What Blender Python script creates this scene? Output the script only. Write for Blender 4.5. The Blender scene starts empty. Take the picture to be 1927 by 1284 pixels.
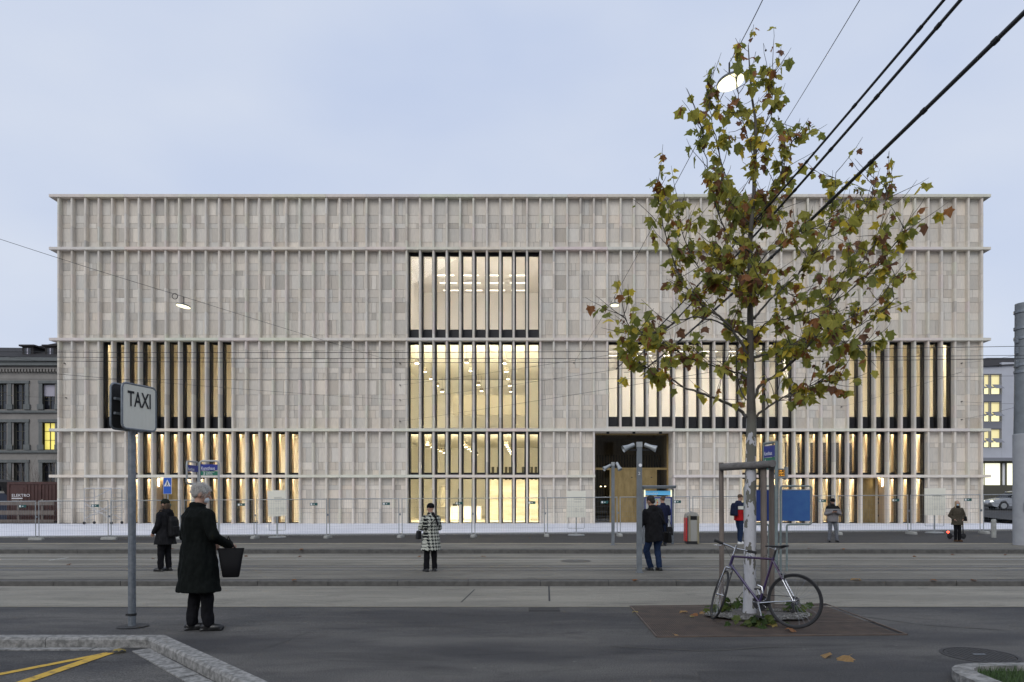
import bpy, bmesh, math, random
from mathutils import Vector, Matrix, noise
R = random.Random(11)
rad = math.radians
SC = bpy.context.scene
COL = SC.collection
# ---------------------------------------------------------------- camera, sky, sun, exposure
F, CU, CV, H = 1285.0, 1010.0, 936.0, 1.62        # focal length in photo pixels, vanishing point, eye height
cam = bpy.data.cameras.new('camera'); camo = bpy.data.objects.new('camera', cam); COL.objects.link(camo)
camo.location = (0, 0, H); camo.rotation_euler = (rad(90), 0, 0)
cam.sensor_width = 36; cam.lens = F / 1927 * 36
cam.shift_x = (963.5 - CU) / 1927; cam.shift_y = (CV - 642) / 1927
cam.clip_start = .1; cam.clip_end = 3000
SC.camera = camo
SC.view_settings.view_transform = 'Standard'; SC.view_settings.look = 'None'
SC.view_settings.exposure = 0.0; SC.view_settings.gamma = 1.0
SC.cycles.use_denoising = True
SC.cycles.max_bounces = 8; SC.cycles.transparent_max_bounces = 16
SC.cycles.sample_clamp_indirect = 6
SUN_EL, SUN_AZ = 34, 200                          # compass angle the light comes from (0 = +Y)
W = bpy.data.worlds.new('World'); SC.world = W; W.use_nodes = True
def world():
    nt = W.node_tree; n = nt.nodes; n.clear()
    out = n.new('ShaderNodeOutputWorld'); bg = n.new('ShaderNodeBackground')
    sky = n.new('ShaderNodeTexSky'); sky.sky_type = 'NISHITA'; sky.sun_disc = False
    sky.sun_elevation = rad(SUN_EL); sky.sun_rotation = rad(SUN_AZ)
    sc = n.new('ShaderNodeVectorMath'); sc.operation = 'SCALE'; sc.inputs['Scale'].default_value = .07
    tc = n.new('ShaderNodeTexCoord')
    mp = n.new('ShaderNodeMapping'); mp.inputs['Scale'].default_value = (1.0, 1.0, 2.2)
    no = n.new('ShaderNodeTexNoise'); no.inputs['Scale'].default_value = 1.9; no.inputs['Detail'].default_value = 7
    no.inputs['Roughness'].default_value = .42
    cr = n.new('ShaderNodeValToRGB')
    cr.color_ramp.elements[0].position = .36; cr.color_ramp.elements[0].color = (.565, .655, .86, 1)
    cr.color_ramp.elements[1].position = .66; cr.color_ramp.elements[1].color = (.72, .78, .90, 1)
    mx = n.new('ShaderNodeMix'); mx.data_type = 'RGBA'; mx.inputs[0].default_value = .93
    L = nt.links.new
    L(tc.outputs['Generated'], mp.inputs[0]); L(mp.outputs[0], no.inputs['Vector']); L(no.outputs[0], cr.inputs[0])
    L(sky.outputs[0], sc.inputs[0]); L(sc.outputs[0], mx.inputs[6]); L(cr.outputs[0], mx.inputs[7])
    L(mx.outputs[2], bg.inputs[0]); bg.inputs[1].default_value = 1.0; L(bg.outputs[0], out.inputs[0])
world()
sun = bpy.data.lights.new('sun', 'SUN'); suno = bpy.data.objects.new('sun', sun); COL.objects.link(suno)
sun.energy = 1.1; sun.angle = rad(38); sun.color = (1.0, .97, .93)
_a = rad(SUN_AZ); _e = rad(SUN_EL)
_d = Vector((math.sin(_a) * math.cos(_e), math.cos(_a) * math.cos(_e), math.sin(_e)))
suno.rotation_euler = _d.to_track_quat('Z', 'Y').to_euler(); suno.location = _d * 60

# ---------------------------------------------------------------- pixel helpers (a pixel gives a direction, the ground gives the distance)
def lerp(a, b, t): return a + (b - a) * t
def clamp(x, a, b): return max(a, min(b, x))
def zfence(X): return -.275 + .0069 * clamp(X, -45, 45)
def zprof(X, Y):
    if Y < 7.98: return 0.0
    if Y < 10.4: return lerp(0, -.05, (Y - 7.98) / 2.42)
    if Y < 14.35: return lerp(-.05, -.25, (Y - 10.4) / 3.95)
    if Y < 21.2: return lerp(-.135, -.13, (Y - 14.35) / 6.85)
    if Y < 23.9: return 0.0
    if Y < 32.8: return lerp(-.14, zfence(X), (Y - 23.9) / 8.9)
    if Y < 35: return zfence(X)
    if Y < 44.35: return lerp(zfence(X) + .1, -.07, (Y - 35) / 9.35)
    return -.07
def P(u, v, Y): return Vector(((u - CU) * Y / F, Y, H + (CV - v) * Y / F))
def XY(u, Y): return (u - CU) * Y / F
def ZV(v, Y): return H + (CV - v) * Y / F
def G(u, v):
    Y = 4.0
    while Y < 70:
        p = P(u, v, Y)
        if p.z <= zprof(p.x, Y) + 1e-4: return Vector((p.x, Y, zprof(p.x, Y)))
        Y += .01
    return P(u, v, 70)

# ---------------------------------------------------------------- materials
def nset(nd, **k):
    for a, b in k.items(): nd.inputs[a.replace('_', ' ')].default_value = b
def mat(name, c, rough=.7, metal=0., var=0., vs=6., c2=None, bump=0., bs=60., emis=None, es=0., coat=0., stretch=(1, 1, 1), tint=False, detail=6, vr=(.35, .65), spec=.5):
    m = bpy.data.materials.new(name); m.use_nodes = True
    nt = m.node_tree; n = nt.nodes; L = nt.links.new; b = n['Principled BSDF']
    b.inputs['Base Color'].default_value = (*c, 1); b.inputs['Roughness'].default_value = rough
    b.inputs['Metallic'].default_value = metal; b.inputs['Coat Weight'].default_value = coat
    b.inputs['Specular IOR Level'].default_value = spec
    if emis: b.inputs['Emission Color'].default_value = (*emis, 1); b.inputs['Emission Strength'].default_value = es
    src = None
    tc = n.new('ShaderNodeTexCoord'); mp = n.new('ShaderNodeMapping'); mp.inputs['Scale'].default_value = stretch
    L(tc.outputs['Object'], mp.inputs[0])
    if var or c2:
        no = n.new('ShaderNodeTexNoise'); nset(no, Scale=vs, Detail=detail, Roughness=.6); L(mp.outputs[0], no.inputs['Vector'])
        cr = n.new('ShaderNodeValToRGB')
        cc = c2 or tuple(x * (1 - var) for x in c)
        cr.color_ramp.elements[0].position = vr[0]; cr.color_ramp.elements[0].color = (*cc, 1)
        cr.color_ramp.elements[1].position = vr[1]; cr.color_ramp.elements[1].color = (*c, 1)
        L(no.outputs[0], cr.inputs[0]); src = cr.outputs[0]
    if tint:
        at = n.new('ShaderNodeAttribute'); at.attribute_name = 'tint'
        mx = n.new('ShaderNodeMix'); mx.data_type = 'RGBA'; mx.blend_type = 'MULTIPLY'; mx.inputs[0].default_value = 1
        if src: L(src, mx.inputs[6])
        else: mx.inputs[6].default_value = (*c, 1)
        L(at.outputs['Color'], mx.inputs[7]); src = mx.outputs[2]
    if src: L(src, b.inputs['Base Color'])
    if bump:
        nb = n.new('ShaderNodeTexNoise'); nset(nb, Scale=bs, Detail=4); L(mp.outputs[0], nb.inputs['Vector'])
        bp = n.new('ShaderNodeBump'); bp.inputs['Strength'].default_value = bump; bp.inputs['Distance'].default_value = .02
        L(nb.outputs[0], bp.inputs['Height']); L(bp.outputs[0], b.inputs['Normal'])
    return m
def emat(name, c, s):
    m = bpy.data.materials.new(name); m.use_nodes = True; n = m.node_tree.nodes; b = n['Principled BSDF']
    b.inputs['Base Color'].default_value = (*c, 1); b.inputs['Emission Color'].default_value = (*c, 1); b.inputs['Emission Strength'].default_value = s
    return m
def glass(name, tintc=(.97, .97, .96), refl=1.0, rough=.015):
    m = bpy.data.materials.new(name); m.use_nodes = True; nt = m.node_tree; n = nt.nodes; n.clear(); L = nt.links.new
    out = n.new('ShaderNodeOutputMaterial'); tr = n.new('ShaderNodeBsdfTransparent'); gl = n.new('ShaderNodeBsdfGlossy')
    fr = n.new('ShaderNodeFresnel'); fr.inputs[0].default_value = 1.5
    mu = n.new('ShaderNodeMath'); mu.operation = 'MULTIPLY'; mu.inputs[1].default_value = refl
    mx = n.new('ShaderNodeMixShader'); tr.inputs[0].default_value = (*tintc, 1); gl.inputs['Roughness'].default_value = rough
    L(fr.outputs[0], mu.inputs[0]); L(mu.outputs[0], mx.inputs[0]); L(tr.outputs[0], mx.inputs[1]); L(gl.outputs[0], mx.inputs[2]); L(mx.outputs[0], out.inputs[0])
    return m
def asphalt(name, c, c2, patch, speck=.35):
    m = mat(name, c, .86, var=0, spec=.3)
    nt = m.node_tree; n = nt.nodes; L = nt.links.new; b = n['Principled BSDF']
    tc = n.new('ShaderNodeTexCoord')
    mpp = n.new('ShaderNodeMapping'); mpp.inputs['Scale'].default_value = (.35, 1, 1); L(tc.outputs['Object'], mpp.inputs[0])
    big = n.new('ShaderNodeTexNoise'); nset(big, Scale=patch, Detail=5, Roughness=.62); L(mpp.outputs[0], big.inputs['Vector'])
    cr = n.new('ShaderNodeValToRGB'); cr.color_ramp.elements[0].position = .40; cr.color_ramp.elements[0].color = (*c2, 1)
    cr.color_ramp.elements[1].position = .60; cr.color_ramp.elements[1].color = (*c, 1); L(big.outputs[0], cr.inputs[0])
    sm = n.new('ShaderNodeTexNoise'); nset(sm, Scale=75., Detail=5, Roughness=.7); L(tc.outputs['Object'], sm.inputs['Vector'])
    mr = n.new('ShaderNodeMapRange'); mr.inputs[1].default_value = .36; mr.inputs[2].default_value = .64
    mr.inputs[3].default_value = 1 - speck; mr.inputs[4].default_value = 1 + speck; L(sm.outputs[0], mr.inputs[0])
    mx = n.new('ShaderNodeMix'); mx.data_type = 'RGBA'; mx.blend_type = 'MULTIPLY'; mx.inputs[0].default_value = 1
    L(cr.outputs[0], mx.inputs[6]); L(mr.outputs[0], mx.inputs[7]); L(mx.outputs[2], b.inputs['Base Color'])
    st = n.new('ShaderNodeTexNoise'); nset(st, Scale=patch * 3.2, Detail=6, Roughness=.7, Distortion=1.2); L(mpp.outputs[0], st.inputs['Vector'])
    sr = n.new('ShaderNodeMapRange'); sr.inputs[1].default_value = .52; sr.inputs[2].default_value = .70; sr.inputs[3].default_value = 1.0; sr.inputs[4].default_value = .62; L(st.outputs[0], sr.inputs[0])
    vo = n.new('ShaderNodeTexVoronoi'); nset(vo, Scale=2.3); L(tc.outputs['Object'], vo.inputs['Vector'])
    vr = n.new('ShaderNodeMapRange'); vr.inputs[1].default_value = .035; vr.inputs[2].default_value = .05; vr.inputs[3].default_value = 1.7; vr.inputs[4].default_value = 1.0; L(vo.outputs['Distance'], vr.inputs[0])
    pm = n.new('ShaderNodeMath'); pm.operation = 'MULTIPLY'; L(sr.outputs[0], pm.inputs[0]); L(vr.outputs[0], pm.inputs[1])
    m2 = n.new('ShaderNodeMix'); m2.data_type = 'RGBA'; m2.blend_type = 'MULTIPLY'; m2.inputs[0].default_value = 1; L(mx.outputs[2], m2.inputs[6]); L(pm.outputs[0], m2.inputs[7]); L(m2.outputs[2], b.inputs['Base Color'])
    bp = n.new('ShaderNodeBump'); bp.inputs['Strength'].default_value = .5; bp.inputs['Distance'].default_value = .012
    L(sm.outputs[0], bp.inputs['Height']); L(bp.outputs[0], b.inputs['Normal'])
    rr = n.new('ShaderNodeMapRange'); rr.inputs[3].default_value = .62; rr.inputs[4].default_value = .95
    L(big.outputs[0], rr.inputs[0]); L(rr.outputs[0], b.inputs['Roughness'])
    return m

MT = {}
MT['stone'] = mat('limestone', (.69, .635, .55), .75, c2=(.60, .555, .485), vs=3.2, bump=.15, bs=30, stretch=(6, 6, .8), tint=True)
MT['stonejoint'] = mat('stone_joint', (.15, .14, .125), .9)
MT['cornice'] = mat('cornice_stone', (.67, .62, .54), .75, c2=(.59, .545, .475), vs=2.2, bump=.1, bs=30, tint=True)
MT['black'] = mat('black_metal', (.012, .012, .013), .45)
MT['blackpanel'] = mat('black_panel', (.014, .014, .017), .55, var=.3, vs=60)
MT['glass'] = glass('window_glass')
MT['darkglass'] = glass('entrance_glass', (.72, .69, .60), 1.6)
MT['brass'] = mat('brass', (.36, .26, .115), .42, .7, c2=(.25, .18, .075), vs=1.6, stretch=(2.5, 2.5, .8))
MT['brownhall'] = mat('brown_passage', (.34, .29, .19), .7, c2=(.22, .19, .12), vs=1.2, stretch=(5, 5, .3))
MT['passfill'] = emat('passage_fill', (1.0, .86, .56), 3.5)  # glow of the added, unseen strip that brightens the entrance passage
MT['wood_reveal'] = mat('tan_reveal', (.50, .38, .25), .6)
MT['cream'] = mat('cream_wall', (.86, .83, .73), .8)
MT['creamd'] = mat('beige_wall', (.55, .50, .38), .8)
MT['tanwall'] = mat('tan_wall', (.85, .80, .70), .8)
MT['white_in'] = mat('white_wall', (.85, .82, .78), .8)
MT['floor_in'] = mat('terrazzo', (.60, .54, .40), .35)
MT['dark_in'] = mat('dark_interior', (.09, .085, .065), .8)
MT['concwall'] = mat('marble_wall', (.75, .68, .52), .6, c2=(.48, .42, .30), vs=.9, stretch=(.5, 1, 2.2), detail=8)
MT['asph'] = asphalt('dark_asphalt', (.105, .100, .092), (.044, .043, .044), .6, .6)
MT['lane'] = asphalt('lane_asphalt', (.27, .252, .208), (.20, .187, .155), .8, .4)
MT['plat'] = asphalt('platform_asphalt', (.205, .192, .16), (.14, .131, .11), .7, .4)
MT['track'] = asphalt('track_asphalt', (.24, .224, .185), (.16, .15, .124), .5, .4)
MT['road'] = asphalt('road_asphalt', (.066, .063, .060), (.045, .044, .044), .4, .35)
MT['plaza'] = mat('pale_paving', (.80, .80, .84), .8, c2=(.66, .67, .72), vs=1.5, stretch=(.5, 1, 1))
MT['granite'] = mat('granite', (.30, .292, .275), .85, c2=(.15, .148, .138), vs=16, bump=.35, bs=50, vr=(.4, .6))
MT['granited'] = mat('granite_dark', (.115, .11, .10), .85, c2=(.075, .072, .066), vs=8, bump=.3, bs=40)
MT['granitew'] = mat('granite_warm', (.27, .24, .18), .85, c2=(.20, .18, .13), vs=6, bump=.3, bs=40)
MT['rail'] = mat('rail_steel', (.55, .54, .51), .3, .25)
MT['groove'] = mat('rail_groove', (.03, .03, .03), .9)
MT['yellow'] = mat('yellow_paint', (.54, .34, .04), .8, c2=(.16, .12, .05), vs=11, bump=.3, vr=(.33, .47), detail=10)
MT['whitep'] = mat('white_paint', (.6, .6, .56), .8, var=.35, vs=20)
MT['galv'] = mat('galvanised_steel', (.25, .27, .29), .5, .6, c2=(.17, .19, .21), vs=18)
MT['galvl'] = mat('galvanised_light', (.42, .44, .44), .5, .5, var=.2, vs=12)
MT['polesteel'] = mat('pole_steel', (.20, .22, .235), .6, .3, var=.2, vs=5)
MT['poleconc'] = mat('pole_concrete', (.36, .37, .385), .85, var=.15, vs=3, bump=.1)
MT['signwhite'] = mat('sign_cream', (.78, .76, .66), .5)
MT['inkblack'] = mat('black_ink', (.01, .01, .01), .6)
MT['inkgrey'] = mat('grey_ink', (.33, .32, .28), .7)
MT['inkwhite'] = mat('white_ink', (.8, .8, .8), .6)
MT['blue'] = mat('blue_enamel', (.018, .035, .25), .4)
MT['signblue'] = mat('sign_blue', (.02, .11, .52), .45)
MT['boardblue'] = mat('board_blue', (.03, .10, .30), .5, c2=(.04, .13, .33), vs=4)
MT['boardblue2'] = mat('board_deep_blue', (.015, .04, .19), .5)
MT['green'] = mat('green_enamel', (.012, .16, .10), .45)
MT['greens'] = mat('exit_green', (.01, .09, .085), .5)
MT['poster'] = mat('poster_board', (.86, .83, .70), .6, var=.03, vs=3)
MT['ledblack'] = mat('led_black', (.015, .013, .01), .4)
MT['amber'] = emat('amber_led', (1.0, .45, .05), 1.3)
MT['concrete'] = mat('concrete', (.36, .36, .33), .9, var=.25, vs=8, bump=.3)
MT['wire'] = mat('black_wire', (.012, .013, .014), .6)
MT['cable'] = mat('cable_sheath', (.02, .022, .024), .5)
MT['lampglow'] = emat('lamp_glow', (1.0, .93, .60), 1.9)
MT['lampglow2'] = emat('pendant_glow', (1.0, .90, .66), 14)
MT['tube'] = emat('tube_light', (1.0, .95, .84), 1.6)
MT['tubew'] = emat('tube_light_warm', (1.0, .80, .50), 16)
MT['cove'] = emat('fill_light', (1.0, .93, .84), 62)  # glow for added strips, out of sight behind the window frames
MT['fill_warm'] = emat('fill_light_warm', (1.0, .88, .65), 100)
MT['lampbody'] = mat('lamp_grey', (.10, .105, .11), .5, .5)
MT['pendant'] = mat('pendant_brass', (.20, .17, .11), .5, .5)
MT['steel'] = mat('brushed_steel', (.46, .45, .41), .4, .45, var=.12, vs=3, stretch=(30, 30, .5))
MT['red'] = mat('red_panel', (.60, .02, .025), .4)
MT['timber'] = mat('weathered_timber', (.20, .165, .14), .9, c2=(.12, .10, .085), vs=5, bump=.4, bs=25, stretch=(4, 4, .4))
MT['timbergrey'] = mat('grey_timber', (.18, .17, .165), .9, c2=(.10, .095, .09), vs=5, bump=.4, bs=25, stretch=(.4, 4, 4))
MT['grate'] = mat('rusty_grate', (.12, .088, .068), .8, c2=(.07, .054, .045), vs=4)
MT['soil'] = mat('soil', (.16, .15, .14), .95, c2=(.05, .045, .035), vs=40, bump=.8, bs=60)
MT['dark'] = mat('dark_void', (.008, .008, .008), .9)
MT['rubber'] = mat('tyre_rubber', (.018, .018, .019), .8)
MT['chrome'] = mat('chrome', (.62, .62, .63), .2, 1.0)
MT['container'] = mat('container_brown', (.075, .030, .024), .65, var=.25, vs=3)
MT['render'] = mat('grey_render', (.29, .27, .245), .9, c2=(.24, .225, .205), vs=1.2, bump=.1)
MT['rendertrim'] = mat('grey_green_stone', (.16, .17, .165), .85, var=.2, vs=4)
MT['slate'] = mat('slate_roof', (.028, .024, .023), .85, c2=(.018, .016, .016), vs=3, bump=.4, bs=6)
MT['pane_dark'] = mat('dark_pane', (.018, .02, .026), .12, spec=.7)
MT['blind'] = mat('lilac_blind', (.42, .40, .45), .8)
MT['yellowlit'] = emat('yellow_lit_window', (.80, .68, .16), .78)
MT['modern'] = mat('pale_panel_facade', (.50, .51, .55), .7, var=.06, vs=1)
MT['moderngrey'] = mat('slab_grey', (.22, .225, .25), .7)
MT['litblind'] = emat('lit_blind', (.85, .74, .38), .55)
MT['litbright'] = emat('lit_bright', (1.0, .93, .55), .95)
MT['litshop'] = emat('lit_shop', (1.0, .98, .72), .95)
MT['grass'] = mat('grass_blade', (.035, .075, .018), .8, c2=(.06, .10, .03), vs=20)
MT['grassdirt'] = mat('lawn_soil', (.03, .045, .015), .95)

# ---------------------------------------------------------------- mesh builder
class MB:
    def __init__(s): s.v = []; s.f = []; s.m = []; s.t = []; s.T = (1, 1, 1)
    def add(s, vs, fs, mi=0):
        o = len(s.v); s.v += [tuple(x) for x in vs]
        for f in fs: s.f.append(tuple(i + o for i in f)); s.m.append(mi); s.t.append(s.T)
        return s
    def box(s, x0, x1, y0, y1, z0, z1, mi=0):
        return s.add([(x0, y0, z0), (x1, y0, z0), (x1, y1, z0), (x0, y1, z0), (x0, y0, z1), (x1, y0, z1), (x1, y1, z1), (x0, y1, z1)],
                     [(0, 3, 2, 1), (4, 5, 6, 7), (0, 1, 5, 4), (1, 2, 6, 5), (2, 3, 7, 6), (3, 0, 4, 7)], mi)
    def obox(s, c, sz, M=None, mi=0):
        M = M or Matrix.Identity(3); c = Vector(c); a, b, d = sz[0] / 2, sz[1] / 2, sz[2] / 2
        vs = [c + M @ Vector(p) for p in ((-a, -b, -d), (a, -b, -d), (a, b, -d), (-a, b, -d), (-a, -b, d), (a, -b, d), (a, b, d), (-a, b, d))]
        return s.add(vs, [(0, 3, 2, 1), (4, 5, 6, 7), (0, 1, 5, 4), (1, 2, 6, 5), (2, 3, 7, 6), (3, 0, 4, 7)], mi)
    def tube(s, pts, r, n=8, mi=0, cap=True):
        pts = [Vector(p) for p in pts]; k = len(pts)
        rs = r if isinstance(r, (list, tuple)) else [r] * k
        up = None; rings = []
        for i, p in enumerate(pts):
            d = (pts[min(i + 1, k - 1)] - pts[max(i - 1, 0)])
            d = d.normalized() if d.length > 1e-9 else Vector((0, 0, 1))
            if up is None:
                up = Vector((0, 0, 1)) if abs(d.z) < .9 else Vector((1, 0, 0))
            a = d.cross(up)
            if a.length < 1e-5: a = d.orthogonal()
            a.normalize(); b = a.cross(d).normalized(); up = b
            rings.append([p + (a * math.cos(2 * math.pi * j / n) + b * math.sin(2 * math.pi * j / n)) * rs[i] for j in range(n)])
        vs = [q for g in rings for q in g]; fs = []
        for i in range(k - 1):
            for j in range(n):
                j2 = (j + 1) % n; fs.append((i * n + j, i * n + j2, (i + 1) * n + j2, (i + 1) * n + j))
        if cap: fs.append(tuple(reversed(range(n)))); fs.append(tuple((k - 1) * n + j for j in range(n)))
        return s.add(vs, fs, mi)
    def lathe(s, prof, c=(0, 0, 0), n=20, mi=0, M=None):
        M = M or Matrix.Identity(3); c = Vector(c); vs = []; fs = []
        for r, z in prof:
            for j in range(n):
                a = 2 * math.pi * j / n; vs.append(c + M @ Vector((r * math.cos(a), r * math.sin(a), z)))
        for i in range(len(prof) - 1):
            for j in range(n):
                j2 = (j + 1) % n; fs.append((i * n + j, i * n + j2, (i + 1) * n + j2, (i + 1) * n + j))
        fs.append(tuple(reversed(range(n)))); fs.append(tuple((len(prof) - 1) * n + j for j in range(n)))
        return s.add(vs, fs, mi)
    def ell(s, c, r, n=16, k=10, mi=0, M=None):
        M = M or Matrix.Identity(3); c = Vector(c); vs = [c + M @ Vector((0, 0, -r[2]))]; fs = []
        for i in range(1, k):
            t = -math.pi / 2 + math.pi * i / k
            for j in range(n):
                a = 2 * math.pi * j / n
                vs.append(c + M @ Vector((r[0] * math.cos(t) * math.cos(a), r[1] * math.cos(t) * math.sin(a), r[2] * math.sin(t))))
        vs.append(c + M @ Vector((0, 0, r[2]))); e = len(vs) - 1
        for j in range(n): fs.append((0, 1 + (j + 1) % n, 1 + j)); fs.append((e, 1 + (k - 2) * n + j, 1 + (k - 2) * n + (j + 1) % n))
        for i in range(k - 2):
            for j in range(n):
                j2 = (j + 1) % n; fs.append((1 + i * n + j, 1 + i * n + j2, 1 + (i + 1) * n + j2, 1 + (i + 1) * n + j))
        return s.add(vs, fs, mi)
    def capsule(s, p0, p1, r0, r1, n=12, mi=0):
        p0 = Vector(p0); p1 = Vector(p1); d = (p1 - p0); l = d.length or 1e-6; d = d / l
        pts = []; rs = []
        for i in range(5):
            a = math.pi / 2 * (i / 4); pts.append(p0 - d * r0 * math.cos(a)); rs.append(max(r0 * math.sin(a), r0 * .02))
        for i in range(5):
            a = math.pi / 2 * (i / 4); pts.append(p1 + d * r1 * math.sin(a)); rs.append(max(r1 * math.cos(a), r1 * .02))
        return s.tube(pts, rs, n, mi)
    def loft(s, rings, n=24, mi=0, p=2.0):
        vs = []; fs = []
        for (cx, cy, cz, rx, ry) in rings:
            for j in range(n):
                a = 2 * math.pi * j / n; ca, sa = math.cos(a), math.sin(a)
                vs.append((cx + rx * math.copysign(abs(ca) ** (2 / p), ca), cy + ry * math.copysign(abs(sa) ** (2 / p), sa), cz))
        for i in range(len(rings) - 1):
            for j in range(n):
                j2 = (j + 1) % n; fs.append((i * n + j, i * n + j2, (i + 1) * n + j2, (i + 1) * n + j))
        fs.append(tuple(reversed(range(n)))); fs.append(tuple((len(rings) - 1) * n + j for j in range(n)))
        return s.add(vs, fs, mi)
    def prism(s, poly, a0, a1, axis='z', mi=0):
        k = len(poly); vs = []
        for a in (a0, a1):
            for (p, q) in poly: vs.append({'z': (p, q, a), 'y': (p, a, q), 'x': (a, p, q)}[axis])
        fs = [tuple(range(k)), tuple(range(2 * k - 1, k - 1, -1))]
        for i in range(k): j = (i + 1) % k; fs.append((i, i + k, j + k, j))
        return s.add(vs, fs, mi)
    def mesh(s, name, mats, smooth=None, tint=False):
        me = bpy.data.meshes.new(name); me.from_pydata(s.v, [], s.f)
        for m in mats: me.materials.append(MT[m] if isinstance(m, str) else m)
        me.polygons.foreach_set('material_index', s.m)
        if tint:
            at = me.color_attributes.new('tint', 'FLOAT_COLOR', 'CORNER'); dat = []
            for p in me.polygons: dat += [*s.t[p.index], 1.0] * p.loop_total
            at.data.foreach_set('color', dat)
        bm = bmesh.new(); bm.from_mesh(me); bmesh.ops.recalc_face_normals(bm, faces=bm.faces); bm.to_mesh(me); bm.free()
        if smooth:
            me.polygons.foreach_set('use_smooth', [True] * len(me.polygons)); me.set_sharp_from_angle(angle=rad(smooth))
        me.update(); return me
    def build(s, name, mats, parent=None, smooth=None, tint=False, local=False):
        if not isinstance(mats, (list, tuple)): mats = [mats]
        return link(name, s.mesh(name, mats, smooth, tint), parent, local)
def link(name, me, parent=None, local=False):
    o = bpy.data.objects.new(name, me); COL.objects.link(o)
    if parent is not None:
        o.parent = parent
        if not local and parent.type == 'EMPTY': o.matrix_parent_inverse = Matrix.Translation(-Vector(parent.location))
    return o
def tag(o, label=None, cat=None, group=None, kind=None):
    if label: o['label'] = label
    if cat: o['category'] = cat
    if group: o['group'] = group
    if kind: o['kind'] = kind
    return o
def thing(name, label, cat, loc=(0, 0, 0), group=None, rz=0):
    o = bpy.data.objects.new(name, None); COL.objects.link(o); o.empty_display_size = .2
    o.location = loc; o.rotation_euler = (0, 0, rz)
    return tag(o, label, cat, group)
def dup(root, loc=None, rz=None, label=None, group=None):
    def cp(o, par):
        c = o.copy(); COL.objects.link(c); c.parent = par
        for ch in [x for x in bpy.data.objects if x.parent == o]: cp(ch, c)
        return c
    r = cp(root, None)
    if loc is not None: r.location = loc
    if rz is not None: r.rotation_euler = (0, 0, rz)
    if label: r['label'] = label
    if group: r['group'] = group
    return r
def struct(name, mb, mats, parent=None, smooth=None, **k):
    o = mb.build(name, mats, parent, smooth, **k)
    if parent is None: o['kind'] = 'structure'
    return o
TMP = bpy.data.scenes.new('workbench'); TMPL = TMP.view_layers[0]
def bake(o):
    TMP.collection.objects.link(o); TMPL.update(); dg = TMPL.depsgraph; dg.update()
    me = bpy.data.meshes.new_from_object(o.evaluated_get(dg), depsgraph=dg); return me
def text(s, size, M4, material, parent=None, name='lettering', sx=1.0, ext=.001, local=False, align='LEFT', bold=0):
    cu = bpy.data.curves.new('t', 'FONT'); cu.body = s; cu.size = size; cu.extrude = ext; cu.align_x = align; cu.resolution_u = 3; cu.offset = bold
    to = bpy.data.objects.new('t', cu); me = bake(to)
    bpy.data.objects.remove(to); bpy.data.curves.remove(cu)
    me.transform(M4 @ Matrix.Diagonal((sx, 1, 1, 1))); me.materials.clear(); me.materials.append(MT[material]); me.name = name
    return link(name, me, parent, local)
def frontM(x, y, z, rz=0):       # text standing upright, facing -Y turned by rz
    return Matrix.Translation((x, y, z)) @ Matrix.Rotation(rz, 4, 'Z') @ Matrix.Rotation(rad(90), 4, 'X')
def remesh(mb, name, material, voxel, parent=None, wrinkle=0., wscale=9., local=True, smooth_it=2):
    me = mb.mesh(name + '_src', [material]); o = bpy.data.objects.new('tmp', me)
    m = o.modifiers.new('r', 'REMESH'); m.mode = 'VOXEL'; m.voxel_size = voxel
    s = o.modifiers.new('s', 'SMOOTH'); s.iterations = smooth_it; s.factor = .5
    res = bake(o)
    bpy.data.objects.remove(o); bpy.data.meshes.remove(me); res.name = name
    if wrinkle:
        k = len(res.vertices); co = [0.] * 3 * k; no = [0.] * 3 * k
        res.vertices.foreach_get('co', co); res.vertices.foreach_get('normal', no)
        for i in range(k):
            q = Vector((co[3 * i] * wscale * 1.3, co[3 * i + 1] * wscale * 1.3, co[3 * i + 2] * wscale * .6))
            a = wrinkle * (noise.noise(q) + .5 * noise.noise(q * 2.3))
            for j in range(3): co[3 * i + j] += no[3 * i + j] * a
        res.vertices.foreach_set('co', co)
    res.polygons.foreach_set('use_smooth', [True] * len(res.polygons))
    if not res.materials: res.materials.append(MT[material] if isinstance(material, str) else material)
    return link(name, res, parent, local)
MT['headlamp'] = emat('head_lamp', (.95, .97, .85), 1.6); MT['taillamp'] = emat('tail_lamp', (.9, .03, .05), 1.4)
MT['paint_silver'] = mat('silver_paint', (.42, .44, .47), .35, .4, coat=.6); MT['paint_grey'] = mat('blue_grey_paint', (.26, .28, .33), .3, .5, coat=.8)
MT['header'] = emat('header_blue', (.10, .36, .60), .55); MT['headlight_strip'] = emat('header_strip', (1., .95, .6), .9)
MT['panelgrey'] = mat('panel_grey', (.50, .51, .48), .4, .3)
for _n, _c in (('dot_r', (.7, .06, .03)), ('dot_y', (.8, .5, .03)), ('dot_g', (.2, .5, .05)), ('dot_b', (.05, .35, .6))): MT[_n] = mat(_n, _c, .5)
MT['brassstrip'] = mat('warm_steel', (.62, .55, .36), .3, .9)
MT['galvg'] = mat('greenish_steel', (.26, .31, .30), .55, .4, var=.2, vs=10)
MT['inkfaint'] = mat('faint_ink', (.52, .50, .43), .7)
MT['alu'] = mat('aluminium', (.55, .55, .55), .4, .7)
MT['scooterlight'] = emat('scooter_light', (1., .08, .04), 4)
MT['manhole'] = mat('iron_cover', (.045, .043, .042), .7, .3, var=.3, vs=20)
MT['rimdark'] = mat('dark_rim', (.06, .06, .062), .35, .8)
MT['fill_big'] = emat('hall_fill_light', (1.0, .91, .69), 165)  # further strengths of the added room fill strips
MT['fill_dim'] = emat('dim_fill_light', (1.0, .84, .56), 42)
MT['fill_bright'] = emat('bright_fill_light', (1.0, .91, .74), 105)
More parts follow.
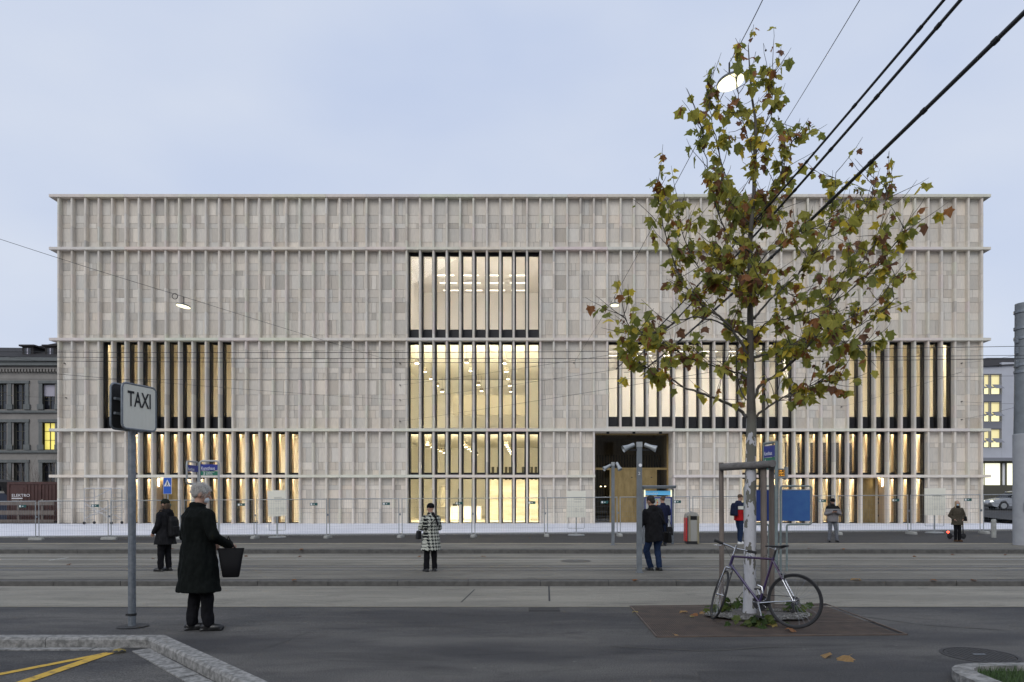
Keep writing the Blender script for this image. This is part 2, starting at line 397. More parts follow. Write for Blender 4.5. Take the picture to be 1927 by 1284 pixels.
MT['car_glass'] = mat('car_glass', (.02, .022, .026), .1, spec=.15)
MT['manhole_pale'] = mat('iron_cover_pale', (.13, .122, .105), .7, .1, var=.25, vs=20)
MT['bitumen'] = asphalt('bitumen_joint', (.075, .071, .064), (.055, .052, .048), .8, .3)
MT['hutblue'] = mat('hut_blue', (.022, .03, .055), .7, var=.2, vs=4)
# ================================================================ GROUND
XW = 70.0
def strip(ys_zs, x0=-XW, x1=XW, nx=2, zf=None):
    mb = MB(); vs = []; fs = []; xs = [lerp(x0, x1, i / nx) for i in range(nx + 1)]
    for (y, z) in ys_zs:
        for x in xs: vs.append((x, y, zf(x, y) if zf else z))
    w = nx + 1
    for j in range(len(ys_zs) - 1):
        for i in range(nx): fs.append((j * w + i, j * w + i + 1, (j + 1) * w + i + 1, (j + 1) * w + i))
    return mb.add(vs, fs)
struct('terrain', strip([(-120, -.6), (900, -.6)], -900, 900), 'road')
# pavement in front, with the cut-out of the taxi bay and of the planted bed
KA = Vector((-4.35, 7.98)); KB = Vector((-1.55, 5.15))        # outer kerb corner points of the bay
mb = MB()
mb.add([(-XW, 7.98, 0), (KA.x, 7.98, 0), (XW, 7.98, 0), (XW, 10.4, -.05), (-XW, 10.4, -.05)], [(0, 1, 2, 3, 4)])
mb.add([(KA.x, 7.98, 0), (KB.x, KB.y, 0), (KB.x, -30, 0), (XW, -30, 0), (XW, 7.98, 0)], [(0, 1, 2, 3, 4)])
struct('pavement', mb, 'asph')
# taxi bay surface
struct('taxi_bay', MB().add([(-XW, 7.9, -.1), (KA.x + .2, 7.9, -.1), (KB.x + .1, KB.y, -.1), (KB.x + .1, -30, -.1), (-XW, -30, -.1)], [(0, 1, 2, 3, 4)]), 'asph')
struct('lane', strip([(10.4, -.05), (14.4, -.25)]), 'lane')
struct('lane_edge_line', strip([(10.38, -.045), (10.47, -.0495)]), 'granitew')
struct('near_platform', strip([(14.6, -.135), (16.3, -.135)]), 'plat')
struct('track_bed', strip([(16.3, -.136), (21.3, -.13)]), 'track')
struct('far_platform', strip([(21.4, 0), (24.0, 0)]), 'plat')
def zroad(x, y): return zprof(x, clamp(y, 23.95, 34.95))
struct('road', strip([(23.8, 0), (26, 0), (29, 0), (32.8, 0), (35.1, 0)], nx=28, zf=zroad), 'road')
def zplaza(x, y): return lerp(zfence(x) + .1, -.07, clamp((y - 35) / 9.35, 0, 1))
pl = struct('plaza', strip([(35.0, 0), (36, 0), (38, 0), (41, 0), (44.35, 0), (48, 0)], x0=-60, x1=34, nx=28, zf=zplaza), 'plaza')
mb = MB()
for i in range(28):
    x0 = lerp(-60, 34, i / 28); x1 = lerp(-60, 34, (i + 1) / 28)
    mb.add([(x0, 35, zfence(x0) + .1), (x1, 35, zfence(x1) + .1), (x1, 34.99, zfence(x1) - .05), (x0, 34.99, zfence(x0) - .05)], [(0, 1, 2, 3)])
mb.build('plaza_edge', 'granite', pl)
# ground left of the museum and the rising street on its right
struct('yard', strip([(44, -.06), (120, -.06)], -90, -29), 'road')
struct('side_street', MB().add([(30, 35, -.15), (90, 35, -.15), (90, 46, .3), (30, 46, .3), (30, 58, .92), (90, 58, .92), (30, 120, 2.2), (90, 120, 2.2)],
       [(0, 1, 2, 3), (3, 2, 5, 4), (4, 5, 7, 6)]), 'road')
# ---- kerbs: every stone its own piece
def kerb_row(name, Y0, Y1, z0, z1, us, mats, Yl, label_mat):
    root = MB().box(-XW, XW, Y0 + .02, Y1 - .02, z0 - .2, z1 - .03).build(name, 'groove'); root['kind'] = 'structure'
    rr = random.Random(int(Y0 * 100))
    for a, b in zip(us[:-1], us[1:]):
        x0, x1 = XY(a, Yl) + .006, XY(b, Yl) - .006
        j = rr.uniform(-.004, .004)
        m = MB(); c = .018
        m.add([(x0, Y0 + j, z0 - .1), (x1, Y0 + j, z0 - .1), (x1, Y0 + j, z1 - c), (x0, Y0 + j, z1 - c), (x0, Y0 + c + j, z1), (x1, Y0 + c + j, z1), (x1, Y1, z1), (x0, Y1, z1), (x0, Y1, z0 - .1), (x1, Y1, z0 - .1)],
              [(0, 1, 2, 3), (3, 2, 5, 4), (4, 5, 6, 7), (0, 3, 4, 7, 8), (1, 9, 6, 5, 2)])
        m.build('kerb_stone', mats, root, smooth=None)
    return root
def joints(first, pitch, lo=-140, hi=2080, jit=8):
    rr = random.Random(int(first)); o = []; u = first
    while u > lo: u -= pitch
    while u < hi: o.append(u + rr.uniform(-jit, jit)); u += pitch
    return o
kerb_row('near_kerb', 14.35, 14.65, -.25, -.135, joints(488, 131), 'granited', 14.35, '')
kerb_row('far_kerb', 21.2, 21.46, -.13, .004, joints(518, 92), 'granited', 21.2, '')
kerb_row('road_kerb', 23.72, 23.98, -.14, .012, joints(500, 90), 'granitew', 23.8, '')
# ---- tram rails
for i, v in enumerate((1073, 1066, 1053, 1047)):
    Y = F * (H + .133) / (v - CV)
    z = -.131
    r = MB().add([(-XW, Y - .03, z), (XW, Y - .03, z), (XW, Y + .045, z), (-XW, Y + .045, z)], [(0, 1, 2, 3)]).build('tram_rail', 'rail'); r['kind'] = 'structure'
    struct('rail_joint_strip', MB().add([(-XW, Y - .16, z - .0025), (XW, Y - .16, z - .0025), (XW, Y + .24, z - .0025), (-XW, Y + .24, z - .0025)], [(0, 1, 2, 3)]), 'bitumen')
    MB().add([(-XW, Y + .045, z - .001), (XW, Y + .045, z - .001), (XW, Y + .11, z - .001), (-XW, Y + .11, z - .001)], [(0, 1, 2, 3)]).build('groove', 'groove', r)
# repaired seams and tracks in the asphalt
for (Y0, Y1) in ((17.05, 17.1), (18.35, 18.5), (19.95, 20.0)):
    struct('asphalt_seam', strip([(Y0, -.1335), (Y1, -.1335)]), 'road')
# markings on the near lane (short dark saw cuts) and platform
def mark(pts, mname, name, z=None, w=.05):
    a, b = [G(*p) for p in pts]; d = (b - a); d.z = 0; n = Vector((-d.y, d.x, 0)).normalized() * w / 2
    e = Vector((0, 0, .004))
    o = MB().add([a - n + e, b - n + e, b + n + e, a + n + e], [(0, 1, 2, 3)]).build(name, mname); o['kind'] = 'structure'
mark(((868, 1134), (893, 1110)), 'groove', 'saw_cut', w=.025)
mark(((1033, 1103.8), (1034, 1132)), 'groove', 'saw_cut', w=.03)
mark(((92, 1055), (128, 1050)), 'whitep', 'white_marking', w=.07)
# ---- taxi bay kerb, gutter and yellow lines
kd = (KB - KA).normalized(); kn = Vector((-kd.y, kd.x)) * -1      # points into the bay
if kn.x > 0: kn = -kn
KW = .17
rk = MB().add([(-XW, 7.9, -.13), (KA.x, 7.9, -.13), (KA.x, 7.8, -.13), (-XW, 7.8, -.13)], [(0, 1, 2, 3)]).build('bay_kerb', 'groove'); rk['kind'] = 'structure'
def kerb_piece(p0, p1, q0, q1, bul=.02):      # p outer (pavement) edge, q inner (bay) edge
    m = MB(); i0 = p0.lerp(q0, .88); i1 = p1.lerp(q1, .88)
    zt = .012
    m.add([(p0.x, p0.y, zt), (p1.x, p1.y, zt), (i1.x, i1.y, zt), (i0.x, i0.y, zt), (q0.x, q0.y, zt - .025), (q1.x, q1.y, zt - .025), (q0.x, q0.y, -.13), (q1.x, q1.y, -.13), (p0.x, p0.y, -.13), (p1.x, p1.y, -.13)],
          [(0, 1, 2, 3), (3, 2, 5, 4), (4, 5, 7, 6), (0, 8, 9, 1), (0, 3, 4, 6, 8), (1, 9, 7, 5, 2)])
    m.build('kerb_stone', 'granite', rk)
inner_corner = Vector((KA.x - KW * .62, 7.98 - KW))
xs = [-9.6, -8.1, -6.75, -5.62, KA.x]
xs = [-24, -20, -16, -12.5] + xs
for a, b in zip(xs[:-1], xs[1:]):
    last = b == KA.x
    kerb_piece(Vector((a + .004, 7.98)), Vector((b - .004, 7.98)), Vector((a + .004, 7.98 - KW)), inner_corner if last else Vector((b - .004, 7.98 - KW)))
tot = (KB - KA).length; cuts = [0, .95, 1.95, 2.95, tot]
for a, b in zip(cuts[:-1], cuts[1:]):
    p0 = KA + kd * (a + .004); p1 = KA + kd * (b - .004)
    q0 = inner_corner + kd * .01 if a == 0 else p0 + kn * KW
    kerb_piece(p0, p1, q0, p1 + kn * KW)
gut = MB().add([(-4.6, 7.75, -.0985), (-4.5, 7.7, -.0985), (-4.5, 7.69, -.0985)], [(0, 1, 2)]).build('gutter', 'groove'); gut['kind'] = 'structure'
a = .12
while a < tot - .1:
    w = R.uniform(.2, .27)
    p = inner_corner + kd * a + kn * .012
    q = inner_corner + kd * (a + w - .012) + kn * .012
    m = MB(); wd = .17; t = R.uniform(.0, .006)
    m.add([(p.x, p.y, -.11), (q.x, q.y, -.11), (q.x + kn.x * wd, q.y + kn.y * wd, -.11), (p.x + kn.x * wd, p.y + kn.y * wd, -.11),
           (p.x, p.y, -.088 + t), (q.x, q.y, -.088 + t), (q.x + kn.x * wd, q.y + kn.y * wd, -.092 + t), (p.x + kn.x * wd, p.y + kn.y * wd, -.092 + t)],
          [(4, 5, 6, 7), (0, 1, 5, 4), (1, 2, 6, 5), (2, 3, 7, 6), (3, 0, 4, 7)])
    m.build('sett', 'granite', gut); a += w
x = -4.72
while x > -9:
    w = R.uniform(.25, .34)
    MB().box(x - w + .012, x, 7.655, 7.765, -.11, -.09 + R.uniform(0, .005)).build('sett', 'granite', gut); x -= w
def Gb(u, v, z=-.1): Y = F * (H - z) / (v - CV); return Vector(((u - CU) * Y / F, Y, z))
yl = MB()
apex = Gb(205, 1229.5); e = Vector((0, 0, .004))
for (pt, w) in ((Gb(-60, 1281), .1), (Gb(20, 1293), .13)):
    d = (pt - apex).normalized(); pt = pt + d * 1.6; n = Vector((-d.y, d.x, 0)) * w / 2
    zz = Vector((0, 0, .004 if w < .11 else .006))
    yl.add([apex - n + zz, pt - n + zz, pt + n + zz, apex + n + zz], [(0, 1, 2, 3)])
o = yl.build('bay_marking', 'yellow'); o['kind'] = 'structure'
# patched asphalt and long seams in the pavement
mb = MB().add([(1.5, 6.35, .004), (9, 6.2, .004), (9, 5.0, .004), (1.3, 5.0, .004)], [(0, 1, 2, 3)]); struct('asphalt_patch', mb, 'road')
for pts in ([(430, 1262), (500, 1222), (560, 1198), (652, 1164)], [(700, 1164), (760, 1176), (905, 1181)], [(1150, 1216), (1310, 1226), (1500, 1214)], [(1600, 1158), (1730, 1176), (1927, 1190)]):
    q = [G(*a) for a in pts]; q = [a + Vector((R.uniform(-.03, .03), R.uniform(-.03, .03), .003)) for i in range(len(q) - 1) for a in [q[i].lerp(q[i + 1], k / 5) for k in range(5)]]
    w = [R.uniform(.008, .03) for _ in q]
    struct('asphalt_seam', MB().add([a + Vector((0, -w[i], 0)) for i, a in enumerate(q)] + [a + Vector((0, w[i], 0)) for i, a in enumerate(q)], [(i, i + 1, i + 1 + len(q), i + len(q)) for i in range(len(q) - 1)]), 'bitumen')
mb = MB().add([(XY(1500, 9.3) , 9.5, .0), (XY(1555, 10.1), 10.42, -.044), (20, 10.42, -.044), (20, 9.5, 0.0)], [(0, 1, 2, 3)])
# ================================================================ MUSEUM
YF = 44.0                                   # front of the stone fins
YW, YG = 44.33, 44.78                       # wall face, glass
PX = 25.22 * YF / F
X0 = (109 - CU) * YF / F
def fx(i): return X0 + PX * i
def zv(v): return ZV(v, YF)
XL, XR = fx(0) - .16, fx(69) + .12
ROWS = [(371.5, 465.5), (470.5, 636.3), (641.3, 806.7), (811.8, 893.7), (898.8, 986.5)]
CORN = [(366.3, 371.5), (465.5, 470.5), (636.3, 641.3), (806.7, 811.8), (893.7, 898.8)]
WIN = {1: [(26, 36)], 2: [(3, 13), (26, 36), (41, 55), (59, 67)], 3: [(5, 18), (26, 36), (51, 65)], 4: [(5, 18), (26, 36), (51, 65)]}
ENT = (40, 46)
DOORS = [(7, 9), (60, 62)]
def is_win(r, j): return any(a <= j < b for a, b in WIN.get(r, []))
def is_ent(r, j): return r >= 3 and ENT[0] <= j < ENT[1]
museum = thing('museum', 'pale limestone museum with vertical stone fins, ledges and tall lit windows', 'museum', (0, 44.3, -.07))
def stint():
    k = R.gauss(1.0, .085); w = R.gauss(.006, .014)
    if R.random() < .12: k *= .87
    if R.random() < .1: k *= 1.08
    k = clamp(k, .74, 1.2)
    return (k * (1 + w), k, k * (1 - w))
def emit(pieces, name, stuffname, mats, cap=300, smooth=None, parent=None):
    pieces.sort(key=lambda p: -p[0])
    for i, (_, m) in enumerate(pieces[:cap]): m.build(name, mats, parent, smooth, tint=True)
    if len(pieces) > cap:
        big = MB()
        for _, m in pieces[cap:]:
            o = len(big.v); big.v += m.v; big.f += [tuple(i + o for i in f) for f in m.f]; big.m += m.m; big.t += m.t
        big.build(stuffname, mats, parent, smooth, tint=True)['kind'] = 'stuff'
# courses per storey, in photo rows
def zr(a, v0, s): return [v0 + y / s for y in a]
COURSE = [zr([79, 190, 245, 280, 375, 424], 350, 3.669), zr([442, 522, 575, 607, 705, 762, 795, 868, 918, 1020, 1051], 350, 3.669),
          zr([72, 127, 182, 240, 272, 320, 412, 480, 510, 560, 631], 620, 3.379), zr([648, 720, 750, 843, 893, 925], 620, 3.379),
          zr([942, 990, 1020, 1075, 1140, 1165, 1239], 620, 3.379)]
stones = []
for r in range(5):
    z1, z0 = zv(ROWS[r][0]), zv(ROWS[r][1])
    for j in range(-1, 70):
        if is_win(r, j) or is_ent(r, j): continue
        x0 = fx(j) if j >= 0 else XL; x1 = fx(j + 1) if j < 69 else XR
        if j in (-1, 69): 
            for a, b in zip(COURSE[r][:-1], COURSE[r][1:]):
                m = MB(); m.T = stint(); m.box(x0, x1, YW, YW + .035, zv(b) + .004, zv(a) - .004); stones.append(((zv(a) - zv(b)) * .15, m))
            continue
        for a, b in zip(COURSE[r][:-1], COURSE[r][1:]):
            za, zb = zv(a), zv(b); h = za - zb
            q = R.random(); cutsx = [0, 1] if q < .55 else ([0, R.choice((.28, .36, .5, .64, .72)), 1] if q < .92 else [0, .3, .68, 1])
            l0, l1 = x0 + .05, x1 - .05
            for c0, c1 in zip(cutsx[:-1], cutsx[1:]):
                m = MB(); m.T = stint(); d = R.uniform(-.006, .006)
                xa, xb = lerp(l0, l1, c0) + .005, lerp(l0, l1, c1) - .005
                m.box(xa + .002, xb - .002, YW + d, YW + .04, zb + .007, za - .007); stones.append(((xb - xa) * h, m))
emit(stones, 'facing_stone', 'facing_stonework', 'stone', parent=museum)
for r in range(5):
    z1, z0 = zv(ROWS[r][0]), zv(ROWS[r][1]); j = -1
    while j < 70:
        if is_win(r, j) or is_ent(r, j): j += 1; continue
        k = j
        while k < 70 and not (is_win(r, k) or is_ent(r, k)): k += 1
        MB().box(fx(j) if j >= 0 else XL, fx(k) if k < 70 else XR, YW + .03, YW + .4, z0 - .08, z1 + .08).build('wall_backing', 'stonejoint', museum); j = k
# fins: stacked blocks with a rounded nose
fins = []
def finpoly(cx, w, y0, y1, n=7):
    r = w / 2; pts = []
    for k in range(n):
        a = math.pi + math.pi * k / (n - 1); pts.append((cx + r * math.cos(a), y0 + r * .75 + r * .75 * math.sin(a)))
    return [(cx - r, y1)] + pts + [(cx + r, y1)]
for r in range(5):
    z1, z0 = zv(ROWS[r][0]), zv(ROWS[r][1])
    for i in range(70):
        if r >= 3 and ENT[0] < i < ENT[1]: continue
        if r == 4 and any(a < i < b for a, b in DOORS): continue
        win = is_win(r, i) or is_win(r, i - 1)
        m = MB(); w = .135; yb = YW + .10 if win else YW + .02
        cs = [zv(q) for q in COURSE[r]]; cs[0] = z1 - .001; cs[-1] = z0 + .001
        zs = [cs[0]]
        for q in cs[1:-1]:
            if zs[-1] - q > .55: zs.append(q)
        zs.append(cs[-1])
        for a, b in zip(zs[:-1], zs[1:]):
            m.T = stint() if R.random() < .4 else tuple(x * R.uniform(.97, 1.03) for x in (1.03, 1.02, 1.0))
            jx = R.uniform(-.004, .004); jy = R.uniform(-.004, .004)
            m.prism(finpoly(fx(i) + jx, w, YF + jy, yb), b + .003, a - .003)
        if r == 4: m.T = (.98, .97, .95)
        fins.append(((z1 - z0), m))
emit(fins, 'fin', 'fin_run', 'stone', smooth=40, parent=museum)
# ledges
led = []
YC = YF - .075
for k, (a, b) in enumerate(CORN):
    z1, z0 = zv(a), zv(b)
    xs = [XL - .38]
    i = 2
    while i < 69: xs.append(fx(i)); i += 4 if R.random() < .6 else 3
    xs.append(XR + .38)
    for x0, x1 in zip(xs[:-1], xs[1:]):
        segs = [(x0, x1)]
        if k == 4:
            e0, e1 = fx(ENT[0]) + .08, fx(ENT[1]) - .08
            segs = [s for s in ((x0, min(x1, e0)), (max(x0, e1), x1)) if s[1] - s[0] > .01]
        for (q0, q1) in segs:
            m = MB(); m.T = tuple(x * R.uniform(.96, 1.06) for x in (1.05, 1.04, 1.02)); m.box(q0 + .004, q1 - .004, YC, YW + .1, z0, z1); m.build('ledge_stone', 'cornice', museum, tint=True)
    for sx, xa, xb in ((-1, XL - .38, XL), (1, XR, XR + .38)):
        m = MB(); m.T = (1, 1, 1); m.box(xa, xb, YW + .105, 88, z0, z1); m.build('side_ledge', 'cornice', museum, tint=True)
# body: sides, roof, rear
m = MB(); zt = zv(366.3); m.T = (.95, .95, .95)
m.box(XL, XL + .4, YW + .05, 88, -.3, zt - .15); m.box(XR - .4, XR, YW + .05, 88, -.3, zt - .15); m.box(XL, XR, 88, 88.4, -.3, zt - .15)
m.box(XL + .41, XR - .41, YW + .45, 87.9, zt - .35, zt - .1)
m.build('outer_wall', 'stone', museum, tint=True)
side = []
for i in range(1, 40):
    for xs_, s in ((XL, -1), (XR, 1)):
        y = YW + .3 + i * PX
        for r in range(5): side.append((xs_ - .28 if s < 0 else xs_, xs_ if s < 0 else xs_ + .28, y, zv(ROWS[r][1]), zv(ROWS[r][0])))
m = MB(); m.T = (1, 1, 1)
for (a, b, y, c, d) in side: m.box(a, b, y - .08, y + .08, c, d)
m.build('side_fins', 'stone', museum, tint=True)['kind'] = 'stuff'
# lintels behind the ledges
for r in WIN:
    for (a, b) in WIN[r]:
        z1 = zv(ROWS[r][0]); MB().box(fx(a) + .003, fx(b) - .003, YW + .105, YG + .055, z1 + .001, z1 + .165).build('lintel', 'black', museum)
# windows
SILL = {1: .70, 2: .84, 3: .12, 4: .05}
def window(r, j, sill, top=.10, ring=.05, mull=.085, reveal=None, edge=(0, 0)):
    z1, z0 = zv(ROWS[r][0]) - .003, zv(ROWS[r][1]) + .003
    xa, xb = fx(j) + .002, fx(j + 1) - .002
    m = MB(); ya, yb = YW + .11, YG + .04
    m.box(xa, xa + mull + ring, ya, yb, z0, z1); m.box(xb - mull - ring, xb, ya, yb, z0, z1)
    m.box(xa + mull + ring, xb - mull - ring, YG - .06, yb, z1 - top, z1)
    m.box(xa + mull + ring, xb - mull - ring, YG - .06, yb, z0, z0 + .05)
    w = m.build('window', 'black', museum)
    MB().box(xa + mull + ring + .001, xb - mull - ring - .001, YG - .004, YG + .004, z0 + sill, z1 - top - .001).build('pane', 'glass', w)
    if sill > .06:
        MB().box(xa + mull + ring + .001, xb - mull - ring - .001, YG - .05, YG + .03, z0 + .051, z0 + sill - .002).build('spandrel_panel', 'blackpanel', w)
    if reveal:
        mm = MB(); mm.box(xa, xa + mull + ring, yb + .002, yb + reveal, z0, z1); mm.box(xb - mull - ring, xb, yb + .002, yb + reveal, z0, z1)
        mm.build('inner_reveal', 'wood_reveal', w)
    return w
for r in WIN:
    for (a, b) in WIN[r]:
        for j in range(a, b):
            if r == 4 and any(p <= j < q for p, q in DOORS): continue
            cen = a == 26
            if r == 1: window(r, j, .72, .16, .052)
            elif r == 2: window(r, j, .09 if cen else .84, .10, .052)
            elif r == 3: window(r, j, .16, .12,   .085 if cen else .045, reveal=None if cen else .28)
            else: window(r, j, .09, .08, .052, reveal=None if cen else .28)
# service doors set in two bays of the ground storey
for di, (a, b) in enumerate(DOORS):
    z1, z0 = zv(ROWS[4][0]), -.06
    x0, x1 = fx(a) + .09, fx(b) - .09
    d = MB().box(x0, x1, 45.15, 45.22, z0, z1).build('service_door', 'brass', museum)
    for s in (0.3, .62): pass
    hx = lerp(x0, x1, .2 if di else .8)
    MB().tube([(hx, 45.1, 1.05), (hx + (.16 if di else -.16), 45.1, 1.05)], .014, 8).tube([(hx, 45.15, 1.05), (hx, 45.1, 1.05)], .012, 8).build('handle', 'chrome', d)
    hxx = x1 - .03 if di else x0 + .03
    for hz in (.35, 1.2, 1.45, 2.3): MB().box(hxx - .025, hxx + .025, 45.11, 45.15, hz, hz + .12).build('hinge', 'black', d)
    MB().box(x0 - .2, x0, YW + .1, 45.25, z0, z1).box(x1, x1 + .2, YW + .1, 45.25, z0, z1).box(x0, x1, 45.14, 45.25, z1 - .04, z1).build('door_reveal', 'wood_reveal', museum)
    g = x1 - .05 if di else x0 + .05
    MB().box(g - .03, g + .03, 44.55, 44.58, z1 - .55, z1 - .05).build('door_light', 'lampglow2', museum)
    MB().box(x0, x1, YW - .1, 45.3, z0 - .12, z0 - .003).build('door_step', 'granite', museum)
# entrance recess
ex0, ex1 = fx(ENT[0]) + .083, fx(ENT[1]) - .083
ez1 = zv(ROWS[3][0]); YE = 45.6
for (xa, xb) in ((ex0 - .3, ex0), (ex1, ex1 + .3)):
    cs = [zv(q) for q in COURSE[3]] + [zv(q) for q in COURSE[4]]
    for za, zb in zip(cs[:-1], cs[1:]):
        if za - zb < .02: continue
        m = MB(); m.T = stint(); m.box(xa, xb, YW + .12, YE + .3, zb + .004, za - .004); m.build('reveal_stone', 'stone', museum, tint=True)
m = MB(); m.T = (.95, .94, .92); m.box(ex0, ex1, YF + .02, YE + .3, ez1 + .002, ez1 + .3); m.build('entrance_soffit', 'cornice', museum, tint=True)
for u in (1144, 1193, 1243):
    x = XY(u, 44.25); MB().box(x - .09, x + .09, 44.2, 44.36, ez1 - .14, ez1 - .005).build('soffit_camera', 'black', museum)
ent = MB(); zt = ZV(881, YE)
for x in (ex0, ex1 - .12): ent.box(x, x + .12, YE - .06, YE + .1, -.07, ez1)
ent.box(ex0 + .12, ex1 - .12, YE - .06, YE + .1, zt - .12, zt + .02); ent.box(ex0 + .12, ex1 - .12, YE - .06, YE + .1, ez1 - .08, ez1)
xd0, xd1 = XY(1150, YE), XY(1233, YE)
ent.box(xd0 - .1, xd0, YE - .05, YE + .09, -.07, zt - .12); ent.box(xd1, xd1 + .1, YE - .05, YE + .09, -.07, zt - .12)
eo = ent.build('entrance', 'brass', museum)
MB().box(ex0 + .121, ex1 - .121, YE, YE + .01, zt + .021, ez1 - .081).build('pane', 'darkglass', eo)
MB().box(ex0 + .121, xd0 - .101, YE, YE + .01, -.06, zt - .121).build('pane', 'darkglass', eo)
MB().box(xd1 + .101, ex1 - .121, YE, YE + .01, -.06, zt - .121).build('pane', 'darkglass', eo)
xm = XY(1196, YE)
for xa, xb in ((xd0 + .005, xm - .006), (xm + .006, xd1 - .005)):
    d = MB().box(xa, xb, YE - .03, YE + .06, -.06, zt - .125).build('door_leaf', 'brass', eo)
    MB().box(xa + .04, xb - .04, YE - .045, YE - .031, .1, zt - .3).build('door_panel', 'brass', d)
    MB().box(xa + .06, xa + .075, YE - .05, YE - .0455, .1, zt - .3).build('door_seam', 'black', d); MB().box(xb - .3, xb - .2, YE - .05, YE - .0455, zt - .65, zt - .6).build('door_plate', 'black', d)
    hx = xb - .12 if xa < xm - 1 else xa + .12
    MB().tube([(hx, YE - .1, .5), (hx, YE - .1, 1.9)], .02, 8).build('pull_bar', 'brass', d)
MB().add([(ex0, YE + 5, -.05), (ex1, YE + 5, -.05), (ex1, YE + 5, ez1), (ex0, YE + 5, ez1), (ex0, YE + .2, -.05), (ex1, YE + .2, -.05), (ex1, YE + .2, ez1), (ex0, YE + .2, ez1)],
         [(0, 1, 2, 3), (0, 3, 7, 4), (1, 5, 6, 2), (2, 6, 7, 3), (0, 4, 5, 1)]).build('entrance_passage', 'brownhall', museum)
MB().box(ex0 + .3, ex1 - .3, YE + .14, YE + .22, ez1 - .07, ez1 - .02).build('passage_fill', 'passfill', museum)  # added strip behind the top bar, unseen, brightens the passage
for k in range(26):
    x = lerp(ex0 + .1, ex1 - .1, k / 25); MB().box(x, x + .05, YE + 2.6, YE + 2.7, -.05, 4.6).build('passage_slat', 'dark_in', museum)
for x in (ex0 + .7, ex0 + 1.0): MB().box(x - .05, x + .05, YE + 2, YE + 2.1, 2.35, 2.4).build('passage_lamp', 'lampglow2', museum)
# rooms
def room(name, x0, x1, z0, z1, depth, walls, floor='floor_in', backm=None):
    y0, y1 = YG + .06, YG + depth
    backm = backm or walls
    mats = [walls, floor, backm]
    return MB().add([(x0, y0, z0), (x1, y0, z0), (x1, y1, z0), (x0, y1, z0), (x0, y0, z1), (x1, y0, z1), (x1, y1, z1), (x0, y1, z1)], [(4, 5, 6, 7), (1, 2, 6, 5), (3, 0, 4, 7)]) \
        .add([(x0, y0, z0), (x1, y0, z0), (x1, y1, z0), (x0, y1, z0)], [(0, 1, 2, 3)], 1).add([(x0, y1, z0), (x1, y1, z0), (x1, y1, z1), (x0, y1, z1)], [(0, 1, 2, 3)], 2).build(name, mats, museum)
def cove(x0, x1, z, mt, y=45.12, w=.16):  # added glowing strip, hidden from outside, only to light the room
    MB().box(x0 + .1, x1 - .1, y - w / 2, y + w / 2, z - .05, z - .01).build('hidden_fill', mt, museum)
def tubes(x0, x1, z, ys, n, L, mt, dz=.06, w=.1):
    for y in ys:
        for k in range(n):
            x = lerp(x0, x1, (k + .5) / n)
            MB().box(x - L / 2, x + L / 2, y - w / 2, y + w / 2, z - dz, z).build('tube_lamp', mt, museum)
r1t, r1b = zv(ROWS[1][0]), zv(ROWS[1][1]); r2t, r2b = zv(ROWS[2][0]), zv(ROWS[2][1]); r3t, r3b = zv(ROWS[3][0]), zv(ROWS[3][1]); r4t, r4b = zv(ROWS[4][0]), -.06
cx0, cx1 = fx(26) + .09, fx(36) - .09
room('gallery_room', cx0 - .6, cx1 + .6, r1b, r1t + .15, 9, 'white_in'); cove(cx0 - .5, cx1 + .5, r1t + .14, 'cove'); cove(cx0, cx1, r1b + .55, 'cove', 45.3, .12)
tubes(cx0 + 1.0, cx1 - .6, r1t - .25, (48.2, 49.9, 51.7), 4, 1.25, 'tube')
room('upper_hall', cx0 - 2.0, cx1 + 2.6, r2b - .02, r2t + .15, 15, 'cream'); cove(cx0 - 1.8, cx1 + 2.4, r2t + .14, 'fill_big', 45.1, .2); cove(cx0 - 1.8, cx1 + 2.4, r2b + .09, 'fill_big', 45.0, .2)
MB().box(XY(852, 56), XY(995, 56), 56, 56.3, ZV(781, 56), ZV(743, 56)).build('gallery_wall', 'creamd', museum)
room('lobby', cx0 - 2.0, cx1 + 2.6, r4b, r3t + .15, 16, 'cream'); cove(cx0 - 1.8, cx1 + 2.4, r3t + .14, 'fill_big', 45.1, .2); cove(cx0 - 1.8, cx1 + 2.4, r3b + .12, 'fill_big', 45.0, .14)
MB().box(XY(918, 52), XY(1060, 52), 52, 52.4, -.06, 2.95).build('marble_wall', 'concwall', museum)
MB().box(XY(830, 54), XY(845, 54), 54, 54.1, .9, 2.5).build('screen', 'creamd', museum)
MB().box(XY(862, 55), XY(871, 55), 55, 55.2, .5, 2.3).box(XY(852, 55), XY(860, 55), 55, 55.1, .4, 1.1).build('wall_screen', 'dark_in', museum)
MB().box(XY(840, 51), XY(905, 51), 51, 51.9, -.05, .95).build('reception_counter', 'cream', museum)
for u in (925, 935, 950, 957, 982, 990, 998, 1006): MB().box(XY(u, 58), XY(u + 5, 58), 58, 58.1, 2.6, 4.2).build('gallery_opening', 'dark_in', museum)
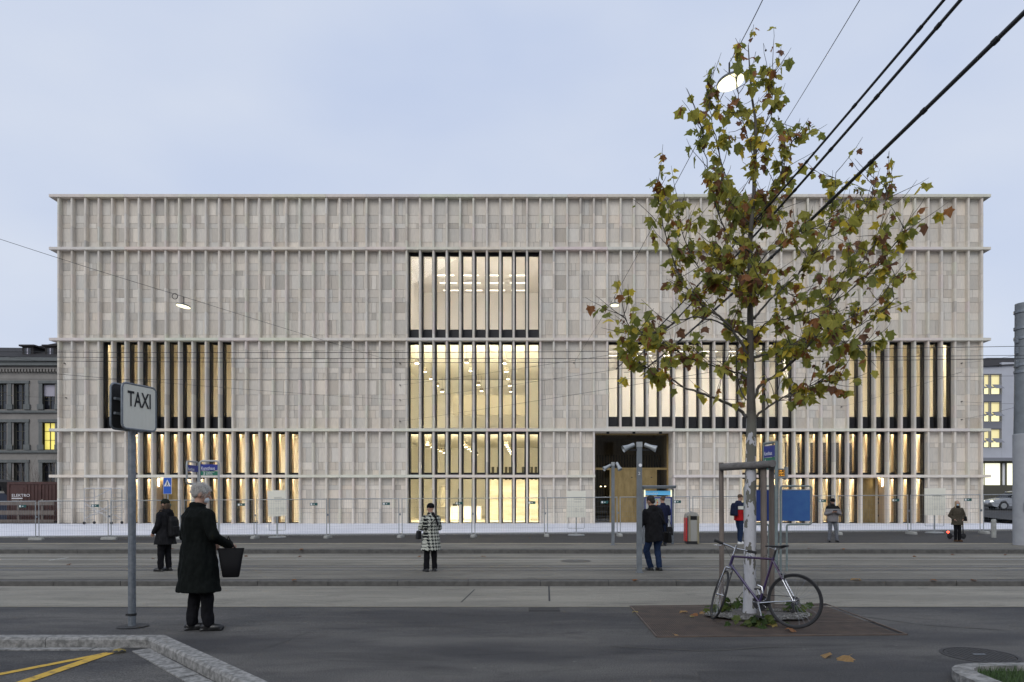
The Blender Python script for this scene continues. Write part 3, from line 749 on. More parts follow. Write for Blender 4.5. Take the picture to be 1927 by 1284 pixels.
# pendant lamps, in rows that run into the depth
def pendant(x, y, z, s=.13, zc=None):
    m = MB().box(x - s, x + s, y - s, y + s, z, z + .24); o = m.build('pendant_lamp', 'pendant', museum)
    MB().box(x - s * .85, x + s * .85, y - s * .85, y + s * .85, z - .012, z - .001).build('bulb', 'lampglow2', o)
    if zc: MB().box(x - .008, x + .008, y - .008, y + .008, z + .24, zc).build('rod', 'pendant', o)
for (u, v) in ((783.7, 683), (855, 664.5), (948.6, 683)):
    Yl = 45.4 if v > 670 else 45.2; zl = ZV(683, 45.4); xl = XY(u, 45.4) if v > 670 else (u - CU) * (zl - H) / (CV - v)
    for k in range(5):
        y = (45.6 if v > 670 else 42.2 + 3.1) + 3.05 * k
        pendant(xl if v > 670 else -4.65, y, zl, .14, r2t + .1)
zl = ZV(835.4, 45.4)
for xl in (XY(800, 45.4), XY(868, 45.4), XY(951.4, 45.4)):
    for k in range(6): pendant(xl, 46.4 + 2.1 * k, zl, .12, r3t)
# rooms of the wings
def wing(name, a, b, zb, zt, depth, walls, mt, n, ys=None, floor='floor_in'):
    x0, x1 = fx(a) - .3, fx(b) + .3
    room(name, x0, x1, zb, zt + .15, depth, walls, floor); cove(x0, x1, zt + .14, mt)
    if ys: tubes(x0, x1, zt - .12, ys, n, 1.3, 'tube', .05, .1)
wing('studio_room', 3, 13, r2b, r2t, 6, 'tanwall', 'fill_dim', 4)
wing('reading_room', 41, 55, r2b, r2t, 5, 'white_in', 'fill_bright', 6, (46.6, 48.0))
wing('seminar_room', 59, 67, r2b, r2t, 6, 'tanwall', 'fill_warm', 5)
wing('mezzanine_room', 5, 18, r3b, r3t, 5, 'tanwall', 'fill_warm', 8)
wing('shop_room', 51, 65, r3b, r3t, 5, 'tanwall', 'fill_warm', 9)
wing('ground_room', 9, 18, r4b, r4t, 5, 'tanwall', 'fill_warm', 6)
wing('cloak_room', 5, 7, r4b, r4t, 3, 'tanwall', 'fill_warm', 1)
wing('shop_floor', 51, 60, r4b, r4t, 5, 'tanwall', 'fill_warm', 5)
wing('store_room', 62, 65, r4b, r4t, 3, 'tanwall', 'fill_warm', 1)
for k in range(9):
    x = fx(52 + k) + .2; MB().box(x, x + .45, 46.3, 46.4, r3b + .1, r3t - .55).build('display_panel', 'pane_dark', museum)
# wall anchors of the overhead wires
ANCH = []
for (u, v) in ((753, 684), (753, 725), (753, 753), (753, 793), (122, 684), (125, 749), (1809, 684), (1809, 756), (1809, 790), (1583, 766), (1080, 683)):
    p = P(u, v, YW - .02); MB().tube([(p.x, YW + .02, p.z), (p.x, YW - .12, p.z)], .035, 8).build('wire_anchor', 'black', museum); ANCH.append(p + Vector((0, -.1, 0)))
# ================================================================ NEIGHBOURING BUILDINGS
YB = 66.0
old = thing('old_school', 'old grey rendered building with paired stone windows and dark slate roof', 'building', (-50, YB, -.06))
bx0, bx1 = -64.0, -35.0
be = ZV(690, YB)
# window pairs: centre pixel of each pair, rows
pairs = [XY(u, YB) for u in (-72, 19, 110)]
rowsv = [(722, 771), (795, 847), (871, 925)]
wall = MB(); holes = []
for pi, xc in enumerate(pairs):
    for ri, (a, b) in enumerate(rowsv):
        for s in (-1, 1):
            cx = xc + s * .98; holes.append((cx - .62, cx + .62, ZV(b, YB), ZV(a, YB), pi, ri, s))
# wall as vertical piers and bands round the holes
xcuts = sorted({bx0, bx1} | {h[0] for h in holes} | {h[1] for h in holes}); zc = sorted({-.1, be} | {h[2] for h in holes} | {h[3] for h in holes})
for xa, xb in zip(xcuts[:-1], xcuts[1:]):
    for za, zb in zip(zc[:-1], zc[1:]):
        mx, mz = (xa + xb) / 2, (za + zb) / 2
        if any(h[0] < mx < h[1] and h[2] < mz < h[3] for h in holes): continue
        wall.add([(xa, YB, za), (xb, YB, za), (xb, YB, zb), (xa, YB, zb)], [(0, 1, 2, 3)])
wall.add([(bx0, YB + .5, -.1), (bx0, YB + 14, -.1), (bx1, YB + 14, -.1), (bx1, YB + .5, -.1), (bx0, YB + .5, be), (bx0, YB + 14, be), (bx1, YB + 14, be), (bx1, YB + .5, be)], [(0, 1, 5, 4), (1, 2, 6, 5), (2, 3, 7, 6)])
wall.build('wall', 'render', old)
for (xa, xb, za, zb, pi, ri, s) in holes:
    m = MB(); t = .07
    m.box(xa, xa + t, YB + .25, YB + .32, za, zb); m.box(xb - t, xb, YB + .25, YB + .32, za, zb); m.box(xa + t, xb - t, YB + .25, YB + .32, zb - t, zb); m.box(xa + t, xb - t, YB + .25, YB + .32, za, za + t)
    xm = (xa + xb) / 2; m.box(xm - .03, xm + .03, YB + .25, YB + .31, za + t, zb - t)
    for q in (.36, .68): m.box(xa + t, xb - t, YB + .26, YB + .3, lerp(za, zb, q) - .02, lerp(za, zb, q) + .02)
    m.box(xa - .02, xa, YB, YB + .4, za, zb); m.box(xb, xb + .02, YB, YB + .4, za, zb)
    w = m.build('window', 'dark_in' if not (pi == 2 and ri == 1) else 'black', old)
    lit = pi == 2 and ri == 1
    MB().add([(xa, YB + .33, za), (xb, YB + .33, za), (xb, YB + .33, zb), (xa, YB + .33, zb)], [(0, 1, 2, 3)]).build('pane', 'yellowlit' if lit else 'pane_dark', w)
    if pi == 2 and ri == 0: MB().box(xa + .05, xb - .05, YB + .2, YB + .23, lerp(za, zb, .52), zb - .1).build('roller_blind', 'blind', w)
for pi, xc in enumerate(pairs):
    for (a, b) in rowsv:
        za, zb = ZV(b, YB), ZV(a, YB)
        m = MB()
        for k in (-1.68, 0, 1.68):
            m.box(xc + k - .17, xc + k + .17, YB - .1, YB - .003, za + .5, zb); m.box(xc + k - .3, xc + k + .3, YB - .16, YB - .004, za, za + .5)
        m.box(xc - 1.9, xc + 1.9, YB - .13, YB - .005, zb + .001, zb + .28)
        m.build('window_surround', 'rendertrim', old)
for v in (773, 848):
    z = ZV(v, YB); MB().box(bx0, bx1, YB - .2, YB - .002, z - .22, z).build('string_course', 'rendertrim', old)
m = MB(); m.box(bx0, bx1, YB - .6, YB + .1, be + .001, be + .35); m.box(bx0, bx1, YB - .75, YB + .1, be + .36, be + .75); m.build('eaves_cornice', 'rendertrim', old)
m = MB(); x = bx0
while x < bx1: m.box(x, x + .16, YB - .3, YB - .003, be - .55, be - .05); m.box(x + .16, x + .3, YB - .3, YB - .004, be - .3, be - .05); x += .3
o = m.build('arch_frieze', 'render', old); o['kind'] = 'stuff'
rt = ZV(653, YB + 4); rt2 = ZV(643, YB + 4)
rf = MB().add([(bx0, YB - .75, be + .76), (bx1, YB - .75, be + .76), (bx1, YB + 5, rt2 + 1.2), (XY(108, YB + 3), YB + 4, rt2), (XY(40, YB + 3), YB + 4, rt - .1), (bx0, YB + 4, rt), (bx0, YB + 12, be), (bx1, YB + 12, be)],
              [(0, 1, 2, 3, 4, 5), (5, 4, 3, 2, 7, 6)]).build('roof', 'slate', old)
for u in (51, 94):
    x = XY(u, YB + .5); d = MB().box(x - .55, x + .55, YB + .6, YB + 3, be + .8, be + 2.05).build('dormer', 'slate', rf)
    MB().box(x - .75, x + .75, YB + .4, YB + 3.2, be + 2.06, be + 2.22).build('dormer_roof', 'slate', rf)
    MB().box(x - .3, x + .3, YB + .57, YB + .6, be + 1.0, be + 1.9).build('dormer_pane', 'pane_dark', rf); MB().box(x - .06, x + .06, YB + .54, YB + .569, be + 1.0, be + 1.9).build('dormer_bar', 'blind', rf)
# modern block on the right
YM = 82.0
mod = thing('office_block', 'pale modern office block with lit ribbon windows and tilted blinds', 'building', (56, YM, 1.5))
xa, xb = XY(1800, YM), XY(2010, YM)
def mz(v): return ZV(v, YM)
def xmo(u): return XY(u, YM)
fl = [(704, 743), (755.6, 794.5), (807, 843)]
xwin0, xwin1 = xmo(1800), xmo(1885)
wm = MB()
zs = [mz(862), mz(843), mz(807), mz(794.5), mz(755.6), mz(743), mz(704), mz(690)]
for k in range(0, 8, 2): wm.box(xwin0, xwin1, YM, YM + .4, zs[k], zs[k + 1], 1 if 0 < k < 6 else 0)
wm.box(xwin1, xb, YM - .02, YM + .4, mz(862), mz(682)); wm.box(xa, xb, YM + .5, YM + 14, mz(868), mz(692)); wm.build('wall', ['modern', 'moderngrey'], mod)
for (a, b) in fl:
    for (ua, ub) in ((1812, 1831), (1832.5, 1850), (1851.5, 1863.5), (1865, 1884)):
        z0, z1 = mz(b), mz(a); x0, x1 = xmo(ua), xmo(ub)
        m = MB(); t = .1
        m.box(x0, x0 + t, YM + .1, YM + .2, z0, z1); m.box(x1 - t, x1, YM + .1, YM + .2, z0, z1); m.box(x0 + t, x1 - t, YM + .1, YM + .2, z1 - t, z1); m.box(x0 + t, x1 - t, YM + .1, YM + .2, z0, z0 + t)
        zm = lerp(z0, z1, .36); m.box(x0 + t, x1 - t, YM + .1, YM + .19, zm - .05, zm + .05)
        w = m.build('window', 'moderngrey', mod)
        MB().add([(x0, YM + .3, z0), (x1, YM + .3, z0), (x1, YM + .3, zm), (x0, YM + .3, zm)], [(0, 1, 2, 3)]).build('pane', 'litbright', w)
        MB().add([(x0, YM + .3, zm), (x1, YM + .3, zm), (x1, YM + .3, z1), (x0, YM + .3, z1)], [(0, 1, 2, 3)]).build('upper_pane', 'litblind', w)
        MB().add([(x0 + .1, YM - .02, zm + .3), (x1 - .1, YM - .02, zm + .3), (x1 - .1, YM - .75, zm - .25), (x0 + .1, YM - .75, zm - .25), (x0 + .1, YM - .02, zm + .33), (x1 - .1, YM - .02, zm + .33), (x1 - .1, YM - .75, zm - .22), (x0 + .1, YM - .75, zm - .22)],
                 [(0, 1, 2, 3), (4, 5, 6, 7), (2, 3, 7, 6)]).build('awning', 'moderngrey', w)
MB().add([(xa, YM - .3, mz(690)), (xmo(1856), YM - .3, mz(690)), (xmo(1888), YM + 3, mz(664)), (xmo(1930), YM + 3, mz(664)), (xb, YM + 3, mz(664)), (xb, YM + 12, mz(664)), (xa, YM + 12, mz(664)), (xb, YM - .3, mz(682))],
         [(0, 1, 2, 6), (2, 3, 4, 5, 6), (1, 7, 4, 3, 2)]).build('roof', 'slate', mod)
MB().box(xa, xb, YM + .3, YM + .8, 1.0, mz(868)).build('ground_floor_wall', 'dark_in', mod)
for (ua, ub) in ((1830, 1853), (1856, 1884), (1889, 1893), (1898, 1916)):
    MB().box(xmo(ua), xmo(ub), YM + .2, YM + .28, mz(913), mz(872)).build('shop_window', 'litshop' if ua != 1889 else 'inkwhite', mod)
MB().box(xa, xb, YM - .6, YM + .3, mz(868), mz(862)).build('canopy', 'moderngrey', mod)
# low white kerb wall beside the side street
m = MB(); m.box(31.5, 36, 40.5, 42, -.2, .25); m.box(33, 38, 42.3, 43.5, -.2, .42)
tag(m.build('low_wall', 'plaza'), 'low pale stone wall steps beside the museum corner', 'wall')
# old museum wing opposite, behind the viewer: it closes the square and shows in the glass
opp = thing('opposite_building', 'grey building across the square facing the museum', 'building', (0, -34, 0))
m = MB(); m.box(-70, 70, -60, -34, -.5, 13); m.build('wall', 'render', opp)
for r in range(3):
    for k in range(24):
        x = -66 + k * 5.6; MB().box(x, x + 1.6, -33.98, -33.9, 1.2 + r * 4, 3.7 + r * 4).build('window', 'pane_dark', opp)
# brown site container, plank fence, bare shrub
YK = 46.5
k0, k1 = XY(15, YK), -31.45
ct = thing('site_container', 'brown red steel site container with white lettering', 'container', ((k0 + k1) / 2, YK + 1.2, -.06))
zt = ZV(908, YK)
MB().box(k0, k1, YK, YK + 2.4, .05, zt).build('shell', 'container', ct)
m = MB()
x = XY(48, YK)
while x < k1 - .1: m.box(x, x + .12, YK - .03, YK - .002, .25, zt - .18); x += .24
m.build('corrugation', 'container', ct)['kind'] = 'stuff'
for (xx0, xx1, z0, z1) in ((k0 - .02, k1 + .02, zt - .14, zt + .03), (k0 - .02, k1 + .02, 0, .16), (k0 - .03, k0 + .14, .16, zt - .14), (k1 - .14, k1 + .03, .16, zt - .14), (XY(76, YK), XY(78.5, YK), .16, zt - .14)):
    MB().box(xx0, xx1, YK - .05, YK - .001, z0, z1).build('rail', 'container', ct)
MB().box(XY(19, YK), XY(45, YK), YK - .02, YK - .001, .2, zt - .35).build('door', 'container', ct)
text('ELEKTRO', .27, frontM(XY(22.5, YK), YK - .03, ZV(935, YK)), 'inkwhite', ct, sx=1.1)
MB().box(XY(22.5, YK), XY(43, YK), YK - .026, YK - .022, ZV(938, YK) - .03, ZV(938, YK) + .03).build('lettering_line', 'inkwhite', ct)
MB().box(XY(22.5, YK), XY(42, YK), YK - .026, YK - .022, ZV(941.5, YK) - .02, ZV(941.5, YK) + .02).build('lettering_line', 'inkgrey', ct)
pf = thing('plank_barrier', 'dark weathered timber barrier in front of the brown container', 'barrier', (XY(20, 45), 45, -.06))
for (v0, v1) in ((944, 951), (961, 969), (978, 986)):
    MB().box(XY(-60, 45), XY(102, 45), 44.98, 45.03, ZV(v1, 45), ZV(v0, 45)).build('plank', 'timber', pf)
for u in (-20, 33, 78): MB().box(XY(u - 2, 45), XY(u + 2, 45), 45.04, 45.14, -.06, ZV(940, 45)).build('post', 'timber', pf)
shed = thing('blue_shed', 'dark blue site hut with pitched roof beside the container', 'hut', (XY(-10, 48), 49, -.06))
MB().box(XY(-70, 48), XY(13, 48), 48, 51, -.06, 1.9).build('wall', 'hutblue', shed)
MB().add([(XY(-70, 48), 47.8, 3.0), (XY(0, 48), 47.8, 2.7), (XY(15, 48), 47.8, 1.8), (XY(-70, 48), 51.2, 3.0), (XY(0, 48), 51.2, 2.7), (XY(15, 48), 51.2, 1.8)], [(0, 1, 4, 3), (1, 2, 5, 4)]).build('roof', 'slate', shed)
def shrub(name, base, h, spread, label, n=26):
    t = thing(name, label, 'shrub', base); rr = random.Random(3); m = MB()
    def br(p, d, l, r, lev):
        q = p + d * l; mid = p + d * l * .5 + Vector((rr.uniform(-.05, .05), rr.uniform(-.05, .05), 0)) * l
        m.tube([p, mid, q], [r, r * .8, r * .55], 5)
        if lev > 0:
            for _ in range(3):
                dd = (d + Vector((rr.uniform(-.6, .6), rr.uniform(-.6, .6), rr.uniform(-.1, .5)))).normalized(); br(mid.lerp(q, rr.random()), dd, l * rr.uniform(.5, .75), r * .55, lev - 1)
    for k in range(n):
        a = rr.uniform(0, 6.28); d = Vector((math.cos(a) * spread, math.sin(a) * spread, 1)).normalized(); br(Vector(base), d, h * rr.uniform(.35, .6), .022, 2)
    m.build('branches', 'timber', t)['kind'] = 'stuff'
shrub('bare_shrub', (XY(75, 53), 53, -.06), 5.2, .75, 'leafless bare shrub behind the brown container')

# ================================================================ CARS
def car(name, label, loc, rz, paint, group=None, tail=True):
    t = thing(name, label, 'car', loc, group, rz)
    def arch(cx, r=.36, n=9): return [(cx + r * math.cos(math.pi * (1 - k / (n - 1))), .30 + r * math.sin(math.pi * (1 - k / (n - 1))) * .98) for k in range(n)]
    prof = [(-2.12, .36), (-1.70, .22)] + arch(-1.32) + arch(1.30) + [(1.80, .22), (2.10, .32), (2.15, .55), (2.02, .74), (1.55, .86), (.98, .95), (-1.55, 1.0), (-2.05, .96), (-2.14, .72)]
    m = MB().prism(prof, -.86, .86, 'y'); me = m.mesh('body', [paint])
    bm = bmesh.new(); bm.from_mesh(me); bmesh.ops.bevel(bm, geom=[e for e in bm.edges if len(e.link_faces) == 2 and e.calc_face_angle(0) > .9 and min(v.co.z for v in e.verts) > .5], offset=.07, segments=3, affect='EDGES'); bm.to_mesh(me); bm.free()
    me.polygons.foreach_set('use_smooth', [True] * len(me.polygons)); me.set_sharp_from_angle(angle=rad(35)); b = link('body', me, t, True)
    def gh(pts, y0f, name, mt, off=0):
        mm = MB(); k = len(pts); vs = []
        for s in (-1, 1):
            for (x, z) in pts: yy = lerp(.80, .60, clamp((z - .95) / .5, 0, 1)) + off; vs.append((x, s * yy, z))
        fs = [tuple(range(k)), tuple(range(2 * k - 1, k - 1, -1))] + [(i, i + k, (i + 1) % k + k, (i + 1) % k) for i in range(k)]
        return mm.add(vs, fs).build(name, mt, t, 35, local=True)
    gh([(-1.85, .97), (-1.45, 1.34), (-.9, 1.45), (.1, 1.45), (.45, 1.36), (1.12, .94)], 0, 'glasshouse', 'car_glass')
    gh([(-1.62, 1.26), (-1.35, 1.40), (-.9, 1.475), (.1, 1.475), (.5, 1.37), (.38, 1.36), (.05, 1.43), (-.9, 1.43), (-1.3, 1.345)], 0, 'roof', paint, .015)
    for x in (-.55, .35):
        m = MB()
        for s in (-1, 1): m.obox((x, s * .72, 1.2), (.06, .05, .5), Matrix.Rotation(-s * rad(22), 3, 'X'))
        m.build('pillar', paint, t, local=True)
    for s in (-1, 1):
        for x in (-1.32, 1.30):
            w = MB().lathe([(.20, -.1), (.30, -.1), (.325, -.07), (.325, .07), (.30, .1), (.20, .1)], (x, s * .78, .325), 24, M=Matrix.Rotation(rad(90), 3, 'X')).build('wheel', 'rubber', t, 40, local=True)
            rm = MB().lathe([(.05, -.02), (.2, -.02), (.2, .02), (.05, .02)], (x, s * .868, .325), 20, M=Matrix.Rotation(rad(90), 3, 'X'))
            for k in range(5):
                a = k * 1.2566; rm.obox((x + math.cos(a) * .11, s * .885, .325 + math.sin(a) * .11), (.2, .02, .045), Matrix.Rotation(-a, 3, 'Y'))
            rm.build('rim', 'galvl', w, local=True)
        MB().ell((2.02, s * .62, .66), (.12, .2, .08)).build('headlight', 'headlamp', t, 60, local=True)
        MB().ell((-2.08, s * .66, .80), (.09, .18, .1)).build('tail_light', 'taillamp', t, 60, local=True)
        MB().ell((.72, s * .93, 1.0), (.08, .1, .07)).build('mirror', paint, t, 60, local=True)
        MB().box(-2.0, 2.0, s * .862 - .004, s * .862 + .004, .46, .475).build('side_trim', 'black', t, local=True)
    MB().box(2.12, 2.17, -.3, .3, .42, .52).build('plate', 'inkwhite', t, local=True)
    MB().box(-2.155, -2.13, -.26, .26, .62, .73).build('plate', 'inkwhite', t, local=True)
    return t


pY = 53.0; car('parked_car', 'silver car on the rising side street beyond the museum corner', (XY(1912, pY), pY, .64), rad(180 - 8), 'paint_silver')

# ================================================================ CONSTRUCTION FENCE
YN = 32.8
PW = 3.44
fr = None
foot0 = None
def fence_proto():
    t = thing('mesh_fence', 'galvanised mesh construction fence panel standing along the road', 'fence', (0, 0, 0), 'construction fence panels before the museum')
    r = .021; w = PW - .1; h = 1.88
    [MB().tube([(x_, 0, .04), (x_, 0, h)], r, 8).build('post', 'galvl', t, 60, local=True) for x_ in (0, w)]
    MB().tube([(.02, 0, h - .03), (w - .02, 0, h - .03)], r, 8).build('top_rail', 'galvl', t, 60, local=True)
    MB().tube([(.02, 0, .16), (w - .02, 0, .16)], r, 8).build('bottom_rail', 'galvl', t, 60, local=True)
    mm = MB(); x = .12
    while x < w - .05: mm.box(x - .0017, x + .0017, -.002, .002, .18, h - .05); x += .115
    z = .42
    while z < h - .1: mm.box(.02, w - .02, -.006, -.003, z - .002, z + .002); z += .25
    mm.build('wire_mesh', 'galv', t, local=True)['kind'] = 'stuff'
    MB().box(w + .03, w + .09, -.03, .03, 1.05, 1.15).build('clamp', 'galv', t, local=True)
    g = MB().box(w - .78, w - .42, -.035, -.024, 1.55, 1.68).build('exit_plate', 'greens', t, local=True)
    MB().box(w - .75, w - .67, -.038, -.0355, 1.57, 1.66).build('exit_figure', 'inkwhite', g, local=True); MB().box(w - .62, w - .55, -.038, -.0355, 1.6, 1.63).build('exit_arrow', 'inkwhite', g, local=True)
    return t
def foot_proto():
    m = MB().loft([(0, 0, 0, .36, .12), (0, 0, .09, .36, .12), (0, 0, .13, .32, .09)], 16, p=6)
    m.box(-.16, -.1, -.121, -.1, .03, .07)
    return tag(m.build('concrete_block', 'concrete', None, 40), 'pale concrete foot block under the construction fence', 'concrete block', 'concrete feet of the construction fence')
fposts = [71 + 136.8 * k for k in range(-1, 14)]
FLAB = ['in front of the brown site container', 'in front of the rolling scaffold', 'behind the blue crossing sign', 'behind the white-haired man and the paired stop signs', 'before the slightly leaning cream poster board', 'before blank stone beside the lobby windows', 'behind the woman in the houndstooth coat', 'before the marble wall of the lobby',
        'before the poster board by the entrance', 'behind the ticket machine', 'behind the youth in the red jacket', 'behind the pale blue timetable board', 'before the service door with hinges on its far side', 'behind the woman in the olive coat', 'beyond the museum corner beside the mast']
fp = fence_proto(); ff = foot_proto()
for k, u in enumerate(fposts):
    x = XY(u, YN); z0 = zfence(x); z1 = zfence(x + PW); rz = R.uniform(-.015, .015)
    o = fp if k == 0 else dup(fp); o.location = (x + .05, YN + R.uniform(-.03, .03), z0 + .02); o.rotation_euler = (0, -math.atan2(z1 - z0, PW), rz)
    o['label'] = 'mesh fence panel ' + FLAB[k]
    f = ff if k == 0 else dup(ff); f.location = (x, YN - .1, z0); f.rotation_euler = (0, 0, rad(90) + R.uniform(-.1, .1) if u > 230 else R.uniform(-.1, .1))
# ================================================================ STREET FURNITURE
def rrect(w, h, r, n=5):
    pts = []
    for cx, cz, a0 in ((w / 2 - r, h / 2 - r, 0), (-w / 2 + r, h / 2 - r, 90), (-w / 2 + r, -h / 2 + r, 180), (w / 2 - r, -h / 2 + r, 270)):
        for k in range(n): a = rad(a0 + 90 * k / (n - 1)); pts.append((cx + r * math.cos(a), cz + r * math.sin(a)))
    return pts
def bent(pts, r=.08, n=4):       # polyline with rounded corners
    pts = [Vector(p) for p in pts]; o = [pts[0]]
    for a, b, c in zip(pts[:-2], pts[1:-1], pts[2:]):
        d0 = (a - b); d1 = (c - b); k = min(r, d0.length * .45, d1.length * .45); p0 = b + d0.normalized() * k; p1 = b + d1.normalized() * k
        for i in range(n + 1): t = i / n; o.append((1 - t) ** 2 * p0 + 2 * t * (1 - t) * b + t * t * p1)
    return o + [pts[-1]]
# --- taxi sign
b = G(248.5, 1180)
tx = thing('taxi_sign', 'square cream TAXI sign with rounded frame on a galvanised pole', 'sign', b)
s = b.y / F
zb, zt = ZV(812, b.y), ZV(727, b.y)
MB().tube([b, (b.x, b.y, zt - .08)], .0445, 16).build('pole', 'galv', tx, 60)
MB().lathe([(.05, 0), (.052, .0), (.052, .03), (.05, .03)], (b.x, b.y, .13), 16).box(b.x - .07, b.x - .04, b.y - .02, b.y + .02, .13, .155).build('clamp', 'wire', tx, 40)
MB().lathe([(.18, 0), (.17, .003)], (b.x + .01, b.y, .0005), 24).build('footing', 'road', tx)
ang = rad(76); dv = Vector((math.cos(ang), math.sin(ang), 0)); nv = Vector((math.sin(ang), -math.cos(ang), 0))
Wd, Hd = .52, .555
cpan = Vector((-4.948 - .08, 8.5 + .02, (zb + zt) / 2))
for k, off in ((0, .0825), (1, -.0825)):
    c = cpan + nv * off
    def pt(a, h, o=0): return c + dv * a + Vector((0, 0, h)) + nv * o
    fr_ = [pt(x, z) for x, z in rrect(Wd, Hd, .06)]; fr_.append(fr_[0]); fr_.append(fr_[1])
    f = MB().tube(fr_, .0135, 8, cap=False).build('panel_frame', 'galv', tx, 60)
    m = MB(); pl_ = rrect(Wd - .025, Hd - .025, .05); n_ = len(pl_)
    sg = 1 if k == 0 else -1
    vs = [pt(x, z, sg * .006) for x, z in pl_] + [pt(x, z, sg * -.006) for x, z in pl_]
    m.add(vs, [tuple(range(n_)), tuple(range(2 * n_ - 1, n_ - 1, -1))] + [(i, i + n_, (i + 1) % n_ + n_, (i + 1) % n_) for i in range(n_)])
    m.build('sign_panel', 'signwhite' if k == 0 else 'blackpanel', f)
    if k == 0:
        for x, z in ((-.25, .235), (.25, .235), (-.25, -.235), (.25, -.235)): MB().ell(pt(x, z, .008), (.008, .008, .008), 8, 6).build('bolt', 'galv', f)
        x_ = -.265; rb = MB()
        while x_ < .265: rb.obox(pt(x_, 0, .0065), (.005, .0035, Hd - .06), Matrix((dv, -nv, Vector((0, 0, 1)))).transposed()); x_ += .021
        rb.build('rib', 'signwhite', f)['kind'] = 'stuff'
        MM = Matrix.Translation(pt(-.185, .005, .0115)) @ Matrix.Rotation(ang, 4, 'Z') @ Matrix.Rotation(rad(90), 4, 'X')
        text('TAXI', .265, MM, 'inkblack', f, sx=.62, bold=.003)
    else:
        MB().obox(pt(0, .09, .03), (Wd - .05, .03, .03), Matrix.Rotation(ang, 3, 'Z')).obox(pt(0, -.09, .03), (Wd - .05, .03, .03), Matrix.Rotation(ang, 3, 'Z')).build('cross_bar', 'galv', f)
for h in (.15, -.15): MB().obox(cpan + Vector((0, 0, h)) - nv * .01, (.05, .15, .03), Matrix.Rotation(ang, 3, 'Z')).build('bracket', 'galv', tx)
# --- loudspeaker poles
def horn(t, c, d, L=.28):
    d = Vector(d).normalized(); q = d.to_track_quat('Z', 'Y').to_matrix()
    h = MB().lathe([(.0, 0), (.046, 0), (.05, .02), (.05, L * .5), (.056, L * .6), (.078, L), (.082, L + .01), (.073, L), (.04, L * .7), (.0, L * .68)], c, 18, M=q).build('horn', 'galvl', t, 40)
    return h
def speaker_pole(u, vb, vt, w, label, horns, mt):
    b = G(u, vb); zt = ZV(vt, b.y); hw = w * b.y / F / 2
    t = thing('speaker_pole', label, 'speaker pole', b)
    MB().box(b.x - hw, b.x + hw, b.y - hw, b.y + hw, b.z, zt - .12).build('pole', mt, t)
    MB().box(b.x - hw * 1.12, b.x + hw * 1.12, b.y - hw * 1.12, b.y + hw * 1.12, zt - .12, zt).build('cap', 'galvl', t)
    MB().box(b.x - hw * 1.6, b.x + hw * 1.6, b.y - hw * 1.6, b.y + hw * 1.6, b.z, b.z + .012).build('base_plate', 'galv', t)
    for (o, d) in horns: horn(t, Vector((b.x, b.y, zt)) + Vector(o), d)
    MB().box(b.x - .34 if len(horns) and horns[0][0][0] < -.1 else b.x - .1, b.x + .3, b.y - .015, b.y + .015, zt - .2, zt - .17).build('crossarm', 'wire', t)
    return t, b, zt
t, b, zt = speaker_pole(1203, 1078, 832, 9.3, 'thick square speaker pole with two horns, man leaning on it', [((-.12, 0, -.06), (-1, -.25, -.42)), ((.12, 0, -.06), (1, -.25, -.42))], 'polesteel')
MB().lathe([(.04, 0), (.04, .003)], (b.x + .015, b.y - .062, ZV(876, b.y)), 14, M=Matrix.Rotation(rad(90), 3, 'X')).build('sticker', 'inkwhite', t)
text('2', .1, frontM(b.x - .035, b.y - .062, ZV(894, b.y)), 'inkwhite', t, name='number')
speaker_pole(1153.5, 1026, 870, 5.6, 'thin square speaker pole with two horns beside the museum entrance', [((-.08, 0, -.1), (-1, -.3, -.55)), ((.12, -.02, -.02), (.45, -.5, -1))], 'polesteel')
# --- ticket machine
b = G(1239, 1024)
tk = thing('ticket_machine', 'blue and silver tram ticket machine with lit header under a small roof', 'ticket machine', b)
Y = b.y; k = Y / F
def tx_(u): return XY(u, Y)
def tz(v): return ZV(v, Y)
MB().box(tx_(1263), tx_(1267.5), Y - .05, Y + .05, 0, tz(920)).build('post', 'galv', tk); MB().box(tx_(1209), tx_(1213), Y - .05, Y + .05, 0, tz(920)).build('post', 'galv', tk)
MB().loft([((tx_(1208) + tx_(1269)) / 2, Y, tz(919.5), .56, .3), ((tx_(1208) + tx_(1269)) / 2, Y, tz(915.5), .6, .32), ((tx_(1208) + tx_(1269)) / 2, Y, tz(914), .58, .3)], 20, p=8).build('roof', 'polesteel', tk, 40)
hd = MB().box(tx_(1214), tx_(1261), Y - .08, Y + .04, tz(932), tz(924)).build('lit_header', 'header', tk)
text('Kunsthaus', .115, frontM(tx_(1215.5), Y - .082, tz(930.2)), 'inkwhite', hd, sx=.85)
for u0, u1 in ((1211.5, 1213.8), (1261.5, 1263.5)): MB().box(tx_(u0), tx_(u1), Y - .09, Y - .02, tz(935), tz(922)).build('header_light', 'headlight_strip', tk)
cb = MB().box(tx_(1213), tx_(1262.5), Y - .12, Y + .16, tz(996), tz(936)).build('cabinet', 'blue', tk)
MB().box(tx_(1214), tx_(1260.5), Y - .135, Y - .122, tz(994), tz(938)).build('front_panel', 'panelgrey', cb)
for (u0, u1, v0, v1, m_) in ((1251, 1258, 962, 965, 'ledblack'), (1251, 1258, 965.5, 970, 'boardblue2'), (1251, 1256, 966.5, 969, 'inkwhite'), (1251, 1258, 975, 991, 'inkwhite'), (1252.5, 1256.5, 978, 982, 'ledblack')):
    MB().box(tx_(u0), tx_(u1), Y - .145 if v0 < 970 else Y - .139, Y - .136, tz(v1), tz(v0)).build('keypad' if v0 < 970 else 'sticker', m_, cb)
MB().box(tx_(1216), tx_(1261), Y - .1, Y + .1, tz(1012), tz(996.5)).build('plinth', 'blue', tk)
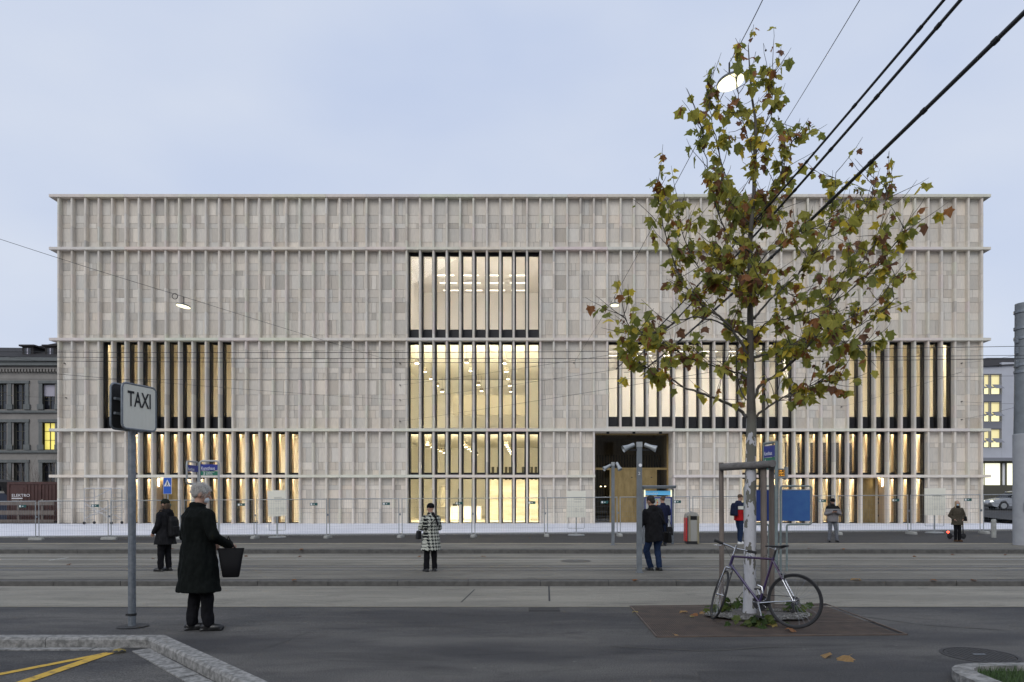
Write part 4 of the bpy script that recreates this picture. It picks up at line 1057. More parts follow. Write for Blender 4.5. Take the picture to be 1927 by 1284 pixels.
for i in range(14):
    a = i * .449; MB().ell((tx_(1229) + math.cos(a) * .13, Y - .137, tz(946) + math.sin(a) * .13), (.024, .003, .024), 8, 6).build('dot', ('dot_r', 'dot_y', 'dot_g', 'dot_b')[i % 4], cb)
text('ZVV', .09, frontM(tx_(1251), Y - .137, tz(944)), 'inkgrey', cb, sx=1.1)
# --- litter bin
b = G(1301, 1023.5); Y = b.y
bn = thing('litter_bin', 'brushed steel litter bin with a red side and dark slot', 'litter bin', b)
w = 23 * Y / F / 2; h = 60 * Y / F
pr = [(-w, .1)] + [(-w * math.cos(a) if True else 0, h - .14 + .14 * math.sin(a)) for a in [i * math.pi / 12 for i in range(13)]] + [(w, .1)]
MB().prism([(b.x + p, b.z + q) for p, q in pr], Y - .2, Y + .2, 'y').build('shell', 'steel', bn, 35)
MB().box(b.x - w * .92, b.x + w * .92, Y - .18, Y + .18, b.z, b.z + .099).build('base', 'wire', bn)
MB().box(b.x - w - .012, b.x - w + .022, Y - .205, Y + .2, b.z + .1, b.z + h - .2).build('red_side', 'red', bn)
MB().box(b.x - w + .03, b.x - w + .06, Y - .214, Y - .198, b.z + .1, b.z + h - .14).build('trim', 'black', bn)
MB().box(b.x - w + .09, b.x - w + .13, Y - .225, Y - .199, b.z + .1, b.z + h - .1).box(b.x + w - .05, b.x + w + .006, Y - .225, Y - .199, b.z + .02, b.z + h - .14).build('edge_strip', 'brassstrip', bn)
MB().box(b.x - w * .42, b.x + w * .68, Y - .212, Y - .196, b.z + h - .27, b.z + h - .14).build('slot', 'dark', bn)
# --- tram stop signs (tube frames with name plates)
def framed(name, label, cat, loc, group=None): return thing(name, label, cat, loc, group)
def tubeframe(t, pts, r=.022, mt='galvl'): return MB().tube(bent(pts, .07), r, 10).build('frame', mt, t, 60)
Y = 15.6; zg = zprof(0, Y)
st = thing('stop_sign', 'tram stop sign with blue Kunsthaus plate over green line 3 plate', 'stop sign', (XY(392, Y), Y, zg))
xa, xb = XY(376, Y), XY(411.5, Y); zt = ZV(868, Y)
tubeframe(st, [(xa, Y, zg), (xa, Y, zt), (xb, Y, zt), (xb, Y, zg)])
p1 = MB().box(xa + .025, xb - .02, Y - .012, Y + .012, ZV(886, Y), ZV(874, Y)).build('name_plate', 'blue', st)
text('Kunsthaus', .105, frontM(xa + .035, Y - .0145, ZV(884.2, Y)), 'inkwhite', p1, sx=.72)
p2 = MB().box(xa + .025, xb - .02, Y - .012, Y + .012, ZV(895, Y), ZV(887, Y)).build('line_plate', 'green', st)
text('3', .11, frontM(xa + .075, Y - .0145, ZV(894.4, Y)), 'inkwhite', p2)
for i, s_ in enumerate(('Hauptbahnhof', 'Stauffacher', 'Albisrieden')): text(s_, .034, frontM(xa + .145, Y - .0145, ZV(889.6 + i * 2.4, Y)), 'inkwhite', p2)
st = thing('stop_sign', 'narrow angled tram stop sign with single blue Kunsthaus plate', 'stop sign', (XY(362, Y + .3), Y + .3, zg))
c0 = P(351.5, 868, Y + .15); c1 = P(373, 870, Y + .7); c0.z = c1.z = ZV(868, Y + .15)
d_ = (c1 - c0); d_.z = 0; ln = d_.length; d_.normalize()
mid = c0 + d_ * ln * .86
tubeframe(st, [(c1.x, c1.y, zg), c1, c0, (c0.x, c0.y, c0.z - .52), (mid.x, mid.y, c0.z - .52), (mid.x, mid.y, zg)])
nn = Vector((d_.y, -d_.x, 0))
m = MB(); q = c0 + d_ * .03; q2 = c0 + d_ * (ln - .03)
m.add([q + nn * .012 + Vector((0, 0, -.085)), q2 + nn * .012 + Vector((0, 0, -.085)), q2 + nn * .012 + Vector((0, 0, -.235)), q + nn * .012 + Vector((0, 0, -.235)),
       q - nn * .012 + Vector((0, 0, -.085)), q2 - nn * .012 + Vector((0, 0, -.085)), q2 - nn * .012 + Vector((0, 0, -.235)), q - nn * .012 + Vector((0, 0, -.235))],
      [(0, 1, 2, 3), (4, 7, 6, 5), (0, 4, 5, 1), (3, 2, 6, 7), (0, 3, 7, 4), (1, 5, 6, 2)])
pp = m.build('name_plate', 'blue', st)
text('Kunsthaus', .1, frontM(*(q + nn * .0145 + Vector((.0, 0, -.21))), rz=math.atan2(d_.y, d_.x)), 'inkwhite', pp, sx=.72)
# right stop sign: square posts, blue and green plates, with a departure display
Y = 16.0
st = thing('stop_sign', 'tall tram stop sign with blue and green plates and an amber departure display', 'stop sign', (XY(1460, Y), Y, zg))
c1 = P(1461, 830, Y - .1); c0 = P(1437.5, 836, Y + .5); c0.z = c1.z
MB().tube([(c1.x, c1.y, zg), (c1.x, c1.y, c1.z)], .035, 10).build('post', 'galvg', st, 60)
MB().tube([(c0.x, c0.y, zg), (c0.x, c0.y, c0.z)], .025, 10).build('post', 'galvg', st, 60)
MB().tube([c0 + Vector((0, 0, -.02)), c1 + Vector((0, 0, -.02))], .03, 10).build('top_bar', 'galvg', st, 60)
d_ = (c1 - c0); d_.z = 0; ln = d_.length; d_.normalize(); nn = Vector((d_.y, -d_.x, 0)); rz_ = math.atan2(d_.y, d_.x)
def plate(name, mt, z0, z1, par):
    c = c0 + d_ * ln * .48; return MB().obox((c.x, c.y, c1.z - (z0 + z1) / 2), (ln - .08, .03, z1 - z0), Matrix.Rotation(rz_, 3, 'Z')).build(name, mt, par)
p1 = plate('name_plate', 'blue', .09, .36, st); p2 = plate('line_plate', 'green', .37, .53, st); p3 = plate('lower_plate', 'greens', .535, .66, st)
q = c0 + d_ * .05 + nn * .0165; text('Kunsthaus', .13, frontM(q.x, q.y, c1.z - .31, rz=rz_), 'inkwhite', p1, sx=.7)
q = c0 + d_ * .08 + nn * .0165; text('A', .07, frontM(q.x, q.y, c1.z - .45, rz=rz_), 'inkwhite', p2); text('Klusplatz', .045, frontM(q.x + .1, q.y, c1.z - .51, rz=rz_), 'inkwhite', p2)
Yd = Y + .1; dsp = MB().box(XY(1462, Yd), XY(1477, Yd), Yd - .06, Yd + .06, ZV(900, Yd), ZV(882, Yd)).build('departure_display', 'galvl', st)
MB().box(XY(1463, Yd), XY(1475, Yd), Yd - .066, Yd - .0605, ZV(897, Yd), ZV(884, Yd)).build('screen', 'ledblack', dsp)
for i, (s_, s2) in enumerate((('3 Alb', "2'"), ('5 Enge', "4'"), ('9 Hirz', "5'"), ('31 Her', "8'"))):
    text(s_, .036, frontM(XY(1463.6, Yd), Yd - .067, ZV(887 + i * 3.1, Yd)), 'amber', dsp); text(s2, .036, frontM(XY(1472.5, Yd), Yd - .067, ZV(887 + i * 3.1, Yd)), 'amber', dsp)
MB().box(XY(1477, Yd), XY(1481, Yd), Yd - .08, Yd + .08, ZV(903, Yd), ZV(879, Yd)).build('display_case_end', 'galvl', dsp)
# blue timetable boards in tube frames
def board(u0, u1, v0, v1, Y, mt, label, foot_in):
    z_ = zprof(0, Y); t = thing('timetable_board', label, 'notice board', (XY((u0 + u1) / 2, Y), Y, z_))
    xa, xb = XY(u0, Y), XY(u1, Y); zt, zb_ = ZV(v0, Y), ZV(v1, Y); xi = lerp(xa, xb, foot_in)
    pts = [(xa, Y, z_), (xa, Y, zt), (xb, Y, zt), (xb, Y, zb_), (xi, Y, zb_), (xi, Y, z_)] if foot_in < .5 else [(xb, Y, z_), (xb, Y, zt), (xa, Y, zt), (xa, Y, zb_), (xi, Y, zb_), (xi, Y, z_)]
    MB().tube(bent(pts, .07), .024, 10).build('frame', 'galvg', t, 60)
    p = MB().box(xa + .035, xb - .035, Y - .012, Y + .012, zb_ + .08, zt - .1).build('board', mt, t)
    MB().tube([(xa, Y, zt - .09), (xb, Y, zt - .09)], .012, 8).build('crossbar', 'galvl', t, 60)
board(1469, 1527, 915, 987, 16.2, 'boardblue', 'pale blue timetable board in a galvanised tube frame', .2)
board(1401, 1459, 915, 987, 16.5, 'boardblue2', 'dark blue timetable board behind the young tree trunk', .8)
# --- pedestrian crossing sign
Y = 31.4
ps = thing('crossing_sign', 'blue pedestrian crossing sign on a thin pole', 'sign', (XY(316, Y), Y, zprof(XY(316, Y), Y)))
MB().tube([(XY(316, Y), Y, zprof(XY(316, Y), Y)), (XY(316, Y), Y, ZV(900, Y))], .03, 10).build('pole', 'galvl', ps, 60)
xa, xb, za, zb_ = XY(308, Y), XY(324, Y), ZV(930, Y), ZV(899, Y)
MB().box(xa, xb, Y - .045, Y - .035, za, zb_).build('border', 'inkwhite', ps)
pb = MB().box(xa + .015, xb - .015, Y - .05, Y - .0455, za + .015, zb_ - .015).build('plate', 'signblue', ps)
xc = (xa + xb) / 2; zm = ZV(915.5, Y)
MB().prism([(xc - .16, zm), (xc + .16, zm), (xc, zm + .31)], Y - .054, Y - .0505, 'y').build('triangle', 'inkwhite', pb)
MB().ell((xc, Y - .056, zm + .2), (.022, .002, .022), 10, 6).box(xc - .025, xc + .025, Y - .058, Y - .0545, zm + .09, zm + .175).obox((xc - .03, Y - .056, zm + .055), (.025, .003, .1), Matrix.Rotation(rad(25), 3, 'Y')).obox((xc + .03, Y - .056, zm + .055), (.025, .003, .1), Matrix.Rotation(rad(-25), 3, 'Y')).build('walker', 'inkblack', pb)
# --- poster boards on stands
def poster(u0, u1, v0, v1, tilt, label):
    Y = 33.6; z_ = zprof(XY(u0, Y), Y); t = thing('poster_board', label, 'notice board', (XY((u0 + u1) / 2, Y), Y, z_))
    xa, xb = XY(u0, Y), XY(u1, Y); za, zb_ = ZV(v1, Y), ZV(v0, Y); xc = (xa + xb) / 2; M_ = Matrix.Rotation(tilt, 3, 'Y')
    p = MB().obox((xc, Y, (za + zb_) / 2), (xb - xa, .04, zb_ - za), M_).build('board', 'poster', t)
    W_, H_ = xb - xa, zb_ - za; r_ = random.Random(int(u0)); m1 = MB(); m2 = MB()
    C = Vector((xc, Y - .0215, (za + zb_) / 2))
    for (fx_, fz, fw, mm) in ((.37, .27, .42, m1), (.37, .315, .58, m1), (.39, .40, .38, m2), (.39, .435, .36, m2)) + tuple((cx, .66 + .035 * i, r_.uniform(.14, .24), m2) for cx in (.42, .7) for i in range(5)):
        mm.obox(C + M_ @ Vector((-W_ / 2 + (fx_ + fw / 2) * W_, 0, H_ / 2 - fz * H_)), (fw * W_, .002, .02 if mm is m1 else .011), M_)
    m1.build('headline', 'inkgrey', p); m2.build('small_print', 'inkfaint', p)
    MB().box(xc - .03, xc + .03, Y + .025, Y + .07, z_ + .05, za + .3).build('stand_post', 'galvl', t)
    MB().tube(bent([(xa + .05, Y + .05, za), (xa + .05, Y + .05, z_ + .35), (xb - .05, Y + .05, z_ + .35), (xb - .05, Y + .05, za)], .03), .012, 6).build('stand_frame', 'galvl', t, 60)
    MB().lathe([(.42, 0), (.42, .03), (.36, .06), (.0, .065)], (xc, Y + .05, z_), 24).build('stand_base', 'galvl', t, 40)
poster(504, 538, 923, 972, rad(-2.2), 'cream poster board leaning slightly behind the passing car')
poster(1067, 1102, 924, 974, 0, 'cream poster board beside the museum entrance')
poster(1740, 1779, 919, 970, 0, 'cream poster board next to the woman in the olive coat')
# --- rolling scaffold
Ys = 43.0; zs_ = -.09
sf = thing('rolling_scaffold', 'aluminium rolling scaffold tower against the museum wall', 'scaffold', (XY(195, Ys), Ys, zs_))
xa, xb = XY(158.5, Ys), XY(209.5, Ys); xa2, xb2 = XY(177, Ys + .7), XY(229, Ys + .7); zt = ZV(919, Ys); y2 = Ys + .72
for (x, y, u_) in ((xa, Ys, 0), (xa2, y2, 0), (xb, Ys, 1), (xb2, y2, 1)):
    MB().tube([(x, y, zs_ + .16), (x, y, zt)], .025, 8).build('upright', 'galvl' if u_ else 'alu', sf, 60)
    w_ = MB().lathe([(.0, -.025), (.09, -.025), (.09, .025), (0, .025)], (x, y, zs_ + .09), 14, M=Matrix.Rotation(rad(90), 3, 'X')).build('castor', 'rubber', sf, 40)
for (p, q) in (((xa, Ys), (xa2, y2)), ((xb, Ys), (xb2, y2))):
    for i in range(8):
        z = lerp(zs_ + .3, zt - .02, i / 7); MB().tube([(*p, z), (*q, z)], .018, 6).build('rung', 'alu', sf, 60)
MB().tube([(xa, Ys, zt), (xb, Ys, zt)], .025, 8).build('top_rail', 'alu', sf, 60); MB().tube([(xa2, y2, zt), (xb2, y2, zt)], .025, 8).build('top_rail', 'alu', sf, 60)
for (p, q) in (((xa, Ys, ZV(947, Ys)), (xb, Ys, ZV(977, Ys))), ((xa, Ys, ZV(977, Ys)), (xb, Ys, ZV(950, Ys))), ((xa2, y2, ZV(950, Ys)), (xb2, y2, ZV(977, Ys))), ((xa2, y2, ZV(970, Ys)), (xb2, y2, ZV(950, Ys))), ((xa2, y2, ZV(937, Ys)), (xb, Ys, ZV(920, Ys)))):
    MB().tube([p, q], .022, 6).build('diagonal_brace', 'alu', sf, 60)
# --- kick scooter behind the woman
Y = 29.0; x0 = XY(1785, Y) ; z_ = zprof(x0, Y)
ks = thing('kick_scooter', 'black kick scooter with red rear light behind the woman in olive', 'scooter', (x0 + .3, Y, z_))
for x in (XY(1787.5, Y), XY(1813, Y)):
    w_ = MB().lathe([(.06, -.03), (.1, -.03), (.12, 0), (.1, .03), (.06, .03)], (x, Y, z_ + .12), 18, M=Matrix.Rotation(rad(90), 3, 'X')).build('wheel', 'rubber', ks, 40)
MB().box(XY(1788, Y), XY(1811, Y), Y - .07, Y + .07, z_ + .1, z_ + .15).build('deck', 'black', ks)
MB().tube([(XY(1813, Y), Y, z_ + .12), (XY(1810, Y), Y, z_ + 1.1)], .025, 8).build('steering_tube', 'black', ks, 60)
MB().tube([(XY(1810, Y), Y - .22, z_ + 1.1), (XY(1810, Y), Y + .22, z_ + 1.1)], .016, 8).build('handlebar', 'black', ks, 60)
MB().tube([(XY(1784, Y), Y, z_ + .27), (XY(1790, Y), Y, z_ + .2)], .03, 8).build('mudguard', 'black', ks, 60)
MB().ell((XY(1783.5, Y), Y - .02, z_ + .29), (.05, .05, .05)).build('rear_light', 'scooterlight', ks, 60)
# --- big mast at the far right
Y = 23.2; mx = XY(1926, Y)
ms = thing('mast', 'stout grey catenary mast with concrete jacket at the road edge', 'mast', (mx, Y, 0))
MB().lathe([(.31, -.05), (.31, ZV(818, Y)), (.29, ZV(817, Y))], (mx, Y, 0), 28).build('jacket', 'poleconc', ms, 40)
MB().lathe([(.285, ZV(817, Y)), (.26, ZV(705, Y)), (.25, ZV(572, Y)), (.0, ZV(572, Y) + .01)], (mx, Y, 0), 24).build('shaft', 'polesteel', ms, 40)
for v in (590, 621, 640, 690, 703): MB().lathe([(.275, 0), (.285, .0), (.285, .09), (.275, .09)], (mx, Y, ZV(v, Y)), 24).build('band', 'galv', ms, 40)
for v in (640, 660, 685): MB().box(mx - .33, mx - .24, Y - .12, Y - .02, ZV(v, Y) - .12, ZV(v, Y) + .1).build('insulator_box', 'galv', ms)
MB().box(mx - .2, mx + .05, Y - .325, Y - .3, ZV(962, Y), ZV(945, Y)).build('label_plate', 'galv', ms)
bo = G(1870, 1012)
m = MB().lathe([(.1, 0), (.1, .75), (.08, .8), (0, .81)], bo, 18); tag(m.build('bollard', 'concrete', None, 40), 'short grey bollard beside the catenary mast', 'bollard')
# --- manhole covers
def manhole(u, v, r, label, mt='manhole'):
    b = G(u, v); t = thing('manhole_cover', label, 'manhole cover', b); zt = b.z
    MB().lathe([(r, 0), (r, .004), (r * .9, .005), (r * .9, 0)], (b.x, b.y, zt + .001), 36).build('ring', mt, t)
    MB().lathe([(r * .88, 0), (r * .88, .003)], (b.x, b.y, zt + .001), 36).build('lid', mt, t)
    m = MB(); x = -r * .8
    while x < r * .8: hh = math.sqrt(max(0, (r * .82) ** 2 - x * x)); m.box(b.x + x, b.x + x + .02, b.y - hh, b.y + hh, zt + .004, zt + .007); x += .05
    m.build('lid_ribs', mt, t)['kind'] = 'stuff'
    MB().box(b.x - .06, b.x + .06, b.y - .018, b.y + .018, zt + .0071, zt + .0105).build('lift_slot', 'galv', t)
manhole(1843, 1233, .36, 'round ribbed manhole cover beside the kerbed lawn')
manhole(1083, 1056, .42, 'round manhole cover in the tram track asphalt', 'manhole_pale')
for (u, v, w_, d_) in ((1024, 1148, .45, .3), ):
    b = G(u, v); t = thing('drain_cover', 'rectangular iron drain cover in the pavement edge', 'drain cover', b)
    MB().box(b.x - w_ / 2, b.x + w_ / 2, b.y - d_ / 2, b.y + d_ / 2, b.z - .03, b.z + .012).build('plate', 'manhole', t)
# --- kerbed lawn at the corner
LX, LY, LR = 3.66, 6.33, .42                        # outer left face, outer back face, corner radius
lw = thing('lawn_bed', 'small lawn behind a curved granite kerb', 'lawn', (LX + 1.5, LY - .9, 0))
path = [(LX, 4.2), (LX, 5.2)] + [(LX + LR - LR * math.cos(a), LY - LR + LR * math.sin(a)) for a in [k * math.pi / 2 / 5 for k in range(6)]] + [(LX + LR + .85, LY + .02), (LX + LR + 1.75, LY + .03), (LX + LR + 2.6, LY + .03), (LX + LR + 3.6, LY + .03)]
def inset(i, d):
    p = Vector(path[i]); q0 = Vector(path[max(i - 1, 0)]); q1 = Vector(path[min(i + 1, len(path) - 1)]); t_ = (q1 - q0).normalized(); return p + Vector((t_.y, -t_.x)) * d
for i in range(len(path) - 1):
    m = MB(); o0, o1, i0, i1 = Vector(path[i]), Vector(path[i + 1]), inset(i, .17), inset(i + 1, .17); j = (o1 - o0).normalized() * .003
    vs = [(q.x, q.y, -.05) for q in (o0 + j, o1 - j, i1 - j, i0 + j)] + [(q.x, q.y, z) for q, z in ((o0 + j, .085), (o1 - j, .085), (i1 - j, .10), (i0 + j, .10))]
    m.add(vs, [(4, 5, 6, 7), (0, 1, 5, 4), (2, 3, 7, 6), (1, 2, 6, 5), (3, 0, 4, 7)]); m.build('kerb_stone', 'granite', lw)
MB().box(LX + .16, LX + 4.2, 3.6, LY - .16, 0, .05).build('soil', 'grassdirt', lw)
m = MB(); rg = random.Random(5)
for i in range(12000):
    x = rg.uniform(LX + .18, LX + 3.2); y = rg.uniform(4.6, LY - .17)
    if x < LX + LR and y > LY - LR and math.hypot(x - LX - LR, y - LY + LR) > LR - .18: continue
    h = rg.uniform(.03, .085); dx, dy = rg.uniform(-.035, .035), rg.uniform(-.035, .035); w_ = .004; a_ = rg.uniform(0, 3.14); ca, sa = math.cos(a_) * w_, math.sin(a_) * w_
    m.add([(x - ca, y - sa, .05), (x + ca, y + sa, .05), (x + dx, y + dy, .05 + h)], [(0, 1, 2)])
m.build('grass', 'grass', lw)['kind'] = 'stuff'
# ================================================================ OVERHEAD WIRES AND LAMPS
def sag(a, b, s, n=14): a = Vector(a); b = Vector(b); return [a.lerp(b, i / n) - Vector((0, 0, s * 4 * (i / n) * (1 - i / n))) for i in range(n + 1)]
def wire(a, b, s, r, label, group=None, name='overhead_wire', mt='wire', n=6, clips=0):
    pts = sag(a, b, s, 20); o = MB().tube(pts, r, n).build(name, mt, None, 60)
    tag(o, label, 'wire' if r < .012 else 'cable', group)
    if clips:
        for i in range(clips):
            k = (i + .5) / clips * 20; p = pts[int(k)].lerp(pts[min(int(k) + 1, 20)], k - int(k)); d = (pts[min(int(k) + 1, 20)] - pts[int(k)]).normalized()
            MB().tube([p - d * .03, p + d * .03], r * 1.3, n).build('clip', 'wire', o)
    return o
# contact lines across the whole street (over the tracks)
for (v, Y, d, lab) in ((655, 16.6, 6, 'uppermost of three tram contact wires strung across the facade'), (664, 19.8, -3, 'middle of three tram contact wires strung across the facade'), (671, 17.1, -2, 'lowest of three tram contact wires strung across the facade')):
    a = P(-160, v + 6, Y); b_ = P(2080, v - d, Y); wire(a, b_, .1, .007, lab, 'tram contact wires')
wire(P(-160, 713, 23.5), P(2080, 706, 23.5), .08, .006, 'single thin wire strung low across the facade', 'tram contact wires')
# three heavy feeder cables, from overhead into the depth
far = P(1150, 704, 21)
wire(P(1960, -8, 5.0), P(1215, 694, 20.5), .12, .0195, 'thick black feeder cable lowest of three', None, 'feeder_cable', 'cable', 8, 16)
wire(P(1838, -35, 5.3), P(1180, 690, 20.5), .16, .015, 'black feeder cable, middle of three', None, 'feeder_cable', 'cable', 8, 16)
wire(P(1810, -40, 5.4), P(1160, 694, 20.3), .16, .013, 'black feeder cable, uppermost of three', None, 'feeder_cable', 'cable', 8, 14)
# street lamps on span wires
def hang_lamp(u, v, Y, r, wire_from, wire_to, label, tilt, wl):
    c = P(u, v, Y); t = thing('street_lamp', label, 'street lamp', c)
    M_ = Matrix.Rotation(tilt, 3, 'Y') @ Matrix.Rotation(rad(-4), 3, 'X')
    MB().lathe([(r * .2, .10), (r * .55, .085), (r * .95, .05), (r * 1.02, .02), (r * 1.01, .006), (r * .96, .006)], c, 28, M=M_).build('housing', 'lampbody', t, 40)
    MB().lathe([(0, -.035), (r * .5, -.031), (r * .95, -.006), (r * .955, .004)], c, 28, M=M_).build('diffuser', 'lampglow', t, 40)
    top = c + M_ @ Vector((0, 0, .1)); MB().tube([top, top + Vector((0, 0, .25))], .015, 6).build('hanger', 'wire', t, 60)
    a = top + Vector((0, 0, .25))
    for q in (wire_from, wire_to):
        if q is not None: wire(a, q, .03, .007, wl, 'lamp span wires', 'span_wire')
    return t, a
t, a = hang_lamp(1375, 156, 11.7, .235, P(1440, -10, 9.5), None, 'large glowing street lamp disc hanging above the young tree', rad(-12), 'thin span wire carrying the street lamps')
t3, a3 = hang_lamp(1157, 575, 25.5, .16, P(1378, 145, 11.8), P(1080, 683, 44.2), 'small glowing street lamp beside the tree crown', 0, 'thin span wire carrying the street lamps')
t1, a1 = hang_lamp(345, 577, 24.5, .245, P(-40, 437, 20), P(753, 684, 44.2), 'glowing oval street lamp on a wire over the blank wall', rad(9), 'thin span wire carrying the street lamps')
MB().tube([a1 + Vector((-.32 + .1 * math.cos(k * .4), 0, .02 + .1 * math.sin(k * .4))) for k in range(17)], .012, 6).build('cable_loop', 'wire', t1, 60)
wire(P(1624, -10, 9.0), P(1440, 290, 17), .02, .006, 'thin stay wire rising beside the tree top', None, 'span_wire')
for i, (u0, v0, u1, v1, Y1) in enumerate(((753, 725, 1330, 640, 21), (753, 753, 1340, 668, 21), (753, 793, 1340, 700, 21), (122, 684, -100, 655, 20), (125, 749, -100, 735, 20), (1809, 684, 1990, 655, 22), (1809, 756, 1990, 760, 24), (1809, 790, 1990, 745, 24), (753, 753, 60, 700, 19), (1583, 766, 1810, 700, 30))):
    wire(P(u0, v0, 44.2), P(u1, v1, Y1), .05, .006, 'thin stay wire anchored to the museum facade', 'facade stay wires', 'stay_wire')
# ================================================================ TREE, STAKES, GRATE, BICYCLE
TB = G(1410, 1163); TY = TB.y
tree = thing('plane_tree', 'young plane tree with peeling white trunk and thin yellowing autumn leaves', 'tree', TB)
def bark():
    m = mat('plane_bark', (.5, .5, .5), .85); nt = m.node_tree; n = nt.nodes; L = nt.links.new; b = n['Principled BSDF']
    tc = n.new('ShaderNodeTexCoord'); sx = n.new('ShaderNodeSeparateXYZ'); L(tc.outputs['Object'], sx.inputs[0])
    mp = n.new('ShaderNodeMapping'); mp.inputs['Scale'].default_value = (1.6, 1.6, .75); L(tc.outputs['Object'], mp.inputs[0])
    no = n.new('ShaderNodeTexNoise'); nset(no, Scale=7., Detail=4, Roughness=.55, Distortion=.4); L(mp.outputs[0], no.inputs['Vector'])
    cr = n.new('ShaderNodeValToRGB'); e = cr.color_ramp.elements
    e[0].position = .515; e[0].color = (.145, .14, .115, 1); e[1].position = .53; e[1].color = (.50, .50, .52, 1); e2 = e.new(.75); e2.color = (.42, .42, .43, 1)
    add = n.new('ShaderNodeMath'); add.operation = 'ADD'; L(no.outputs[0], add.inputs[0])
    mr = n.new('ShaderNodeMapRange'); mr.inputs[1].default_value = 1.5; mr.inputs[2].default_value = 3.2; mr.inputs[3].default_value = .06; mr.inputs[4].default_value = -.12; L(sx.outputs[2], mr.inputs[0]); L(mr.outputs[0], add.inputs[1]); L(add.outputs[0], cr.inputs[0])
    dk = n.new('ShaderNodeMapRange'); dk.inputs[1].default_value = 2.62; dk.inputs[2].default_value = 2.8; L(sx.outputs[2], dk.inputs[0])
    mx = n.new('ShaderNodeMix'); mx.data_type = 'RGBA'; L(dk.outputs[0], mx.inputs[0]); L(cr.outputs[0], mx.inputs[6])
    n2 = n.new('ShaderNodeTexNoise'); nset(n2, Scale=30., Detail=4); mp2 = n.new('ShaderNodeMapping'); mp2.inputs['Scale'].default_value = (1, 1, .3); L(tc.outputs['Object'], mp2.inputs[0]); L(mp2.outputs[0], n2.inputs['Vector'])
    c2 = n.new('ShaderNodeValToRGB'); c2.color_ramp.elements[0].color = (.045, .04, .035, 1); c2.color_ramp.elements[1].color = (.15, .135, .115, 1); L(n2.outputs[0], c2.inputs[0]); L(c2.outputs[0], mx.inputs[7])
    L(mx.outputs[2], b.inputs['Base Color'])
    bp = n.new('ShaderNodeBump'); bp.inputs['Strength'].default_value = .5; bp.inputs['Distance'].default_value = .02; L(cr.outputs[0], bp.inputs['Height']); L(bp.outputs[0], b.inputs['Normal'])
    return m
MT['bark'] = bark(); MT['twig'] = mat('twig', (.07, .062, .052), .9, var=.3, vs=20)
trunk_px = [(1410, 1166, .105), (1410.5, 1140, .088), (1411, 1060, .082), (1412, 950, .080), (1413, 860, .072), (1414, 790, .068), (1413, 740, .054), (1412, 650, .045), (1411.5, 560, .038), (1412, 445, .031), (1418, 384, .025), (1420, 303, .027), (1422, 234, .02), (1414, 174, .013), (1408, 85, .006)]
tp = []
for i, (u, v, r) in enumerate(trunk_px): p = P(u, v, TY); tp.append(p)
tp[0].z = TB.z - .05
def dense(pts, rs, n=5):
    P2, R2 = [], []
    for i in range(len(pts) - 1):
        p0 = pts[max(i - 1, 0)]; p1 = pts[i]; p2 = pts[i + 1]; p3 = pts[min(i + 2, len(pts) - 1)]
        for k in range(n):
            t = k / n; P2.append(.5 * ((2 * p1) + (p2 - p0) * t + (2 * p0 - 5 * p1 + 4 * p2 - p3) * t * t + (3 * p1 - p0 - 3 * p2 + p3) * t ** 3)); R2.append(lerp(rs[i], rs[i + 1], t))
    return P2 + [pts[-1]], R2 + [rs[-1]]
a_, b_ = dense(tp, [x[2] for x in trunk_px]); MB().tube(a_, b_, 18).build('trunk', 'bark', tree, 60)
LIMBS = [
 ([(1407, 784), (1372, 761), (1336, 746), (1283, 727), (1248, 706), (1215, 692), (1190, 672)], .030, -.55),
 ([(1407, 712), (1382, 699), (1322, 683), (1280, 665), (1235, 640), (1205, 622)], .018, .6),
 ([(1405, 676), (1396, 646), (1372, 613), (1339, 586), (1309, 563), (1285, 530), (1262, 480), (1246, 410), (1236, 335)], .028, -.4),
 ([(1404, 752), (1392, 732), (1386, 690), (1388, 650), (1375, 600)], .014, .5),
 ([(1410, 570), (1376, 546), (1349, 530), (1310, 500), (1285, 440), (1275, 390)], .018, .55),
 ([(1406, 640), (1350, 605), (1290, 600), (1240, 625), (1200, 628), (1172, 595)], .016, -.9),
 ([(1413, 477), (1369, 437), (1345, 376), (1329, 300), (1322, 240)], .015, -.5),
 ([(1412, 396), (1393, 372), (1373, 352), (1353, 283), (1338, 218), (1330, 165)], .013, .35),
 ([(1421, 300), (1404, 250), (1390, 190), (1385, 140)], .008, .1),
 ([(1422, 784), (1442, 769), (1472, 749), (1502, 739), (1538, 722), (1575, 715)], .022, -.5),
 ([(1419, 752), (1429, 729), (1459, 706), (1492, 679), (1518, 653), (1542, 619), (1552, 583), (1575, 553), (1621, 500), (1655, 430), (1668, 350)], .030, -.35),
 ([(1419, 673), (1459, 663), (1502, 646), (1535, 633), (1591, 603), (1641, 575), (1685, 520)], .020, .6),
 ([(1419, 600), (1435, 580), (1472, 543), (1508, 510), (1545, 455), (1565, 400), (1572, 325)], .022, .35),
 ([(1420, 413), (1454, 372), (1474, 319), (1487, 279), (1508, 240)], .013, .2),
 ([(1419, 640), (1440, 610), (1480, 600), (1530, 590), (1580, 640), (1625, 650)], .012, -.9),
 ([(1414, 520), (1440, 480), (1490, 450), (1530, 430)], .012, -.7),
 ([(1420, 300), (1440, 240), (1452, 190), (1455, 140)], .008, -.1),
 ([(1413, 540), (1395, 500), (1370, 480), (1340, 460)], .010, .9),
 ([(1552, 583), (1600, 545), (1650, 500), (1690, 450), (1700, 425)], .010, -.5),
 ([(1535, 633), (1590, 625), (1640, 600), (1690, 560)], .009, .3),
 ([(1545, 455), (1590, 430), (1630, 390), (1648, 345)], .009, .2),
 ([(1415, 500), (1450, 520), (1500, 560), (1560, 540), (1610, 480)], .012, .9),
]
rt = random.Random(21)
